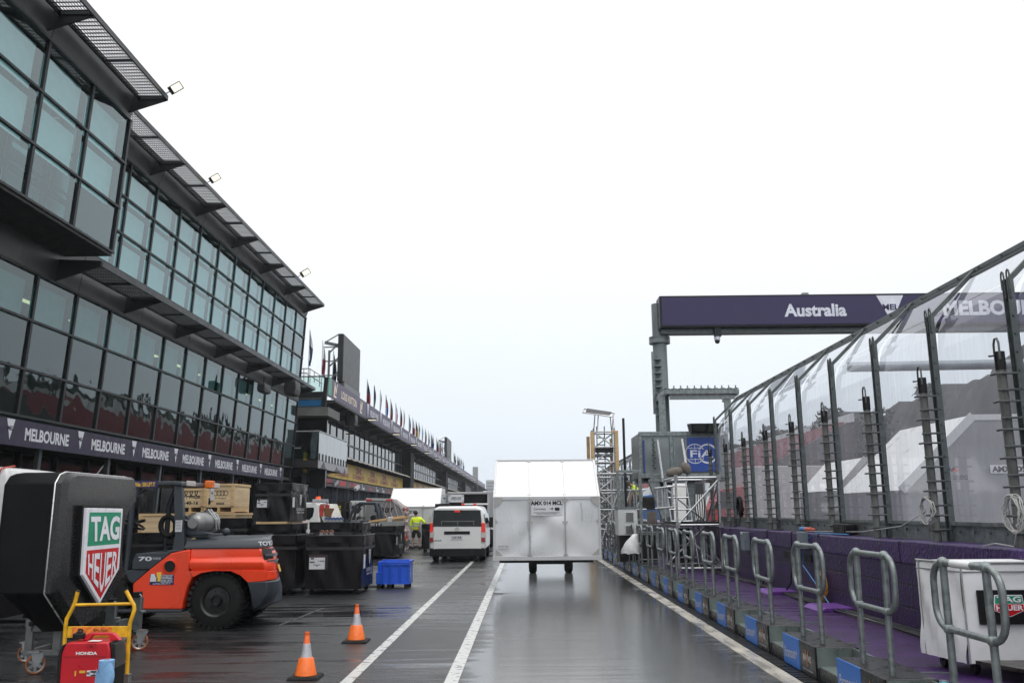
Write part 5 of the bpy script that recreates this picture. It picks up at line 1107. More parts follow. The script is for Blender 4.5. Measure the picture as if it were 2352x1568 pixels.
# ---------------------------------------------------------------- flatbed truck side on
yu=33.; qu=lambda a,b,y=None:PY(637+.15625*a,1078+.15625*b,yu if y is None else y)
FT=T('flatbed_truck','white flatbed truck with orange beacon carrying long timber','truck',(qu(800,700).x,yu+.9,0))
def up(pts,y,d): return MB().prism([qu(*p)+v3(0,y-yu,0) for p in pts],(0,d,0))
P('cab',up([(230,980),(230,640),(330,500),(400,485),(560,482),(605,520),(625,760),(625,980)],yu,1.8),white,FT,.04)
P('cab_window',up([(330,715),(345,620),(430,556),(535,556),(540,600),(520,690),(470,735)],yu-.01,.02),dglass,FT)
P('headboard',up([(628,500),(735,500),(820,735),(820,800),(690,800),(640,700)],yu+.05,1.7),mat('cream_panel',(.60,.59,.54),.4),FT,.01)
for a_,b_ in ((735,560),(645,640),(655,560)): p=qu(a_,b_,yu+.04); P('red_tag',MB().box(p.x-.08,p.x+.08,yu+.03,yu+.045,p.z-.11,p.z+.11),mat('tag_red',(.55,.06,.05),.5),FT)
p=qu(760,630,yu+.02); P('leather_pad',MB().hexa([p+v3(*k) for k in ((-.17,0,-.12),(.05,0,-.2),(.05,.02,-.2),(-.17,.02,-.12),(-.2,0,.17),(.2,0,.15),(.2,.02,.15),(-.2,.02,.17))]),mat('leather',(.20,.09,.035),.6),FT,.01)
m=MB()
for b_ in (445,470): m.tube([qu(520,b_),qu(750,b_)],.022,6); m.tube([qu(520,b_,yu+1.5),qu(750,b_,yu+1.5)],.022,6)
for a_ in (525,625,690,745): m.tube([qu(a_,500),qu(a_,442)],.018,6); m.tube([qu(a_,445),qu(a_,445,yu+1.5)],.018,6)
P('roof_rack',m,offw,FT); P('beacon',MB().cyl(qu(574,432)+v3(0,.3,0),qu(574,392)+v3(0,.3,0),.105,.09),mat('beacon_orange',(.85,.12,.02),.3,emit=.3),FT)
P('tray',up([(625,905),(1760,905),(1760,870),(625,870)],yu-.05,1.9),galvd,FT)
m=MB()
for a0,a1 in ((640,1215),(1222,1490),(1495,1760)): a=qu(a0,868,yu-.06);c=qu(a1,(795 if a0<1400 else 760),yu-.06); m.box(a.x,c.x,yu-.06,yu-.02,a.z,c.z); m.box(a.x,c.x,yu+1.8,yu+1.84,a.z,c.z)
P('side_board',m,mat('board_grey',(.30,.32,.31),.45,.3,.2,6),FT,.005)
a=qu(1438,845,yu-.07);c=qu(1535,790,yu-.07); np=P('number_tile',MB().box(a.x,c.x,yu-.085,yu-.062,a.z,c.z),black,FT); TX('17',np,offw,((a.x+c.x)/2,yu-.085,(a.z+c.z)/2),X3,Z3,.12,.17,.03)
P('red_reflector',MB().box(qu(415,0).x,qu(452,0).x,yu-.07,yu-.03,qu(0,800).z,qu(0,780).z),redl,FT)
for a_ in (420,1450): t,k=wheel_mb((qu(a_,900).x,yu+.15,.36),.36,.24); o=P('wheel',t,rubber,FT,sm=35); P('rim',k,offw,o,sm=35); t,k=wheel_mb((qu(a_,900).x,yu+1.65,.36),.36,.24); o=P('wheel',t,rubber,FT,sm=35)
m=MB(); pine=mat('pine_timber',(.62,.42,.20),.6,0,.2,3,streak=(.3,3,3))
for i,(a0,b0,a1,b1) in enumerate(((1345,768,1960,688),(1350,760,1870,680),(1400,772,1880,712),(1500,775,1900,735))): m.bar(qu(a0,b0,yu+.2+.12*i),qu(a1,b1,yu+.2+.12*i),.09,.045)
tm=S('timber_bundle',m,pine,'bundle of long pale timber battens sticking up out of the flatbed truck','timber')
m=MB(); p=qu(1650,740,yu+.1); m.hexa([p+v3(*k) for k in ((-.08,-.02,-.15),(.1,-.02,-.2),(.1,.3,-.2),(-.08,.3,-.15),(-.1,-.02,.1),(.08,-.02,.13),(.08,.3,.13),(-.1,.3,.1))]); P('white_wrap',m,mat('wrap_white',(.5,.5,.5),.5,0,.2,6),FT,.03)
# ---------------------------------------------------------------- second, dark forklift behind the truck
y2=35.5; qf=lambda a,b,dy=0:PY(637+.15625*a,1078+.15625*b,y2)+v3(0,dy,0)
F2=T('forklift','dark grey forklift with yellow lettered mast behind the flatbed truck','forklift',(qf(1250,700).x,y2+.6,0))
m=MB()
for dy in (0,.75):
    m.tube([qf(1055,760,dy),qf(1100,620,dy),qf(1165,525,dy),qf(1215,495,dy),qf(1440,492,dy)],.055,8); m.tube([qf(1440,492,dy),qf(1480,620,dy),qf(1500,770,dy)],.075,8); m.tube([qf(1120,640,dy),qf(1180,560,dy)],.05,8)
for a_ in (1215,1300,1380,1440): m.tube([qf(a_,494,0),qf(a_,494,.75)],.035,6)
P('roof_guard',m,slate,F2,sm=60)
m=MB(); 
for a_,dy in ((905,0),(905,.7),(985,0),(985,.7)): m.bar(qf(a_,790,dy),qf(a_,465,dy),.17 if a_<950 else .12,.16,(0,1,0))
for b_ in (470,600,730): m.bar(qf(905,b_,0),qf(905,b_,.7),.1,.1); m.bar(qf(985,b_,0),qf(985,b_,.7),.08,.08)
m.bar(qf(905,470,0),qf(1050,465,0),.06,.06); P('mast',m,black,F2)
m=MB(); txt(m,'WAVERLEY',qf(897,640,-.09),Z3,(-1,0,0),.09,.62,.03); txt(m,'FORKLIFTS',qf(922,645,-.09),Z3,(-1,0,0),.10,.62,.03); P('lettering',m,mat('letter_yellow',(.75,.62,.03),.5),F2)
P('body',MB().prism([qf(1010,1000),qf(1010,745),qf(1350,740),qf(1510,770),qf(1520,1000)],(0,.8,0)),slate,F2,.03); P('seat',MB().prism([qf(1355,745,.2),qf(1350,690,.2),qf(1400,660,.2),qf(1420,680,.2),qf(1420,745,.2)],(0,.45,0)),black,F2,.03)
m=MB(); m.tube([qf(1180+28*math.cos(t*.45),700+10*math.sin(t*.45),.35+.1*math.sin(t*.45)) for t in range(14)],.016,6,True); m.tube([qf(1180,700,.35),qf(1140,745,.35)],.03,6); m.ball(qf(1100,560,.3),.09,6); P('steering_wheel',m,black,F2)
for a_ in (1050,1450):
    for dy in (0,.7): p=qf(a_,1000,dy+.05); t,k=wheel_mb((p.x,p.y,.3),.3,.2); o=P('wheel',t,rubber,F2,sm=35); P('rim',k,rimb,o,sm=35)
# white parked container body behind the forklift
y3=38.5; qc=lambda a,b:PY(637+.15625*a,1078+.15625*b,y3)
CT=T('container_truck','white box truck with rear door bars, behind the dark forklift','truck',(qc(1180,700).x,y3+2,0))
a=qc(1058,1000);c=qc(1302,456); P('box_body',MB().box(a.x,c.x,y3,y3+4,.6,c.z),mat('box_white',(.62,.64,.63),.4,0,.06),CT,.02); m=MB()
for a_ in (1085,1150,1215,1275): p=qc(a_,700); m.cyl((p.x,y3-.03,.65),(p.x,y3-.03,c.z-.05),.018,n=6)
for b_ in (520,700): m.bar(qc(1065,b_)+v3(0,-.03,0),qc(1298,b_)+v3(0,-.03,0),.02,.03)
P('door_bar',m,steel,CT); P('chassis',MB().box(a.x+.1,c.x-.1,y3+.2,y3+4,.3,.6),frame_m,CT)
# ---------------------------------------------------------------- netted grey container C307
y4=37.6; qn=lambda a,b:PY(637+.15625*a,1078+.15625*b,y4)
NC=T('air_cargo_container','grey cargo container C307 with a chamfered end under a red and white net','cargo container',(qn(1600,800).x,y4+1.2,0))
pf=[qn(1305,432),qn(1690,440),qn(1850,570),qn(1850,1000),qn(1305,1000)]; pf[3].z=pf[4].z=.5
P('shell',MB().prism(pf,(0,1.3,0)),mat('container_grey',(.24,.24,.245),.4,.2,.08,2),NC,.01)
m=MB(); m.bar(pf[0]+v3(0,-.02,0),pf[1]+v3(0,-.02,0),.05,.09); m.bar(pf[1]+v3(0,-.02,0),pf[2]+v3(0,-.02,0),.05,.09); P('edge_profile',m,trim,NC)
for a_ in (1350,1650): p=qn(a_,444); P('red_stripe',MB().box(p.x-.13,p.x+.13,y4-.06,y4-.05,p.z-.04,p.z+.03),rm,NC)
p=qn(1568,597); TX('C307',NC,ink,(p.x,y4,p.z),X3,Z3,.22,.82,.05); a=qn(1510,715);c=qn(1700,692); m=MB(); 
for i in range(6): m.box(a.x+i*.21,a.x+i*.21+.17,y4-.006,y4,a.z,c.z)
P('print_block',m,ink,NC)
m=MB(); nt=mat('cargo_net',(.52,.43,.41),.7,0,.4,12)
e=pf[2]; 
for i in range(9):
    dy=i*.15; pts=[qn(1690,438)+v3(0,dy,.02),e+v3(.03,dy,.03)]+[v3(e.x+.05+.05*math.sin(k*1.7+i),y4+dy+.1*(k%2),e.z-(k+1)*.19) for k in range(9)]; m.tube(pts,.02,5)
for k in range(10):
    z=e.z-.05-k*.19; m.tube([v3(e.x+.05+.03*math.sin(k+i),y4-.02+i*.15,z+.09*((i+k)%2)) for i in range(9)],.02,5)
for s in range(5): m.tube([qn(1745-20*s*2,440)+v3(0,-.03,0),qn(1800-90*s+40,620)+v3(0,-.05,0),qn(1880-70*s,760+30*s)+v3(0,-.05,0)],.016,5)
P('net',m,nt,NC); m=MB()
for i in range(8): m.cyl(v3(e.x+.06,y4+i*.16,.5),v3(e.x+.06,y4+i*.16,.72),.045,n=6); m.cyl(v3(e.x+.04,y4+i*.16,e.z-.1),v3(e.x+.04,y4+i*.16,e.z+.05),.035,n=6)
P('net_strap',m,mat('strap_red',(.34,.05,.03),.6),NC); P('base_plate',MB().box(pf[4].x-.1,pf[3].x+.12,y4-.1,y4+1.4,.36,.5).box(pf[4].x+.2,pf[3].x-.2,y4+.3,y4+1.2,.0,.36),galvd,NC)
# ---------------------------------------------------------------- people
def skinned(chains,sub=1,smooth=True):
    # chains: list of point lists [(x,y,z,r),...] sharing points by closeness -> one continuous surface
    vs=[];rs=[];es=[]
    def idx(p):
        for i,q in enumerate(vs):
            if (Vector(q)-Vector(p[:3])).length<1e-4: return i
        vs.append(tuple(p[:3])); rs.append(p[3]); return len(vs)-1
    for c in chains:
        ii=[idx(p) for p in c]; es+=[(a,b) for a,b in zip(ii,ii[1:])]
    me=bpy.data.meshes.new('s'); me.from_pydata(vs,es,[]); o=bpy.data.objects.new('s',me); COL.objects.link(o)
    md=o.modifiers.new('skin','SKIN'); md.use_smooth_shade=True
    for i,r in enumerate(rs): me.skin_vertices[0].data[i].radius=(r,r); me.skin_vertices[0].data[i].use_root=(i==0)
    s2=o.modifiers.new('sub','SUBSURF'); s2.levels=sub; s2.render_levels=sub
    dg=bpy.context.evaluated_depsgraph_get(); r=bpy.data.meshes.new_from_object(o.evaluated_get(dg))
    mb=MB(); mb.add([q.co.copy() for q in r.vertices],[tuple(q.vertices) for q in r.polygons])
    bpy.data.objects.remove(o); bpy.data.meshes.remove(r); bpy.data.meshes.remove(me); return mb
def person(lab,loc,rz,J,parts,scale=1):
    M=Matrix.Translation(Vector(loc))@Matrix.Rotation(rz,4,'Z')@Matrix.Scale(scale,4)
    o=T('person',lab,'person',loc,rz)
    pel=J['pel'];ch=J['chest'];nk=J['neck'];hd=J['head']
    def lim(*a): return list(a)
    def hand(w,d,r=.011):   # palm and five fingers
        w=Vector(w[:3]); d=Vector(d).normalized(); s=d.cross(v3(0,0,1) if abs(d.z)<.9 else v3(1,0,0)).normalized(); out=[]; pm=w+d*.055
        base=[(*w,.026),(*pm,.034)]; out.append(base)
        for k,l in ((-.032,.065),(-.011,.08),(.011,.076),(.031,.06)): a=pm+s*k+d*.03; out.append([(*pm,.034),(*a,.011),(*(a+d*l*.55+v3(0,.008,0)),.0095),(*(a+d*l+v3(0,.02,0)),.008)])
        t=w+d*.025+s*(-.035); out.append([(*w,.026),(*t,.012),(*(t+d*.045-s*.018),.009)]); return out
    C=[[(*pel,.135),(*((Vector(pel)+Vector(ch))/2),.13),(*ch,.15),(*nk,.06),(*J['chin'],.068),(*hd,.088)]]
    for s in ('l','r'):
        C.append([(*ch,.15),(*J['sh'+s],.062),(*J['el'+s],.042),(*J['wr'+s],.028)])
        d=Vector(J['wr'+s])-Vector(J['el'+s]); C+= [[(*J['wr'+s],.028)]+h[1:] if i==0 else h for i,h in enumerate(hand((*J['wr'+s],.028),d))]
        C.append([(*pel,.135),(*J['hip'+s],.095),(*J['kn'+s],.058),(*J['an'+s],.040),(*J['to'+s],.035)])
    for c in C: 
        for i,p in enumerate(c):
            if abs(p[3]-.026)<1e-6: c[i]=(*p[:3],.028)
    P('body',skinned(C).tf(M),skin,o,sm=180)
    f=Vector(J['face']).normalized(); h=Vector(hd)
    sd=f.cross(v3(0,0,1)).normalized()
    hm_=MB().ball(h-f*.012+v3(0,0,.02),.105,8,(.95,1.05,1.0)); b0=len(hm_.v); P('hair',hm_.tf(M),parts.get('hair',hair),o,sm=180)
    fm_=MB(); fm_.ball(h+f*.10-v3(0,0,.02),.018,5); fm_.ball(h+sd*.088-v3(0,0,.03),.024,5,(.5,1,1.2)); fm_.ball(h-sd*.088-v3(0,0,.03),.024,5,(.5,1,1.2)); P('nose_and_ears',fm_.tf(M),skin,o,sm=180)
    ey=MB()
    for k in (-.032,.032): ey.ball(h+f*.085+sd*k+v3(0,0,.0),.011,4)
    P('eye',ey.tf(M),black,o,sm=180)
    sl=parts.get('sleeve',1.0)
    T_=[[(*(Vector(pel)-v3(0,0,.06)),.165),(*pel,.162),(*((Vector(pel)+Vector(ch))/2),.165),(*ch,.185),(*(Vector(nk)-v3(0,0,.02)),.085)]]
    for s in ('l','r'):
        el=Vector(J['el'+s]);wr=Vector(J['wr'+s]);sh=Vector(J['sh'+s])
        c=[(*ch,.185),(*sh,.085)]
        if sl>=1: c+=[(*el,.068),(*el.lerp(wr,.9),.05)]
        else: c+=[(*sh.lerp(el,.75),.075)]
        T_.append(c)
    top=skinned(T_); P('jacket' if sl>=1 else 'shirt',top.tf(M),hiv,o,sm=180)
    bn=MB()
    for t_ in (.25,.6):
        c=Vector(pel).lerp(Vector(ch),t_+.02); r=.163+.02*t_
        d=(Vector(ch)-Vector(pel)); bn.lathe(c,d,[(r*1.04,0),(r*1.06,.01),(r*1.06,.05),(r*1.04,.06)],20,False)
    for s in ('l','r'):
        if sl>=1:
            el=Vector(J['el'+s]);wr=Vector(J['wr'+s])
            for t_ in (.15,.5): c=el.lerp(wr,t_); bn.lathe(c,wr-el,[(.066-.02*t_,0),(.066-.02*t_,.045)],14,False)
    P('reflective_band',bn.tf(M),refl,o,sm=60)
    S_=[[(*(Vector(pel)+v3(0,0,.06)),.16),(*pel,.155)]]
    for s in ('l','r'): hp=Vector(J['hip'+s]);kn=Vector(J['kn'+s]); S_.append([(*pel,.155),(*hp,.125),(*hp.lerp(kn,.9),.095)])
    P('shorts',skinned(S_).tf(M),cloth,o,sm=180)
    for s in ('l','r'):
        a=Vector(J['an'+s]);t=Vector(J['to'+s]); m=skinned([[(*(a+(a-t)*.25-v3(0,0,.03)),.045),(*(a.lerp(t,.3)-v3(0,0,.02)),.05),(*(t.lerp(a,.1)),.045),(*(t+(t-a)*.25-v3(0,0,.01)),.032)],[(*(a.lerp(t,.3)-v3(0,0,.02)),.05),(*(a+v3(0,0,.03)),.05)]]); P('shoe',m.tf(M),black,o,sm=180)
    return o,M
# man one: walking away, left arm down, right elbow out (back to the camera)
g=G(955,1261); hgt=PY(950,1172,g.y).z; s=hgt/1.80
J=dict(pel=(0,0,.94),chest=(.02,.03,1.30),neck=(.0,.04,1.50),chin=(-.02,.06,1.57),head=(-.03,.05,1.68),face=(-.55,.8,0),
 shl=(-.19,.03,1.42),ell=(-.27,.0,1.13),wrl=(-.24,.05,.86),shr=(.22,.03,1.42),elr=(.42,-.03,1.22),wrr=(.46,.22,1.12),
 hipl=(-.10,0,.86),knl=(-.14,.04,.47),anl=(-.16,-.02,.09),tol=(-.19,.14,.045),hipr=(.11,0,.86),knr=(.17,.02,.47),anr=(.18,-.05,.09),tor=(.20,.12,.045))
person('man in a long sleeved yellow hi-vis jacket and black shorts walking away beside the van',(g.x,g.y,0),0,J,{'hair':hair,'sleeve':1.0},s)
# ---------------------------------------------------------------- platform kerb: numbered step blocks with sponsor boards and hand rails
bluep=mat('print_blue',(.03,.16,.55),.4,0,.05); blk=mat('board_black',(.012,.012,.013),.3,0,.2,6); cop=mat('print_copper',(.42,.20,.10),.5); gsh=mat('galvanised_sheet',(.20,.24,.23),.35,.5,.3,4,.04,20)
BH=.325; PER=1.69; YB0=G(1803.6,1521.5).y
def block():
    c=T('kerb_block','','kerb block',(BX,0,0),0,'sponsor blocks along the platform edge'); y1=0;ya=-.583;yb=-1.096;ye=-PER
    P('plinth',MB().box(BX,BX+.42,yb,y1,0,BH),blk,c,.012)
    p=P('blue_board',MB().box(BX-.016,BX-.002,ya,y1-.01,.02,BH-.0),bluep,c,.004)
    m=MB(); o=v3(BX-.016,(y1+ya)/2,BH*.48); vs,fs,_=glyph('Paramount+',.0); m.add([o+v3(-.003,-((a)*.44+b*.02),b*.11+a*.03) for a,b in vs],fs); P('lettering',m,offw,p)
    k=P('black_board',MB().box(BX-.014,BX-.002,yb+.01,ya-.004,.02,BH),blk,c,.004)
    m=MB(); yc=(ya+yb)/2; txt(m,'MARSHALS',(BX-.014,yc,BH*.56),(0,-1,0),Z3,.062,.26,.02); txt(m,'NEW SERIES | NOW STREAMING',(BX-.014,yc,BH*.20),(0,-1,0),Z3,.022,.33,.01); P('lettering',m,offw,k)
    m=MB(); m.add([(BX-.02,yc-.055,BH*.78),(BX-.02,yc-.035,BH*.80),(BX-.02,yc+.012,BH*.4),(BX-.02,yc-.008,BH*.38)],[(0,1,2,3)]); m.add([(BX-.02,yc+.055,BH*.78),(BX-.02,yc+.035,BH*.80),(BX-.02,yc-.012,BH*.4),(BX-.02,yc+.008,BH*.38)],[(0,1,2,3)]); m.add([(BX-.02,yc+.04*math.cos(R(200+14*i)),BH*.4+.035*math.sin(R(200+14*i))+.01) for i in range(11)]+[(BX-.02,yc+.028*math.cos(R(340-14*i)),BH*.4+.022*math.sin(R(340-14*i))+.01) for i in range(11)],[tuple(range(22))]); P('emblem',m,cop,k)
    m=MB(); m.box(BX+.01,BX+.36,ye+.004,yb-.004,.0,.13); P('step_front',m,blk,c); m=MB(); m.box(BX+.02,BX+.35,ye+.006,yb-.006,.131,.145)
    m.box(BX+.35,BX+.37,ye,yb,.0,BH-.01); m.box(BX+.0,BX+.35,yb-.012,yb-.002,.13,BH-.01); P('step_tread',m,gsh,c)
    P('edge_strip',MB().box(BX+.44,BX+.74,ya-.012,ya+.012,DZ,DZ+.010),gsh,c)
    return c
def handrail():
    h=T('hand_rail','','hand rail',(BX+.11,0,BH),0,'hand rail loops along the platform edge'); x=BX+.11; top=BH+.95; mid=BH+.50; a,b=-.33,-.915
    for y in (a,b): P('leg',MB().tube([(x,y,BH),(x,y,top)],.026,12),galv,h,sm=60)
    pts=[]; r=.15; o=.17
    for cy,cz,a0 in ((a+o-r,top-r,0),(b-o+r,top-r,90),(b-o+r,mid+r,180),(a+o-r,mid+r,270)):
        for i in range(7): t=R(a0+15*i); pts.append((x,cy+r*math.cos(t),cz+r*math.sin(t)))
    P('loop',MB().tube(pts,.024,12,True),galv,h,sm=60)
    for y in (a,b):
        for z in (top,mid): P('knuckle',MB().ball((x,y,z),.040,8),galv,h,sm=60)
    return h
B0=block(); R0=handrail(); first=True
for k in range(-2,15):
    n=k+3; lb='step block with blue and black boards, %s from the right picture edge'%ordn(n); lr='galvanised hand rail loop, %s from the right picture edge'%ordn(n+0)
    if first: b_,r_=B0,R0; b_.location=v3(BX,YB0+PER*k,0); r_.location=v3(BX+.11,YB0+PER*k,BH); b_['label']=lb; r_['label']=lr; first=False
    else: b_=dup(B0,v3(BX,YB0+PER*k,0),label=lb); r_=dup(R0,v3(BX+.11,YB0+PER*k,BH),label=lr)
    W[r_.name]=Matrix.Translation(r_.location)
    if k>-2: r_.rotation_euler=(rnd.uniform(-.012,.012),rnd.uniform(-.014,.014),rnd.uniform(-.02,.02))
    if k==-2: taped=r_
r_=taped; k=-2; r_['label']='galvanised hand rail loop with white tape on its top bar'; P('white_tape',MB().tube([(BX+.11,YB0+PER*k-.47,BH+.95),(BX+.11,YB0+PER*k-.74,BH+.95)],.028,12),mat('tape_white',(.7,.7,.7),.35),r_,sm=60)
# ---------------------------------------------------------------- purple barrier wall
m,N,L=nodes('purple_blockwork'); b=N['Principled BSDF']; tc=N.new('ShaderNodeTexCoord'); sx=N.new('ShaderNodeSeparateXYZ'); cx_=N.new('ShaderNodeCombineXYZ'); L.new(tc.outputs['Object'],sx.inputs[0]); L.new(sx.outputs[1],cx_.inputs[0]); L.new(sx.outputs[2],cx_.inputs[1])
br=N.new('ShaderNodeTexBrick'); L.new(cx_.outputs[0],br.inputs[0]); br.inputs['Scale'].default_value=1; br.inputs['Mortar Size'].default_value=.014; br.inputs['Brick Width'].default_value=1.95; br.inputs['Row Height'].default_value=.26; br.offset=.0; br.inputs['Color1'].default_value=(.036,.016,.078,1); br.inputs['Color2'].default_value=(.024,.010,.054,1); br.inputs['Mortar'].default_value=(.006,.003,.012,1)
no=N.new('ShaderNodeTexNoise'); no.inputs['Scale'].default_value=3; no.inputs['Detail'].default_value=7; L.new(tc.outputs['Object'],no.inputs[0]); mx_=N.new('ShaderNodeMix'); mx_.data_type='RGBA'; mx_.blend_type='MULTIPLY'; mx_.inputs[0].default_value=.6; L.new(br.outputs[0],mx_.inputs[6]); rp=N.new('ShaderNodeValToRGB'); rp.color_ramp.elements[0].color=(.45,.45,.45,1); rp.color_ramp.elements[0].position=.3; rp.color_ramp.elements[1].color=(1.5,1.5,1.5,1); rp.color_ramp.elements[1].position=.75; L.new(no.outputs[0],rp.inputs[0]); L.new(rp.outputs[0],mx_.inputs[7]); L.new(mx_.outputs[2],b.inputs['Base Color']); b.inputs['Roughness'].default_value=.42
n2=N.new('ShaderNodeTexNoise'); n2.inputs['Scale'].default_value=26; n2.inputs['Detail'].default_value=5; L.new(tc.outputs['Object'],n2.inputs[0]); bp=N.new('ShaderNodeBump'); bp.inputs['Strength'].default_value=.5; bp.inputs['Distance'].default_value=.02; L.new(n2.outputs[0],bp.inputs['Height']); b4=N.new('ShaderNodeBump'); b4.inputs['Strength'].default_value=1; b4.inputs['Distance'].default_value=.02; b4.invert=True; L.new(br.outputs['Fac'],b4.inputs['Height']); L.new(bp.outputs[0],b4.inputs['Normal']); L.new(b4.outputs[0],b.inputs['Normal'])
pw_m=m; WX=4.48; WZ=1.285
wall=T('barrier_wall','low purple painted block wall below the clear fence','wall',(WX+.4,30,0))
def wx(y0,y1): return MB().sheet(lambda u,v:v3(WX+(.0 if v<.72 else -.0)+.01*math.sin((y0+(y1-y0)*u)*1.3),y0+(y1-y0)*u,DZ+(WZ-DZ-.27)*v),60,4)
P('wall_face',wx(2,110),pw_m,wall); b=MB()
y=2.; 
while y<110: b.box(WX-.018+rnd.uniform(-.006,.006),5.45,y+.008,y+2.9,WZ-.27,WZ+rnd.uniform(-.008,.004)); y+=2.91
cop_=P('coping',b,mat('purple_coping',(.040,.016,.092),.35,0,.35,5,.6,22),wall,.02); cop_['kind']='stuff'
P('wall_core',MB().box(WX+.04,5.4,2,110,-.02,WZ-.28),mat('purple_core',(.03,.016,.056),.5),wall)
sl=PX(1820,1275,WX-.012); P('wall_slot',MB().box(WX-.02,WX+.01,sl.y-1.0,sl.y+.5,sl.z-.06,sl.z+.06),black,wall)
# ---------------------------------------------------------------- clear debris fence
FXp=4.645; FXi=4.80; ZT=PY(2135,713,9.78).z; YP0=PX(2154,1246,FXp).y-.02
persp=glassmat('clear_panel',(.86,.88,.90),1.38,(.9,.92,.95),.05,haze=.26,hz=(.66,.65,.72),wave=.10)
rebar=mat('rebar',(.09,.10,.10),.5,.4,.3,30,.2,80); polem=mat('pole_weathered',(.13,.135,.125),.6,.1,.45,12,.3,40,streak=(1,1,.3)); postm=mat('fence_post_steel',(.105,.12,.12),.42,.5,.3,10)
AX,AZ=FXi+.60,ZT+.56; ZPT=PY(2122,851,9.7).z
def postgeo(y,full=True):
    m=MB(); x=FXi
    m.box(x-.035,x+.03,y-.05,y-.038,WZ,ZT); m.box(x-.035,x+.03,y+.038,y+.05,WZ,ZT); m.box(x-.006,x+.006,y-.035,y+.035,WZ,ZT)
    m.bar((x,y,ZT-.02),(AX,y,AZ),.045,.05,(-1,0,1))
    if full:
        for q in range(12): z=1.7+q*(ZT-1.9)/11; m.cyl((x-.01,y-.05,z),(x-.01,y-.064,z),.012,n=6)
    return m
def loops(y):
    m=MB()
    for d in (-.05,.05): m.tube([(FXi-.02,y+d-.025,ZT-.2),(FXi-.02,y+d-.025,ZT+.03),(FXi-.02,y+d-.018,ZT+.07),(FXi-.02,y+d,ZT+.085),(FXi-.02,y+d+.018,ZT+.07),(FXi-.02,y+d+.025,ZT+.03),(FXi-.02,y+d+.025,ZT-.1)],.009,6)
    return m
def polegeo(y):
    x=FXp; m=MB().cyl((x,y,WZ-.02),(x,y,ZPT-.12),.046,.044,12); c=MB().cyl((x,y,ZPT-.2),(x,y,ZPT-.02),.049,n=12)
    r=[]; z=ZPT-.24; i=0
    while z>WZ+.1: r.append(MB().tube([(x-.08,y-.056,z),(x+.02,y-.060,z+.004),(FXi+.03,y-.062,z+.006)],.012,6) if i%2 else MB().tube([(x-.075,y+.05,z),(x-.07,y-.05,z),(x-.03,y-.058,z),(FXi-.01,y-.06,z)],.012,6)); z-=.105 if i%2 else .165; i+=1
    k=MB().tube([(x-.09,y+.02,ZPT-.06),(x-.02,y+.05,ZPT-.05),(x-.02,y+.045,ZPT+.06),(x-.02,y+.02,ZPT+.11),(x-.02,y-.02,ZPT+.11),(x-.02,y-.045,ZPT+.06),(x-.02,y-.045,ZPT-.1)],.011,6)
    return m,c,r,k
def panelgeo(y,y1):
    a=y+.06;b=y1-.06; m=MB(); prof=[(FXi+.03,WZ+.22),(FXi+.03,ZT-.42),(FXi+.05,ZT-.22),(FXi+.11,ZT-.06),(FXi+.2,ZT+.06)]
    for p,q in zip(prof,prof[1:]): m.face((p[0],a,p[1]),(p[0],b,p[1]),(q[0],b,q[1]),(q[0],a,q[1]))
    return m
def toppanel(y,y1):
    a=y+.05;b=y1-.05; return MB().face((FXi+.22,a,ZT+.075),(FXi+.22,b,ZT+.075),(AX-.02,b,AZ-.03),(AX-.02,a,AZ-.03))
def fence(name,lab,ys,full):
    f=T(name,lab,'fence',(FXi,sum(ys)/len(ys),WZ)); proto=None
    for i,y in enumerate(ys):
        d=y-ys[0]
        if proto is None:
            m,c,r,k=polegeo(y+.02); proto=[P('fence_post',postgeo(y,full),postm,f)]
            if full: proto+= [P('post_loop',loops(y),rebar,f,sm=60)]
            pp=P('rung_pole',m,polem,f,sm=40); P('pole_cap',c,black,pp,sm=40); [P('rung',q,rebar,pp) for q in r]; P('hook',k,rebar,pp,sm=60); proto.append(pp)
            proto+= [P('clear_panel',panelgeo(y,y+PER),persp,f),P('top_panel',toppanel(y,y+PER),persp,f)]
            b=MB(); b.box(FXi-.0,FXi+.06,y+.05,y+PER-.05,WZ,WZ+.2); b.box(FXi-.03,FXi-.001,y+.05,y+PER-.05,WZ+.18,WZ+.22)
            for q in range(5): b.cyl((FXi,y+.2+q*.32,WZ+.12),(FXi-.02,y+.2+q*.32,WZ+.12),.018,n=6)
            proto.append(P('base_rail',b,galv,f))
        else:
            for o in proto:
                if i==len(ys)-1 and o.name.split('.')[0] in ('clear_panel','top_panel','base_rail'): continue
                c=dup(o,v3(0,d,0),par=f)
    r=MB(); y0,y1=ys[0]-.1,ys[-1]+.1
    r.bar((AX,y0,AZ),(AX,y1,AZ),.05,.05); r.bar((AX-.07,y0,AZ-.085),(AX-.07,y1,AZ-.085),.03,.03)
    for i in range(int((y1-y0)/.5)): r.cyl((AX-.02,y0+i*.5,AZ-.06),(AX-.06,y0+i*.5,AZ+.0),.015,n=6)
    P('top_rail',r,postm,f); return f
fence('debris_fence','tall clear panelled debris fence with rung poles on the purple wall, near part',[YP0+PER*i for i in range(-3,8)],True)
fence('debris_fence','tall clear panelled debris fence continuing beyond the start gantry, far part',[36.5+PER*i for i in range(0,42)],False)
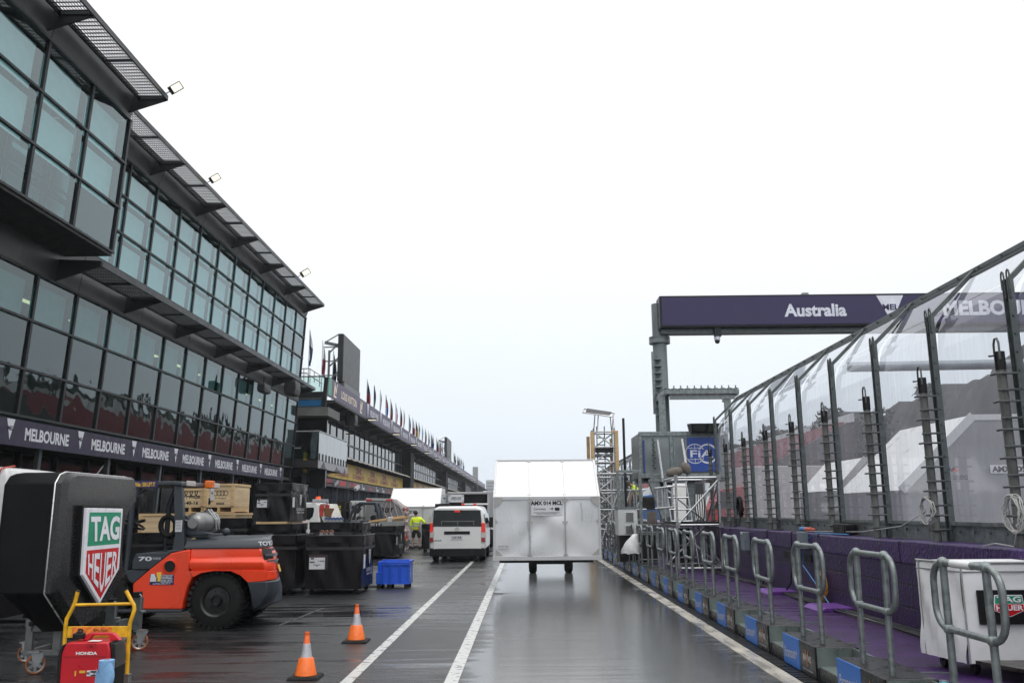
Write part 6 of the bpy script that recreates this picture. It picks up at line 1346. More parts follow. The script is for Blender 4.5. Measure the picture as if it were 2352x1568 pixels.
# ---------------------------------------------------------------- start gantry
YG=29.2; g1_=lambda a,b,Y=YG:PY(1470+.18749*a,643+.18749*b,Y); g2_=lambda a,b,Y=YG:PY(1286.2+.17187*a,906.5+.17187*b,Y)
ga=T('start_gantry','steel start gantry column carrying a wide purple sign over the track','gantry',(g1_(260,600).x,YG,0))
cx0=g1_(172,600).x; cx1=g1_(350,700).x; ccx=(cx0+cx1)/2; cr_=(cx1-cx0)/2; ztp=g1_(260,262).z; zfl=g1_(260,720).z
P('column',MB().cyl((ccx,YG+.45,0),(ccx,YG+.45,ztp),cr_,n=24).lathe((ccx,YG+.45,zfl-.1),Z3,[(cr_,0),(cr_*1.5,.01),(cr_*1.5,.14),(cr_*1.48,.16),(cr_*1.5,.17),(cr_*1.5,.24),(cr_,.25)],24),mat('gantry_steel',(.20,.225,.225),.42,.35,.25,3,streak=(1,1,.2)),ga,sm=40)
m=MB(); xf=g1_(148,1000).x; x2=g1_(180,1000).x; zA=g1_(160,870).z; zB=g2_(1260,250).z
m.box(xf,x2,YG+.1,YG+.16,zB,zA)
for i in range(9): z=zA-.25-i*(zA-zB)/9; m.box(x2,cx0+cr_*.9,YG+.0,YG+.3,z-.03,z+.0)
P('ladder_plate',m,galv,ga)
sx0=PY(1511,700,YG).x; zs1=PY(1513,685,YG).z; zs0=PY(1517,757,YG).z; sx1=24.
sg=S('gantry_sign',MB().box(sx0,sx1,YG-.35,YG+.35,zs0,zs1),frame_m,'wide dark purple gantry sign with white country and city names','sign',bev=.02)
fc_=P('sign_face',MB().box(sx0+.07,sx1-.07,YG-.375,YG-.352,zs0+.07,zs1-.07),mat('sign_purple',(.022,.016,.075),.5,0,.12,30),sg)
def gs(x,y): return PY(x,y,YG-.376)
a=gs(1801,711);b=gs(1944,711); TX('Australia',fc_,mat('sign_white',(.68,.70,.78),.45),((a.x+b.x)/2,YG-.376,gs(1872,712).z),X3,Z3,gs(0,697).z-gs(0,726).z,b.x-a.x,.035)
a=gs(2012,677);b=gs(2074,676); cx_=(a.x+b.x)/2; P('pennant_emblem',MB().face((a.x,YG-.38,zs1-.08),(cx_,YG-.38,zs0-.0+.1),(b.x,YG-.38,zs1-.08)),MT['sign_white'],fc_); TX('MEL',fc_,MT['sign_purple'],(cx_,YG-.385,gs(2041,705).z),X3,Z3,.2,.55,.03)
zc=gs(2200,707).z; TX('MELBOURNE',fc_,MT['sign_white'],(gs(2165,700).x+1.95,YG-.376,zc),X3,Z3,gs(0,690).z-gs(0,724).z,3.9,.04)
P('under_beam',MB().box(ccx,sx1,YG-.1,YG+.3,zs0-.16,zs0-.01),galvd,ga)
P('top_lug',MB().box(gs(1850,680).x,gs(1864,680).x,YG-.1,YG+.1,zs1+.001,zs1+.12),galv,ga)
p=PY(1648,765,YG-.2); dc=T('dome_camera','small dome camera hanging under the gantry sign','camera',(p.x,YG-.2,p.z-.4)); P('mount',MB().box(p.x-.11,p.x+.11,YG-.3,YG-.1,p.z-.12,p.z+.24),frame_m,dc); P('housing',MB().cyl((p.x-.02,YG-.2,p.z-.24),(p.x-.02,YG-.2,p.z-.12),.1,n=14),offw,dc); P('dome',MB().ball((p.x-.02,YG-.2,p.z-.28),.085,8),black,dc,sm=60)
# far leg beyond the track and a second lower beam
P('column',MB().cyl((sx1-.5,YG+.45,-.02),(sx1-.5,YG+.45,ztp),cr_,n=20),MT['gantry_steel'],ga,sm=40)
p=PY(1949,843,YG+6); S('track_beam',MB().tube([(p.x,YG+6,p.z),(24,YG+6,p.z+.1)],.2,12).tube([(p.x+7,YG+6,-.02),(p.x+7,YG+6,p.z)],.2,12),mat('beam_blue_grey',(.22,.25,.28),.4,.3),'grey horizontal tube beam over the track, seen through the clear panels','beam',sm=50)
# ---------------------------------------------------------------- starter's rostrum
ro=T('start_rostrum','galvanised raised rostrum with blue motorsport signs beside the gantry','platform',(PY(1600,1100,28).x,28.6,0)); YR=27.6
def r2_(a,b,Y=None): return g2_(a,b,YR if Y is None else Y)
xl=r2_(1062,500).x; xr=r2_(2240,500).x; zt=r2_(1200,505).z; zb=r2_(1100,1060).z; zf=r2_(1200,1110).z
gpan=mat('rostrum_sheet',(.20,.225,.225),.38,.35,.3,1.5,.06,5)
P('front_sheet',MB().box(xl+.02,xr,YR,YR+.03,zb,zt),gpan,ro); P('side_sheet',MB().box(xl,xl+.03,YR+.031,YR+2.2,zb,zt),gpan,ro)
m=MB(); m.box(xl-.03,xr,YR-.05,YR+.08,zt-.11,zt+.03); 
for a_ in (1075,1490,1690,2030): x=r2_(a_,800).x; m.box(x-.05,x+.05,YR-.04,YR-.001,zb,zt-.112)
m.box(xl-.05,xr,YR-.12,YR+2.2,zf,zb-.001); P('rostrum_frame',m,galv,ro,.006)
m=MB(); 
for a0,a1 in ((1110,1480),(1510,1680)):
    A_=r2_(a0,545);C_=r2_(a1,1035); m.box(A_.x,C_.x,YR-.02,YR-.001,A_.z-.02,A_.z); m.box(A_.x,A_.x+.03,YR-.02,YR-.001,C_.z,A_.z)
P('sheet_fold',m,gsh,ro); p=r2_(1245,720); m=MB()
for i in range(12): m.ball((p.x+.03*(i%2),YR-.02,p.z-.08*i+.3),.035,4)
P('chain',m,galvd,ro)
fiab=mat('sign_blue',(.012,.055,.30),.45,0,.08)
def emblem(par,o,u,s):
    m=MB(); u=Vector(u)
    ring(m,o-u*(.32*s),u,Z3,.46*s,.5*s,28); ring(m,o+u*(.32*s),u,Z3,.42*s,.5*s,28)
    for k in (.22,): 
        for i in range(20):
            q=[]
            for r,t in ((.96,i),(1,i),(1,i+1),(.96,i+1)):
                g=2*math.pi*t/20; q.append(o-u*(.32*s)+u*(math.cos(g)*.24*s*r)+v3(0,0,math.sin(g)*.48*s)+u.cross(v3(0,0,1))*.004)
            m.face(*q)
    flat(m,o-u*(.32*s),u,Z3,[(-.012*s,-.48*s),(.012*s,-.48*s),(.012*s,.48*s),(-.012*s,.48*s)]); 
    for z in (-.28,.28): flat(m,o-u*(.32*s)+v3(0,0,z*s),u,Z3,[(-.4*s,-.012*s),(.4*s,-.012*s),(.4*s,.012*s),(-.4*s,.012*s)])
    P('emblem',m,offw,par)
    P('emblem_field',flat(MB(),o,u,Z3,[(-.62*s,-.22*s),(.66*s,-.22*s),(.66*s,.22*s),(-.62*s,.22*s)],.006),fiab,par); TX('FiA',par,offw,o+u*.02*s,u,Z3,.36*s,1.15*s,.015,.009)
a=r2_(1690,572);c=r2_(2030,1022); s1=S('motorsport_sign',MB().box(a.x,c.x+.25,YR-.1,YR-.07,c.z,a.z),fiab,'square blue sign with white ringed emblem on the rostrum front','sign'); emblem(s1,v3((a.x+c.x)/2+.05,YR-.1,(a.z+c.z)/2+.02),X3,.62)
A1=r2_(1070,645,YR+1.2);A2=r2_(1140,605,YR-.1);A3=r2_(1165,1050,YR-.1);A4=r2_(1090,1068,YR+1.2)
s2=S('motorsport_sign',MB().prism([A1+v3(-.06,0,0),A2+v3(-.06,0,0),v3(A2.x-.06,A2.y,A3.z),v3(A1.x-.06,A1.y,A3.z)],(.03,.01,0)),fiab,'narrow blue sign with white emblem at the left corner of the rostrum','sign')
d_=(A2-A1); d_.z=0; emblem(s2,(A1+A2)/2+v3(-.07,-.01,-(A2.z-A3.z)*.5+.1),d_.normalized(),.5)
m=MB(); m.bar(r2_(1230,1115),r2_(1420,1640),.30,.22,(0,1,0)); m.bar(r2_(1215,1120),r2_(1700,1125),.2,.2); m.bar(r2_(1195,1110),r2_(1290,1115),.25,.25); m.bar(v3(r2_(1750,1100).x,YR+.6,DZ),r2_(1750,1100,YR+.6),.25,.25,(0,1,0)); m.bar(v3(r2_(1440,1100).x,YR+1.6,DZ),r2_(1440,1100,YR+1.6),.2,.2,(0,1,0)); P('support_leg',m,galv,ro,.006)
P('floor_underside',MB().box(xl+.1,xr,YR+.1,YR+2.1,zf-.1,zf-.002),frame_m,ro)
m=MB(); 
for (p,q) in (((1300,600),(1375,1160)),((1628,590),(1680,920))): m.tube([r2_(*p,YR-.3),r2_(*q,YR-.5)],.045,8)
P('stay_tube',m,alu,ro)
m=MB(); zr0=g1_(700,1400,YR).z; xa=g1_(290,1400,YR).x; xb=g1_(1215,1400,YR).x; zr1=g1_(700,1330,YR).z
b=MB().sheet(lambda u,v:v3(xa+(xb-xa)*u,YR+2.0*v,zr1+.025*abs(math.sin(u*34))+.0),260,1); P('canopy_roof',b,gpan,ro)
m.box(xa,xb,YR-.02,YR+.05,zr1-.16,zr1-.02); m.box(xa,xa+.1,YR+.051,YR+2,zr1-.2,zr1-.02); m.box(xb-.1,xb,YR+.051,YR+2,zr1-.2,zr1-.02); m.box(xa+.2,xb-.12,YR+.06,YR+.14,zr1-.33,zr1-.21)
for a_ in (1385,2270): x=r2_(a_,400).x; m.box(x-.1,x+.1,YR+.1,YR+.22,zt,zr1-.17)
for i in range(11): x=xa+(xb-xa)*(i+.5)/11; m.box(x-.02,x+.02,YR-.04,YR-.021,zr1-.16,zr1+.1)
P('canopy_frame',m,galv,ro)
a=r2_(1735,390,YR-.3);c=r2_(2030,512,YR-.3); m=MB().hexa([(a.x+.05,YR-.35,c.z),(c.x+.35,YR-.35,c.z),(c.x+.35,YR+.2,c.z+.1),(a.x+.05,YR+.2,c.z+.1),(a.x,YR-.5,a.z),(c.x+.35,YR-.5,a.z),(c.x+.35,YR+.2,a.z+.05),(a.x,YR+.2,a.z+.05)]); mo=S('monitor_box',m,frame_m,'dark angled double monitor box on top of the rostrum','monitor')
pa=r2_(1755,400,YR-.3);pb=r2_(1950,470,YR-.3); w2=c.x+.33-pa.x
for u0,u1 in ((.03,.42),(.5,.97)):
    P('screen',MB().hexa([(pa.x+w2*u0,YR-.46,c.z+.05),(pa.x+w2*u1,YR-.46,c.z+.05),(pa.x+w2*u1,YR-.40,c.z+.06),(pa.x+w2*u0,YR-.40,c.z+.06),(pa.x+w2*u0,YR-.505,a.z-.06),(pa.x+w2*u1,YR-.505,a.z-.06),(pa.x+w2*u1,YR-.47,a.z-.06),(pa.x+w2*u0,YR-.47,a.z-.06)]),mat('dark_screen',(.02,.022,.02),.15),mo)
# ---------------------------------------------------------------- aluminium camera scaffold on the platform
ya=G(1567,1313.8,DZ).y; yb=ya+1.65; s_=lambda a,b,Y:PY(1494.5+.16406*a,1078+.16406*b,Y)
xl=s_(405,1440,ya).x; xr=s_(1015,1440,ya).x; zt=s_(400,112,ya).z; zm=s_(420,775,ya).z
SC=T('camera_scaffold','aluminium tube scaffold tower with black deck on the purple platform','scaffold',((xl+xr)/2,(ya+yb)/2,DZ))
def TP(name,l,r,mt,par,n=8):
    for a,b in l: P(name,MB().tube([a,b],r,n),mt,par,sm=60)
def tubes(l,r=.026,n=8):
    m=MB()
    for a,b in l: m.tube([a,b],r,n)
    return m
z0=DZ+.09
for x,y in ((xl,ya),(xr,ya),(xl,yb),(xr,yb)): P('upright',tubes([((x,y,DZ),(x,y,zt+.03))],.026),alu,SC,sm=60)
TP('ledger',[((xl,y,z),(xr,y,z)) for y in (ya,yb) for z in (z0,zm,zt)]+[((x,ya,z),(x,yb,z)) for x in (xl,xr) for z in (z0,zm,zt)],.025,alu,SC)
TP('brace',[((xl,ya-.03,zm),(xr,ya-.03,zt-.05)),((xl,yb-.03,zt-.2),(xr,yb-.03,zm+.05)),((xr+.02,ya,z0),(xr-.25,yb,zm)),((xl,ya+.03,zm-.1),(xr,ya+.03,z0)),((xl,yb,z0),(xr,yb,zm-.05)),((xr,ya,zt-.1),(xr,yb,zm))],.023,alu,SC)
P('deck_board',MB().box(xl-.05,xr,ya+.03,yb+.1,zm+.03,zm+.07),black,SC)
m=MB()
for x in (xl,xr):
    for y in (ya,yb):
        for z in (z0,zm,zt): m.box(x-.045,x+.045,y-.05,y-.028,z-.06,z+.06); m.cyl((x,y-.05,z+.02),(x,y-.07,z+.02),.018,n=6)
P('coupler',m,steel,SC)
# outrigger gate and ladder inside
l=[]; xo_=xl-.45
for b in (z0*0+s_(300,240,ya).z,s_(300,525,ya).z): l.append(((xo_,ya+.25,b-.03),(xl-.08,ya-.1,b)))
for q in range(4): l.append(((xo_+.05+.1*q,ya+.22-.08*q,s_(0,535,ya).z),(xo_+.05+.1*q,ya+.22-.08*q,s_(0,240,ya).z)))
P('outrigger_gate',tubes(l,.024),alu,SC,sm=60)
ld=T('ladder','aluminium ladder leaning inside the camera scaffold','ladder',(xl+.35,ya+1.2,DZ)); l=[]
for x in (xl+.02,xl+.52): l.append(((x+.12,ya+.9,DZ),(x-.05,ya+1.3,zt-.05)))
for i in range(7): z=DZ+.28*(i+1); t=(z-DZ)/(zt-DZ); l.append(((xl+.14-.17*t,ya+.9+.4*t,z),(xl+.64-.17*t,ya+.9+.4*t,z)))
P('frame',tubes(l,.02),alu,ld,sm=60)
fur=mat('fur_cover',(.17,.15,.13),.95,0,.5,40,.9,60)
def mic(cx,cy,a,rx,rz,lab):
    c=s_(cx,cy,ya+.1); c=v3(c.x,ya+.1,c.z); mp=T('microphone',lab,'microphone',c-v3(0,0,.1)); b=MB().ball((0,0,0),.1,10,(rx/.1,.9,rz/.1)); 
    for i,p in enumerate(b.v): p*=1+rnd.uniform(-.05,.05)
    P('wind_cover',b.tf(Matrix.Translation(c)@Matrix.Rotation(a,4,'Y')),fur,mp,sm=180); P('stand',MB().tube([c,c+v3(.02,0,-.2),v3(c.x+.1,c.y,zt)],.014,6),black,mp)
mic(335,35,.0+R(-12),.21,.105,'brown furry covered microphone lying on top of the camera scaffold'); mic(495,-20,R(-25),.11,.15,'upright grey furry covered microphone on top of the camera scaffold')
c=s_(675,262,yb-.2); cm=T('camera_case','dark camera box hanging inside the scaffold with cables','camera',(c.x,yb-.2,c.z-.3)); P('case',MB().box(c.x-.09,c.x+.09,yb-.3,yb-.1,c.z-.14,c.z+.14),mat('case_grey',(.06,.062,.065),.5),cm,.015); m=MB()
for i in range(5): m.tube([(c.x-.1+.05*i,yb-.2,c.z-.14),(c.x-.12+.06*i,yb-.22,c.z-.4),(c.x-.06+.03*i,yb-.2,c.z-.9)],.014,5)
P('cable',m,black,cm)
# equipment under and behind the scaffold
er=T('equipment_rack','black equipment rack in a tube frame behind the rails, left of the scaffold','equipment',(s_(40,1000,24).x,24.4,DZ)); x0=s_(-150,1000,24).x;x1=s_(120,1000,24).x
P('rack',MB().box(x0,x1,24,24.7,DZ+.05,DZ+.75),black,er,.02); P('frame',tubes([((x,y,DZ),(x,y,DZ+1.0)) for x in (x0-.05,x1+.05) for y in (23.9,24.8)]+[((x0-.05,23.9,z),(x1+.05,23.9,z)) for z in (DZ+.1,DZ+.8,DZ+1.)],.022),galvd,er); P('stained_plate',MB().box(x0+.2,x1-.05,23.88,23.92,DZ+1.02,DZ+1.36),mat('stained_steel',(.14,.125,.11),.5,.3,.5,5),er)
bk=T('loudspeaker','black cabinet stack standing inside the scaffold base','cabinet',((xl+xr)/2,yb+.4,DZ)); P('cabinet',MB().box(xl+.1,xl+.62,yb+.2,yb+.7,DZ+.05,DZ+.95),black,bk,.02); P('grille',MB().box(xl+.14,xl+.58,yb+.18,yb+.2,DZ+.1,DZ+.9),rimb,bk)
# ---------------------------------------------------------------- far scaffold tower
Yt=34.; t_=lambda a,b,Y=Yt:PY(1286.2+.17187*a,906.5+.17187*b,Y)
tw=T('scaffold_tower','tall scaffold tower with ladder, timber posts and a tilted roof frame','scaffold',(t_(590,500).x,Yt+.5,DZ)); xl2,xr2=t_(450,500).x,t_(725,500).x; zt2=t_(590,495).z
TP('standard',[((x,y,DZ),(x,y,zt2+.15)) for x in (xl2,xr2) for y in (Yt,Yt+.9)],.035,alu,tw)
l=[];zz=[DZ+.3+i*(zt2-DZ-.3)/7 for i in range(8)]
for i,z in enumerate(zz):
    for y in (Yt,Yt+.9): l.append(((xl2,y,z),(xr2,y,z)))
    if i<7:
        a,b=(xl2,xr2) if i%2 else (xr2,xl2); l.append(((a,Yt,z),(b,Yt,zz[i+1]))); l.append(((b,Yt+.9,z),(a,Yt+.9,zz[i+1])))
    l.append(((xl2,Yt,z),(xl2,Yt+.9,z))); l.append(((xr2,Yt,z),(xr2,Yt+.9,z)))
TP('ledger',l,.028,alu,tw); xa,xb=t_(500,500).x,t_(603,500).x; zl=t_(550,410).z
P('ladder',tubes([((xa,Yt+.3,DZ),(xa,Yt+.3,zl)),((xb,Yt+.3,DZ),(xb,Yt+.3,zl))]+[((xa,Yt+.3,z*.28+DZ),(xb,Yt+.3,z*.28+DZ)) for z in range(1,int((zl-DZ)/.28))],.02,6),galvd,tw)
a=t_(470,710);c=t_(715,772); P('deck_skirt',MB().box(a.x,c.x,Yt-.06,Yt-.02,c.z,a.z),black,tw); P('deck_board',MB().box(a.x,c.x,Yt,Yt+.9,c.z-.12,c.z-.04),galv,tw)
for a_,b0,b1 in ((398,530,1500),(424,495,1500),(750,480,1500),(716,560,1500)): p=t_(a_,b0);q=t_(a_+8,b1); P('timber_post',MB().bar((p.x,Yt+(.95 if a_ in (398,716) else -.08),DZ),(p.x,Yt+(.95 if a_ in (398,716) else -.08),p.z),.13,.07,(0,1,0)),pine,tw)
P('timber_block',MB().box(t_(670,0).x,t_(735,0).x,Yt-.12,Yt-.09,t_(0,512).z,t_(0,490).z).box(t_(680,0).x,t_(740,0).x,Yt-.12,Yt-.09,t_(0,1080).z,t_(0,1045).z),pine,tw)
q=[t_(305,235,Yt-.3),t_(690,292,Yt-.3),t_(732,245,Yt+1.),t_(320,185,Yt+1.)]
rf=MB().tube([q[0],q[1],q[2],q[3]],.03,6,True); P('roof_frame',rf,alu,tw); g_=lambda u,v:q[0].lerp(q[1],u).lerp(q[3].lerp(q[2],u),v)
P('roof_panel',MB().prism([g_(.1,.02),g_(.9,.02),g_(.9,.98),g_(.1,.98)],(0,0,.04)),mat('dark_mesh',(.035,.036,.038),.7),tw)
TP('roof_stay',[((xl2,Yt,zt2),g_(.42,.05)),((xl2+.15,Yt,zt2),g_(.5,.5)),((xr2-.1,Yt,zt2),g_(.94,.1)),((xr2,Yt+.9,zt2),g_(.97,.9)),((xr2+.02,Yt,zt2),g_(.99,.6))],.02,alu,tw)
# more scaffold behind the container
tb=T('scaffold_bay','wide bay of scaffold tubes and stairs behind the silver container','scaffold',(t_(620,1300).x,Yt-1.2,DZ)); l=[]; x0=t_(480,1200).x
for i in range(4):
    x=x0+i*.45; l.append(((x,Yt-1.5,DZ),(x,Yt-1.5,3.1-.15*i)))
for z in (1.0,1.7,2.4,3.0): l.append(((x0-.2,Yt-1.5,z),(x0+1.7,Yt-1.5,z))); l.append(((x0-.2,Yt-.6,z),(x0+1.7,Yt-.6,z)))
for i in range(3): l.append(((x0+.45*i,Yt-1.5,DZ+.2),(x0+.45*i+.7,Yt-1.5,2.4))); l.append(((x0+.9,Yt-1.4,DZ+.5*i),(x0,Yt-1.4,1.4+.5*i)))
P('tube_frame',tubes(l,.03,6),alu,tb); P('walk_board',MB().box(x0-.2,x0+1.7,Yt-1.5,Yt-.6,1.72,1.78),galvd,tb)
# black pole
a=t_(845,312,28.5);b=t_(880,1480,28.5); S('slim_pole',MB().bar((b.x,28.5,DZ),(a.x+.0,28.5,a.z),.075,.075,(0,1,0)),black,'tall slim black pole behind the glazed gate','pole')
# glazed gate
yg_=25.8; q_=lambda a,b:PY(1286.2+.17187*a,906.5+.17187*b,yg_); x0=q_(748,1000).x;x1=q_(1083,1000).x;z1_=q_(900,1003).z
gt=T('glazed_gate','galvanised frame gate with clear panel beside the rostrum','gate',((x0+x1)/2,yg_,DZ)); m=MB()
for x in (x0,x1-.09): m.box(x,x+.09,yg_-.04,yg_+.04,DZ,z1_)
for z in (DZ,1.35,z1_-.09): m.box(x0+.091,x1-.091,yg_-.035,yg_+.035,z,z+.09)
m.box(x0+.13,x0+.17,yg_-.03,yg_+.03,DZ+.1,z1_-.1); P('frame',m,galv,gt,.004); P('clear_panel',MB().face((x0+.1,yg_,1.45),(x1-.1,yg_,1.45),(x1-.1,yg_,z1_-.1),(x0+.1,yg_,z1_-.1)),glassmat('clear_gate_panel',(.80,.84,.85),1.4),gt)
# air unit cabinet
yc_=24.6; q_=lambda a,b:PY(979.9+.23434*a,980+.23434*b,yc_); a=q_(1872,800);c=q_(2072,1062)
ac=T('ventilation_cabinet','white cabinet with two louvred vents behind the rails','cabinet',((a.x+c.x)/2,yc_+.4,DZ)); P('cabinet',MB().box(a.x,c.x,yc_,yc_+.8,c.z,a.z),mat('cabinet_white',(.58,.60,.60),.4,0,.08),ac,.015); w_=c.x-a.x
P('stand',MB().box(a.x+.03,c.x-.03,yc_+.05,yc_+.75,DZ,c.z-.002),black,ac); P('top_lid',MB().box(a.x-.02,c.x+.02,yc_-.02,yc_+.82,a.z,a.z+.04),galv,ac)
for za,zb2 in ((838,925),(968,1045)):
    A_=q_(1945,za);C_=q_(2035,zb2); v_=P('vent',MB().box(A_.x,C_.x,yc_-.02,yc_-.001,C_.z,A_.z),labelm,ac); m=MB(); n=9
    for i in range(n): z=C_.z+(A_.z-C_.z)*(i+.35)/n; m.box(A_.x+.02,C_.x-.02,yc_-.026,yc_-.0205,z,z+(A_.z-C_.z)/n*.5)
    P('vent_slat',m,ink,v_)
# white covered thing on legs
yw_=22.8; c=PY(1451,1248,yw_); wb=T('covered_stand','white plastic covered stand on short pale legs behind the rails','cover',(c.x,yw_,DZ)); b=MB(); rg=[]
for k in range(9):
    t=k/8; z=-.24+.46*t; R_=.235*(1-.72*t**1.6); ox=-.03+.12*t**2
    rg.append([v3(ox+R_*math.cos(a*.3927)*(1+.14*math.sin(a*2.4+k)),R_*.85*math.sin(a*.3927)*(1+.12*math.cos(a*1.9+k*1.3)),z+.02*math.sin(a*2.1+k)) for a in range(16)])
b.loft(rg)
P('plastic_cover',b.tf(Matrix.Translation(c)),mat('plastic_white',(.70,.71,.72),.3,0,.06,4,.5,8),wb,sm=70); P('leg',tubes([((c.x+d,yw_,DZ),(c.x+d*.6,yw_,c.z-.1)) for d in (-.09,.02,.1)],.012,6),galv,wb)
# rail lying against the kerb
g=G(1409,1300); e2=PY(1438,1198,g.y+.3); e3=e2; lr_=T('loose_rail','loose galvanised rail leaning out over the lane edge strip','hand rail',(g.x,g.y,0)); P('tube',MB().tube([g+v3(0,0,.03),v3(e2.x-.06,g.y+.25,e2.z-.12),v3(e2.x,g.y+.28,e2.z),v3(e2.x+.13,g.y+.25,e2.z-.02),v3(e2.x+.16,g.y+.2,e2.z-.12),g+v3(.13,-.1,.03)],.027,8).tube([g.lerp(e2,.55)+v3(-.02,0,0),g.lerp(e2,.55)+v3(.15,-.05,.03)],.024,8),galv,lr_,sm=60)
# ---------------------------------------------------------------- white covered cart with the watchmaker shield
u_=lambda a,b,Y:PY(1960+.19918*a,1255.6+.19918*b,Y)
pA=G(2228,1523.5,DZ+.1); yk=pA.y; kx=pA.x; pB=G(2123,1492.6,DZ+.12); zk=u_(1290,185,yk).z
ct=T('covered_cart','white fabric covered cart with green and red shield panel behind the nearest hand rail','cart',(kx+.5,yk+.4,DZ)); ky=pB.y+.0; kx0=pB.x; kx1=5.2; kx1=min(kx+1.2,WX-.03)
silv=mat('silver_fabric',(.80,.80,.81),.45,.0,.06,3,.7,5)
zb=DZ+.1; b=MB()
wr=lambda u,v,k:.016*math.sin(u*14+v*6+k)*math.sin(math.pi*v)+.012*math.sin(u*31+k*2-v*11)*math.sin(math.pi*min(1,v+.2))
b.sheet(lambda u,v:v3(kx0+(kx-kx0)*u-wr(u,v,1)-.02*(1-v),ky+(yk-ky)*u,zb+(zk-zb)*v),24,18); b.sheet(lambda u,v:v3(kx+(kx1-kx)*u,yk-.01*math.sin(u*9)*math.sin(math.pi*v),zb+(zk-zb)*v),12,10); b.face((kx0,ky,zk),(kx,yk,zk),(kx1,yk,zk),(kx1,ky,zk)); b.face((kx1,ky,zb),(kx0,ky,zb),(kx0,ky,zk),(kx1,ky,zk))
P('cover',b,silv,ct,sm=60); m=MB(); 
m.tube([(kx0-.005,ky,zk-.07),(kx-.005,yk-.008,zk-.07),(kx1,yk-.008,zk-.07)],.006,6); m.tube([(kx0,ky,zk),(kx,yk,zk),(kx1,yk,zk)],.012,6)
for t in (.08,.72): a=v3(kx0-.012,ky,0).lerp(v3(kx-.012,yk,0),t); m.tube([a+v3(0,0,zb),a+v3(-.004,0,(zb+zk)/2),a+v3(0,0,zk)],.006,6)
m.tube([(kx,yk-.008,zb),(kx,yk-.008,zk)],.008,6); P('seam',m,mat('seam_grey',(.30,.30,.30),.6),ct)
pa=u_(1415,495,yk-.02);pc=u_(1500,890,yk-.02); m=MB().box(pa.x,kx1-.02,yk-.035,yk-.012,pc.z,pa.z); bpn=P('black_panel',m,black,ct,.006)
sa=u_(1622,552,yk-.04);sb=u_(1945,552,yk-.04); sw=sb.x-sa.x; cxs=(sa.x+sb.x)/2; zt_=sa.z; hz=(zt_-u_(0,665,yk-.04).z); 
m=MB(); flat(m,(cxs,yk-.036,zt_),X3,Z3,[(-sw/2,0),(sw/2,0),(sw*.56,-hz*1.75),(0,-hz*2.5),(-sw*.56,-hz*1.75)]); shp=P('shield',m.tf(Matrix()),MT['shield_white'],bpn); m=MB(); flat(m,(cxs,yk-.04,zt_),X3,Z3,[(-sw*.47,-.008),(-sw*.5,-hz*.97),(sw*.5,-hz*.97),(sw*.47,-.008)]); P('green_field',m,MT['shield_green'],shp)
m=MB(); flat(m,(cxs,yk-.04,zt_),X3,Z3,[(-sw*.5,-hz*1.05),(-sw*.53,-hz*1.72),(0,-hz*2.4),(sw*.53,-hz*1.72),(sw*.5,-hz*1.05)]); P('red_field',m,MT['shield_red'],shp)
m=MB(); txt(m,'TAG',(cxs,yk-.044,zt_-hz*.5),X3,Z3,hz*.66,sw*.86,.03); txt(m,'HEUER',(cxs,yk-.044,zt_-hz*1.45),X3,Z3,hz*.6,sw*.96,.03); P('lettering',m,MT['shield_white'],shp)
for x,y in ((kx0+.12,ky-.12),(kx+.1,yk+.12),(kx1-.1,yk+.12)): t=MB().cyl((x-.02,y,DZ+.055),(x+.02,y,DZ+.055),.055,n=16); t.bar((x,y,DZ+.06),(x,y,zb+.06),.06,.03); P('caster',t,black,ct)
a=u_(1425,1312,yk-.05); tp=S('steel_plate',MB().hexa([(a.x,yk-.02,a.z-.03),(kx1+.4,yk-.02,a.z-.03),(kx1+.4,yk-.75,a.z-.03),(a.x+.28,yk-.75,a.z-.03),(a.x,yk-.02,a.z),(kx1+.4,yk-.02,a.z),(kx1+.4,yk-.75,a.z),(a.x+.28,yk-.75,a.z)]).box(a.x+.45,a.x+.55,yk-.7,yk-.1,DZ,a.z-.031),mat('rusty_plate',(.055,.045,.04),.3,.4,.5,4),'dark rusty steel plate bench in front of the white covered cart','bench',bev=.004)
p=PY(2168,1563,6.15); cn=T('drink_can','light blue drink can standing on the platform by the nearest hand rail','can',(p.x,6.15,DZ)); P('can_body',MB().lathe((p.x,6.15,DZ),Z3,[(.024,0),(.033,.012),(.033,p.z-DZ-.02),(.027,p.z-DZ)],20),mat('can_blue',(.12,.42,.55),.3,.4),cn,sm=40); P('can_lid',MB().lathe((p.x,6.15,p.z-.001),Z3,[(.027,0),(.027,.004),(.024,.004),(.023,.001)],20),alu,cn)
# ---------------------------------------------------------------- odds and ends along the wall
mp=mat('mat_purple',(.13,.035,.26),.45,0,.15,6)
for i,(pts,lab) in enumerate(((0,'bright purple rubber ramp mat on the platform, farther one'),(0,'bright purple rubber ramp mat on the platform, nearer one'))):
    q=G(*( (1796,1360) if i==0 else (1918,1398)),DZ); t=T('ramp_mat',lab,'mat',(q.x,q.y,DZ),0,'purple ramp mats'); P('mat',MB().loft([[v3(q.x+a*.34,q.y+b*.36,DZ+.004) for a,b in ((-1,-1),(1,-1),(1,1),(-1,1))],[v3(q.x+a*.24,q.y+b*.36,DZ+.05) for a,b in ((-1,-1),(1,-1),(1,1),(-1,1))]]),mp,t,.004); P('black_end',MB().box(q.x+.1,q.x+.33,q.y-.50,q.y-.362,DZ+.004,DZ+.035),black,t)
cmats=[black,mat('cable_white',(.42,.42,.40),.5),mat('cable_tan',(.28,.2,.1),.5)]
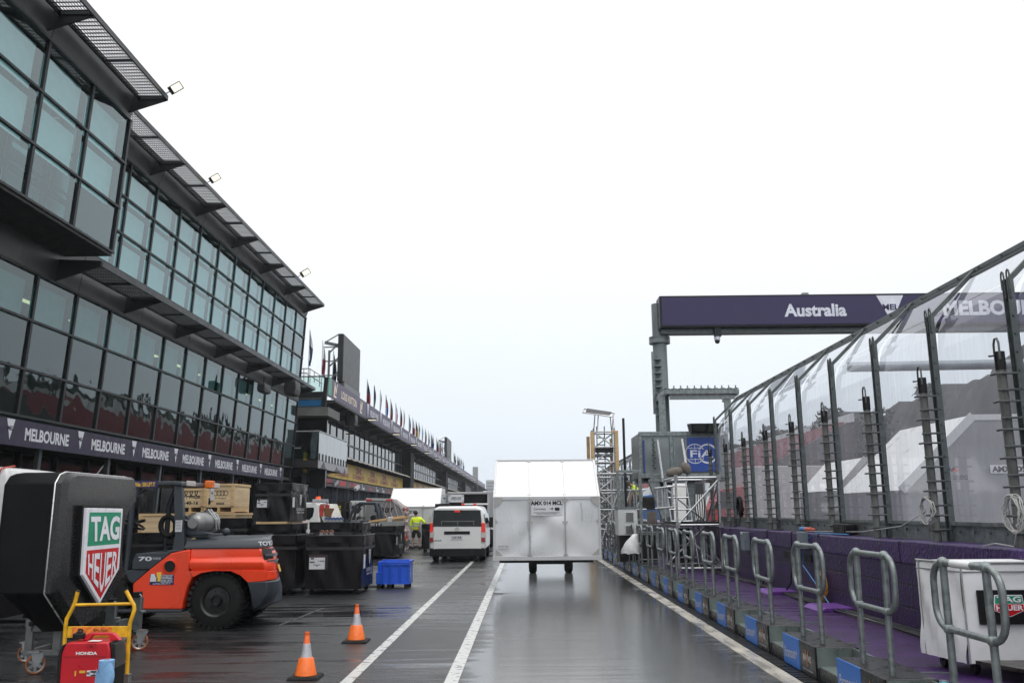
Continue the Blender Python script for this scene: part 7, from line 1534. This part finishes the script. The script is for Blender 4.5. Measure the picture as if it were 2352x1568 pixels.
for i in range(9):
    ph=rnd.uniform(0,6); x=WX-.06-.025*i; m=MB().tube([(x+.03*math.sin(y*.9+ph)+.012*math.sin(y*3.1+ph),y,DZ+.012+.012*(i%3)) for y in [5.5+.4*k for k in range(70)]],.010,5); S('floor_cable',m,cmats[0 if i%3 else (1 if i%2 else 2)],'cable in the long bundle running along the foot of the purple wall','cable','cables along the wall foot',sm=60)
def coil(c,ry,rz,n,mt,lab,r=.009,tail=None):
    m=MB(); 
    for i in range(n):
        a=rnd.uniform(.85,1.1);b=rnd.uniform(.9,1.08);o=rnd.uniform(-.02,.02); m.tube([c+v3(-.03+.05*rnd.random()+.04*math.sin(t*.4+i)*.5,o+ry*a*math.cos(t*.35),rz*b*math.sin(t*.35)) for t in range(18)],r,5,True)
    if tail: m.tube(tail,r,5)
    return S('cable_coil',m,mt,lab,'cable',sm=60)
def pole_at(k): return YP0+PER*k
c=PX(1700,1163,FXp-.1); coil(v3(FXp-.1,c.y,c.z),.16,.2,16,black,'thick coil of black cable hanging on a fence pole above the scaffold end',.011,[(FXp-.1,c.y,c.z-.2),(FXp-.12,c.y+.05,c.z-.35),(FXp-.05,c.y+.3,WZ+.05),(WX+.02,c.y+.5,WZ+.02)])
c=PX(2130,1173,FXp-.08); coil(v3(FXp-.08,c.y,c.z),.14,.16,5,cmats[1],'coil of white cable on a fence pole, left of the AMX sign',.006,[(FXp-.08,c.y+.02,c.z),(FXp-.05,c.y+.8,c.z-.18),(WX+.15,c.y+2.2,WZ+.06),(WX+.1,c.y+4.5,WZ+.02)])
c=PX(2330,1180,FXp-.08); coil(v3(FXp-.08,c.y,c.z),.14,.17,6,cmats[1],'coil of white cable on the fence pole nearest the right edge',.007,[(FXp-.08,c.y,c.z-.16),(FXp-.06,c.y+.1,c.z-.3),(WX+.06,c.y+.35,WZ+.03),(WX+.01,c.y+.5,WZ)])
c=PX(1890,1345,WX-.06); coil(v3(WX-.06,c.y,c.z),.13,.2,8,mat('cable_orange',(.55,.27,.04),.45),'coil of orange cable hanging on the purple wall',.009)
bc=mat('cable_blue',(.05,.25,.55),.4); a=PX(1845,1204,WX-.03); S('blue_cable',MB().tube([v3(WX+.1,a.y-1.6,WZ+.015),v3(WX-.01,a.y-.5,WZ+.01),v3(WX-.04,a.y,WZ-.15),v3(WX-.05,a.y+.1,WZ-.5),v3(WX-.06,a.y-.3,DZ+.35),v3(WX-.1,a.y-1.2,DZ+.02)],.009,6),bc,'bright blue cable hanging in an arc over the purple wall','cable',sm=60)
for i,(vx,lab) in enumerate(((1763,'black cable dropping down the purple wall in front of the second rail pair'),(1818,'thin black cable dropping down the purple wall beside the blue one'))):
    a=PX(vx,1225,WX-.02); S('hanging_cable',MB().tube([v3(WX+.15,a.y-.4,WZ+.02),v3(WX-.02,a.y,WZ),v3(WX-.03,a.y+.05,.8),v3(WX-.05,a.y+.12,.45),v3(WX-.1,a.y+.3,DZ+.02)],.012,6),black,lab,'cable',sm=60)
for vx,vy,s,lab in ((1707,1242,.3,'grey junction box on the purple wall with a white tag'),(1838,1240,.22,'grey junction box on the purple wall behind a hand rail')):
    a=PX(vx,vy,WX-.12); t=T('junction_box',lab,'box',(WX-.08,a.y,a.z-s/2)); P('box',MB().box(WX-.14,WX-.02,a.y-s/2,a.y+s/2,a.z-s*.6,a.z+s*.6),mat('box_grey_blue',(.17,.20,.23),.45),t,.01)
    if s>.25: P('white_tag',MB().box(WX-.146,WX-.141,a.y-.05,a.y+.08,a.z+s*.45,a.z+s*.58),labelm,t)
a=PX(1930,1217,WX+.16); t=T('black_case','small black ribbed case lying on the purple wall top','case',(WX+.2,a.y,WZ)); P('case',MB().box(WX+.12,WX+.30,a.y-.30,a.y+.2,WZ+.005,WZ+.16),black,t,.02); m=MB()
for i in range(8): m.box(WX+.112,WX+.119,a.y-.28+.06*i,a.y-.25+.06*i,WZ+.02,WZ+.15)
P('rib',m,rimb,t)
a=PX(1845,1205,WX+.15); m=MB()
for i,mt in enumerate((bc,mat('plug_red',(.55,.12,.08),.4))):
    y=a.y-.25*i; S('power_plug',MB().cyl((WX+.1,y,WZ+.05),(WX+.16,y-.16,WZ+.05),.035,n=10).cyl((WX+.16,y-.16,WZ+.05),(WX+.19,y-.22,WZ+.05),.025,.015,n=10),mt,'%s power plug lying on the purple wall top'%('blue' if i==0 else 'red'),'plug')
# ---------------------------------------------------------------- cargo containers beyond the fence
k_=lambda a,b,Y:PY(1653.7+.29687*a,888.1+.29687*b,Y)
def tcon(lab,Y,c0,c1,xe,bz,depth,draw):
    p0=k_(*c0,Y);p1=k_(*c1,Y); c=T('air_cargo_container',lab,'cargo container',((p0.x+xe)/2,Y+depth/2,bz),0,'cargo containers on the track')
    pf=[v3(p0.x,Y,bz),v3(xe,Y,bz),v3(xe,Y,p1.z),v3(p1.x,Y,p1.z),v3(p0.x,Y,p0.z)]
    P('shell',MB().prism(pf,(0,depth,0)),mat('dull_aluminium',(.24,.24,.25),.4,.3,.2,1.5),c); m=MB(); m.prism([pf[3]+v3(.01,.03,.012),pf[4]+v3(-.012,.03,.0),pf[4]+v3(-.012,depth-.03,0),pf[3]+v3(.01,depth-.03,.012)],(-.004,0,.004)); P('slope_panel',m,amxw,c)
    m=MB(); d=(pf[3]-pf[4]).normalized()
    m.bar(pf[4]+v3(0,-.01,0),pf[3]+v3(0,-.01,0),.14,.02,(0,1,0)); m.bar(pf[3]+v3(0,-.008,-.03),pf[2]+v3(0,-.008,-.03),.02,.10,(0,0,1)); P('edge_profile',m,trim,c); m=MB()
    for i in range(40): z=bz+.1+i*(p1.z-bz-.2)/40; m.cyl((p1.x+.55,Y-.002,z),(p1.x+.55,Y-.012,z),.012,.008,n=6); m.cyl((p1.x+.62,Y-.002,z),(p1.x+.62,Y-.012,z),.012,.008,n=6)
    r=P('rivet',m,white,c); r['kind']='stuff'; draw(c,Y); return c
def d1(c,Y):
    a=k_(2095,668,Y-.02);b=k_(2262,602,Y-.02); l=P('label',MB().box(a.x,b.x+.9,Y-.02,Y-.012,a.z,b.z),labelm,c); m=MB(); txt(m,'AMX',((a.x+b.x)/2,Y-.02,(a.z+b.z)/2),X3,Z3,(b.z-a.z)*.72,(b.x-a.x)*.86,.045); txt(m,'021 MCL',(b.x+.45,Y-.02,(a.z+b.z)/2),X3,Z3,(b.z-a.z)*.72,.8,.045); P('lettering',m,ink,l)
    a=k_(1730,655,Y);b=k_(1885,622,Y); m=MB(); txt(m,'EV',((a.x*.7+b.x*.3),Y,(a.z+b.z)/2),X3,Z3,b.z-a.z,(b.x-a.x)*.55,.04); txt(m,'LOGISTICS',((a.x+b.x)/2+.1,Y,a.z-.1),X3,Z3,.07,(b.x-a.x)*.7,.01); P('lettering',m,ink,c); TX('A',c,rm,(b.x-.15,Y,(a.z+b.z)/2),X3,Z3,b.z-a.z,(b.x-a.x)*.38,.04)
tcon('large grey cargo container with AMX sign beyond the fence at the right edge',15.,(1400,800),(1955,222),12.3,1.15,3.0,d1)
def d2(c,Y):
    a=k_(1062,925,Y);b=k_(1168,880,Y); l=P('label',MB().box(a.x,b.x,Y-.02,Y-.012,a.z,b.z),labelm,c); TX('AMX 0005',l,ink,((a.x+b.x)/2,Y-.02,(a.z+b.z)/2),X3,Z3,(b.z-a.z)*.7,(b.x-a.x)*.9,.04)
    a=k_(1130,1070,Y);b=k_(1170,992,Y); l=P('yellow_emblem',MB().box(a.x,b.x,Y-.015,Y-.008,a.z,b.z),mat('emblem_yellow',(.65,.45,.02),.4),c); m=MB(); flat(m,((a.x+b.x)/2,Y-.015,(a.z+b.z)/2),X3,Z3,[(-.05,-.15),(.0,-.05),(.06,-.16),(.08,-.02),(.04,.08),(.05,.17),(-.02,.13),(-.07,.02)],.003); P('emblem_mark',m,ink,l)
tcon('grey cargo container marked AMX 0005 beyond the fence, left of the big one',21.5,(915,800),(1128,548),11.2,.55,3.0,d2)
for (Y,x0,x1,lab) in ((15.,6.9,12.4,'low dark trailer carrying the large grey container'),(21.5,7.5,11.3,'low dark trailer carrying the second grey container')):
    t=T('cargo_trailer',lab,'trailer',((x0+x1)/2,Y+1.5,0)); zz=1.13 if Y<16 else .53; P('bed',MB().box(x0,x1,Y,Y+3,zz-.18,zz),frame_m,t)
    for x in (x0+.5,x1-.6):
        for y in (Y+.4,Y+2.6): w_,k=wheel_mb((x,y,zz*.36),zz*.36,.2); P('wheel',w_,rubber,t)
def rtruck(lab,x0,x1,y,h,c1,c2):
    t=T('truck',lab,'truck',((x0+x1)/2,y+2,0)); P('box_body',MB().box(x0,x1,y,y+6,1.0,h),c1,t,.04); P('cab',MB().prism([(x0+.1,y+.05,.6),(x0-1.7,y+.05,.6),(x0-1.7,y+.05,1.7),(x0-1.3,y+.05,2.7),(x0+.1,y+.05,2.9)],(0,2.3,0)),c2,t,.05); P('windscreen',MB().prism([(x0-1.72,y+.02,1.75),(x0-1.33,y+.02,2.6),(x0-.5,y+.02,2.6),(x0-.5,y+.02,1.75)],(0,.02,0)),dglass,t)
    for x in (x0-1,x1-1):
        w_,k=wheel_mb((x,y+.2,.5),.5,.3); P('wheel',w_,rubber,t); w_,k=wheel_mb((x,y+2.1,.5),.5,.3); P('wheel',w_,rubber,t)
    P('chassis',MB().box(x0-1.2,x1,y+.4,y+2,.5,.95),frame_m,t)
rtruck('pale truck with red cab on the track far beyond the fence',11.5,17.,46,3.9,mat('truck_body_pale',(.50,.47,.48),.5),mat('truck_red',(.40,.05,.06)))
rtruck('white truck with blue cab on the track beyond the fence',9.6,12.5,62,3.5,white,mat('truck_blue',(.05,.12,.3),.4))
rtruck('pale grey truck parked far along the track by the grandstand',15.4,19.2,66,4.3,mat('truck_pale',(.52,.53,.55),.5),mat('truck_pale',(.5,.5,.5)))
# ---------------------------------------------------------------- grandstand and trees across the track
gsd=T('grandstand','long grandstand with red seat rows across the track','grandstand',(27,125,0)); P('base_wall',MB().box(19.5,20,92,235,-.02,3.6),mat('stand_wall',(.40,.42,.43),.5,0,.2,2),gsd)
P('tier_slab',MB().prism([(20,92,0),(34.5,92,0),(34.5,92,10.6),(34,92,10.6),(20,92,3.3)],(0,143,0)),mat('tier_concrete',(.07,.06,.06),.8),gsd)
rs=mat('seat_red',(.24,.02,.03),.5,0,.2,3); bs=mat('seat_blue',(.02,.09,.28),.5)
for i in range(18):
    m=MB(); x=20.2+i*.78; z=3.45+i*.405; y=92.5
    while y<234:
        if int(y)%13: m.box(x,x+.4,y,y+.46,z,z+.36)
        y+=.62 if i%2 else .6
    r=P('seat_row',m,rs if i>2 else bs,gsd); r['kind']='stuff'
m=MB()
for k in range(46): y=92+k*3.05; m.face((19.3,y,3.7),(19.3,y+2.9,3.7),(19.6,y+2.9,5.3),(19.6,y,5.3))
r=P('front_screen',m,mat('screen_pale',(.42,.45,.46),.3),gsd); r['kind']='stuff'
P('back_banner',MB().box(34.6,34.8,92,235,10.7,11.6),mat('tent_white',(.5,.52,.53),.6,0,.5,.3),gsd)
S('bank',MB().sheet(lambda u,v:v3(27+10.5*min(1,max(0,(u-.2)*8))+12*v+1.2*math.sin(u*37),26+220*u,-.3+(11.2+2.8*min(1,max(0,(u-.2)*5))*1.0)*min(1,v*2.2)**.8*(1+.05*math.sin(u*61)+.03*math.sin(u*143+2)+.02*math.sin(u*411))*(0 if False else 1)) if u>.235 or True else None,260,14),mat('bank_scrub',(.020,.024,.020),.9,0,.6,1.2,.8,6),kind='structure',sm=60)
leafm=mat('foliage',(.030,.042,.026),.7,0,.5,.5); bark=mat('bark',(.06,.045,.035),.9)
def tree(h,w,seed):
    r=random.Random(seed); t=T('tree','','tree',(0,0,0),0,'trees across the track'); m=MB().tube([(0,0,-.1),(.1,.05,h*.3),(-.05,.1,h*.6),(0,0,h*.9)],.28,7,r2=.06)
    for i in range(6): a=r.uniform(0,6.3); z=h*r.uniform(.25,.6); m.tube([(0,0,z),(math.cos(a)*w*.4,math.sin(a)*w*.4,z+h*.15),(math.cos(a)*w*.7,math.sin(a)*w*.7,z+h*.25)],.09,5,r2=.03)
    P('trunk',m,bark,t); c=MB(); cl=[(r.uniform(-w,w)*.75,r.uniform(-w,w)*.75,h*r.uniform(.38,.92),r.uniform(.22,.42)*w) for _ in range(16)]
    for (x,y,z,R_) in cl:
        for q in range(170):
            d=Vector((r.gauss(0,1),r.gauss(0,1),r.gauss(0,1))).normalized()*R_*r.uniform(.5,1.05); p=Vector((x,y,z))+d; s=r.uniform(.24,.50); u=Vector((r.gauss(0,1),r.gauss(0,1),r.gauss(0,1))).normalized(); v=u.orthogonal().normalized()
            c.face(p-u*s,p+v*s*.6,p+u*s,p-v*s*.6)
    P('crown',c,leafm,t); return t
TR=[tree(15.5,4.6,1),tree(17,5.2,2),tree(14,4.2,3)]; sp=[(38+rnd.uniform(0,4),78+i*7+rnd.uniform(-2,2)) for i in range(22)]
for i,(x,y) in enumerate(sp):
    lb='dark leafy tree behind the grandstand, %s from near end'%ordn(i+1) if i<22 else 'dark tree across the track behind near fence panels, %s from near end'%ordn(i-21)
    if i<3: t=TR[i]; t.location=(x,y,0); t.rotation_euler=(0,0,i); t['label']=lb
    else: t=dup(TR[i%3],v3(x,y,0),rnd.uniform(0,6),lb)
    s=rnd.uniform(.78,.92) if i<22 else .58; t.scale=(s,s,s)
# hazy tower block at the end of the lane
p=PY(1116,1102,620);q=PY(1138,1118,620); tb=T('tower_block','pale hazy tower block far beyond the end of the pit lane','building',((p.x+q.x)/2,625,0)); P('wall',MB().box(p.x,q.x,620,635,-1,p.z).box(q.x+1,q.x+8,625,640,-1,p.z-3),mat('far_block',(.35,.36,.38),.7),tb); m=MB()
for i in range(5): z=p.z-1.6-i*2.2; m.box(p.x+.4,q.x-.4,619.8,620,z-.9,z)
P('window_band',m,mat('far_window',(.12,.13,.15),.3),tb)
# ---------------------------------------------------------------- two more workers
y2=36.2; fx_=PY(1459,1150,y2).x
J=dict(pel=(.0,0,.92),chest=(-.16,-.02,1.24),neck=(-.30,-.03,1.38),chin=(-.37,-.04,1.40),head=(-.45,-.04,1.47),face=(-.9,-.1,-.35),
 shl=(-.16,.17,1.32),ell=(-.28,.2,1.04),wrl=(-.40,.15,.84),shr=(-.20,-.19,1.30),elr=(-.34,-.24,1.02),wrr=(-.42,-.22,.74),
 hipl=(.0,.10,.86),knl=(-.03,.13,.47),anl=(.02,.14,.09),tol=(-.14,.14,.045),hipr=(.01,-.10,.86),knr=(-.05,-.12,.47),anr=(.0,-.13,.09),tor=(-.16,-.13,.045))
o,M=person('man in yellow hi-vis shirt and black shorts bending forward behind the glazed gate',(fx_+.18,y2,WZ+.01),0,J,{'hair':mat('grey_hair',(.12,.11,.10),.8),'sleeve':.5},1.0)
m=MB().ball((.03,-.2,1.0),.09,6,(.9,.6,1.3)); m.tube([(-.16,-.14,1.35),(.0,-.2,1.1)],.014,6); P('shoulder_bag',m.tf(M),black,o,sm=60)
y3=35.3; fx_=PY(1411,1200,y3).x
J=dict(pel=(0,0,.94),chest=(.01,0,1.30),neck=(.0,0,1.50),chin=(-.03,-.01,1.57),head=(-.02,0,1.67),face=(-.8,-.5,0),
 shl=(.0,.19,1.42),ell=(.08,.26,1.16),wrl=(-.14,.16,1.08),shr=(-.02,-.2,1.42),elr=(.06,-.27,1.15),wrr=(.30,-.18,1.10),
 hipl=(.0,.10,.86),knl=(-.02,.12,.47),anl=(.02,.12,.09),tol=(-.14,.13,.045),hipr=(.01,-.10,.86),knr=(-.02,-.12,.47),anr=(.03,-.12,.09),tor=(-.13,-.13,.045))
person('man in yellow hi-vis shirt standing by the scaffold tower behind the rails',(fx_,y3,DZ),0,J,{'hair':hair,'sleeve':.5},1.0)
# ---------------------------------------------------------------- rainy air
hz=bpy.data.materials.new('rain_haze'); hz.use_nodes=True; N=hz.node_tree.nodes; N.remove(N['Principled BSDF']); v=N.new('ShaderNodeVolumePrincipled'); v.inputs['Color'].default_value=(.93,.96,1,1); v.inputs['Density'].default_value=.0004; v.inputs['Anisotropy'].default_value=.2
hz.node_tree.links.new(v.outputs[0],N['Material Output'].inputs['Volume'])
S('haze',MB().box(-30,60,-12,760,-1.2,36),hz,kind='stuff')
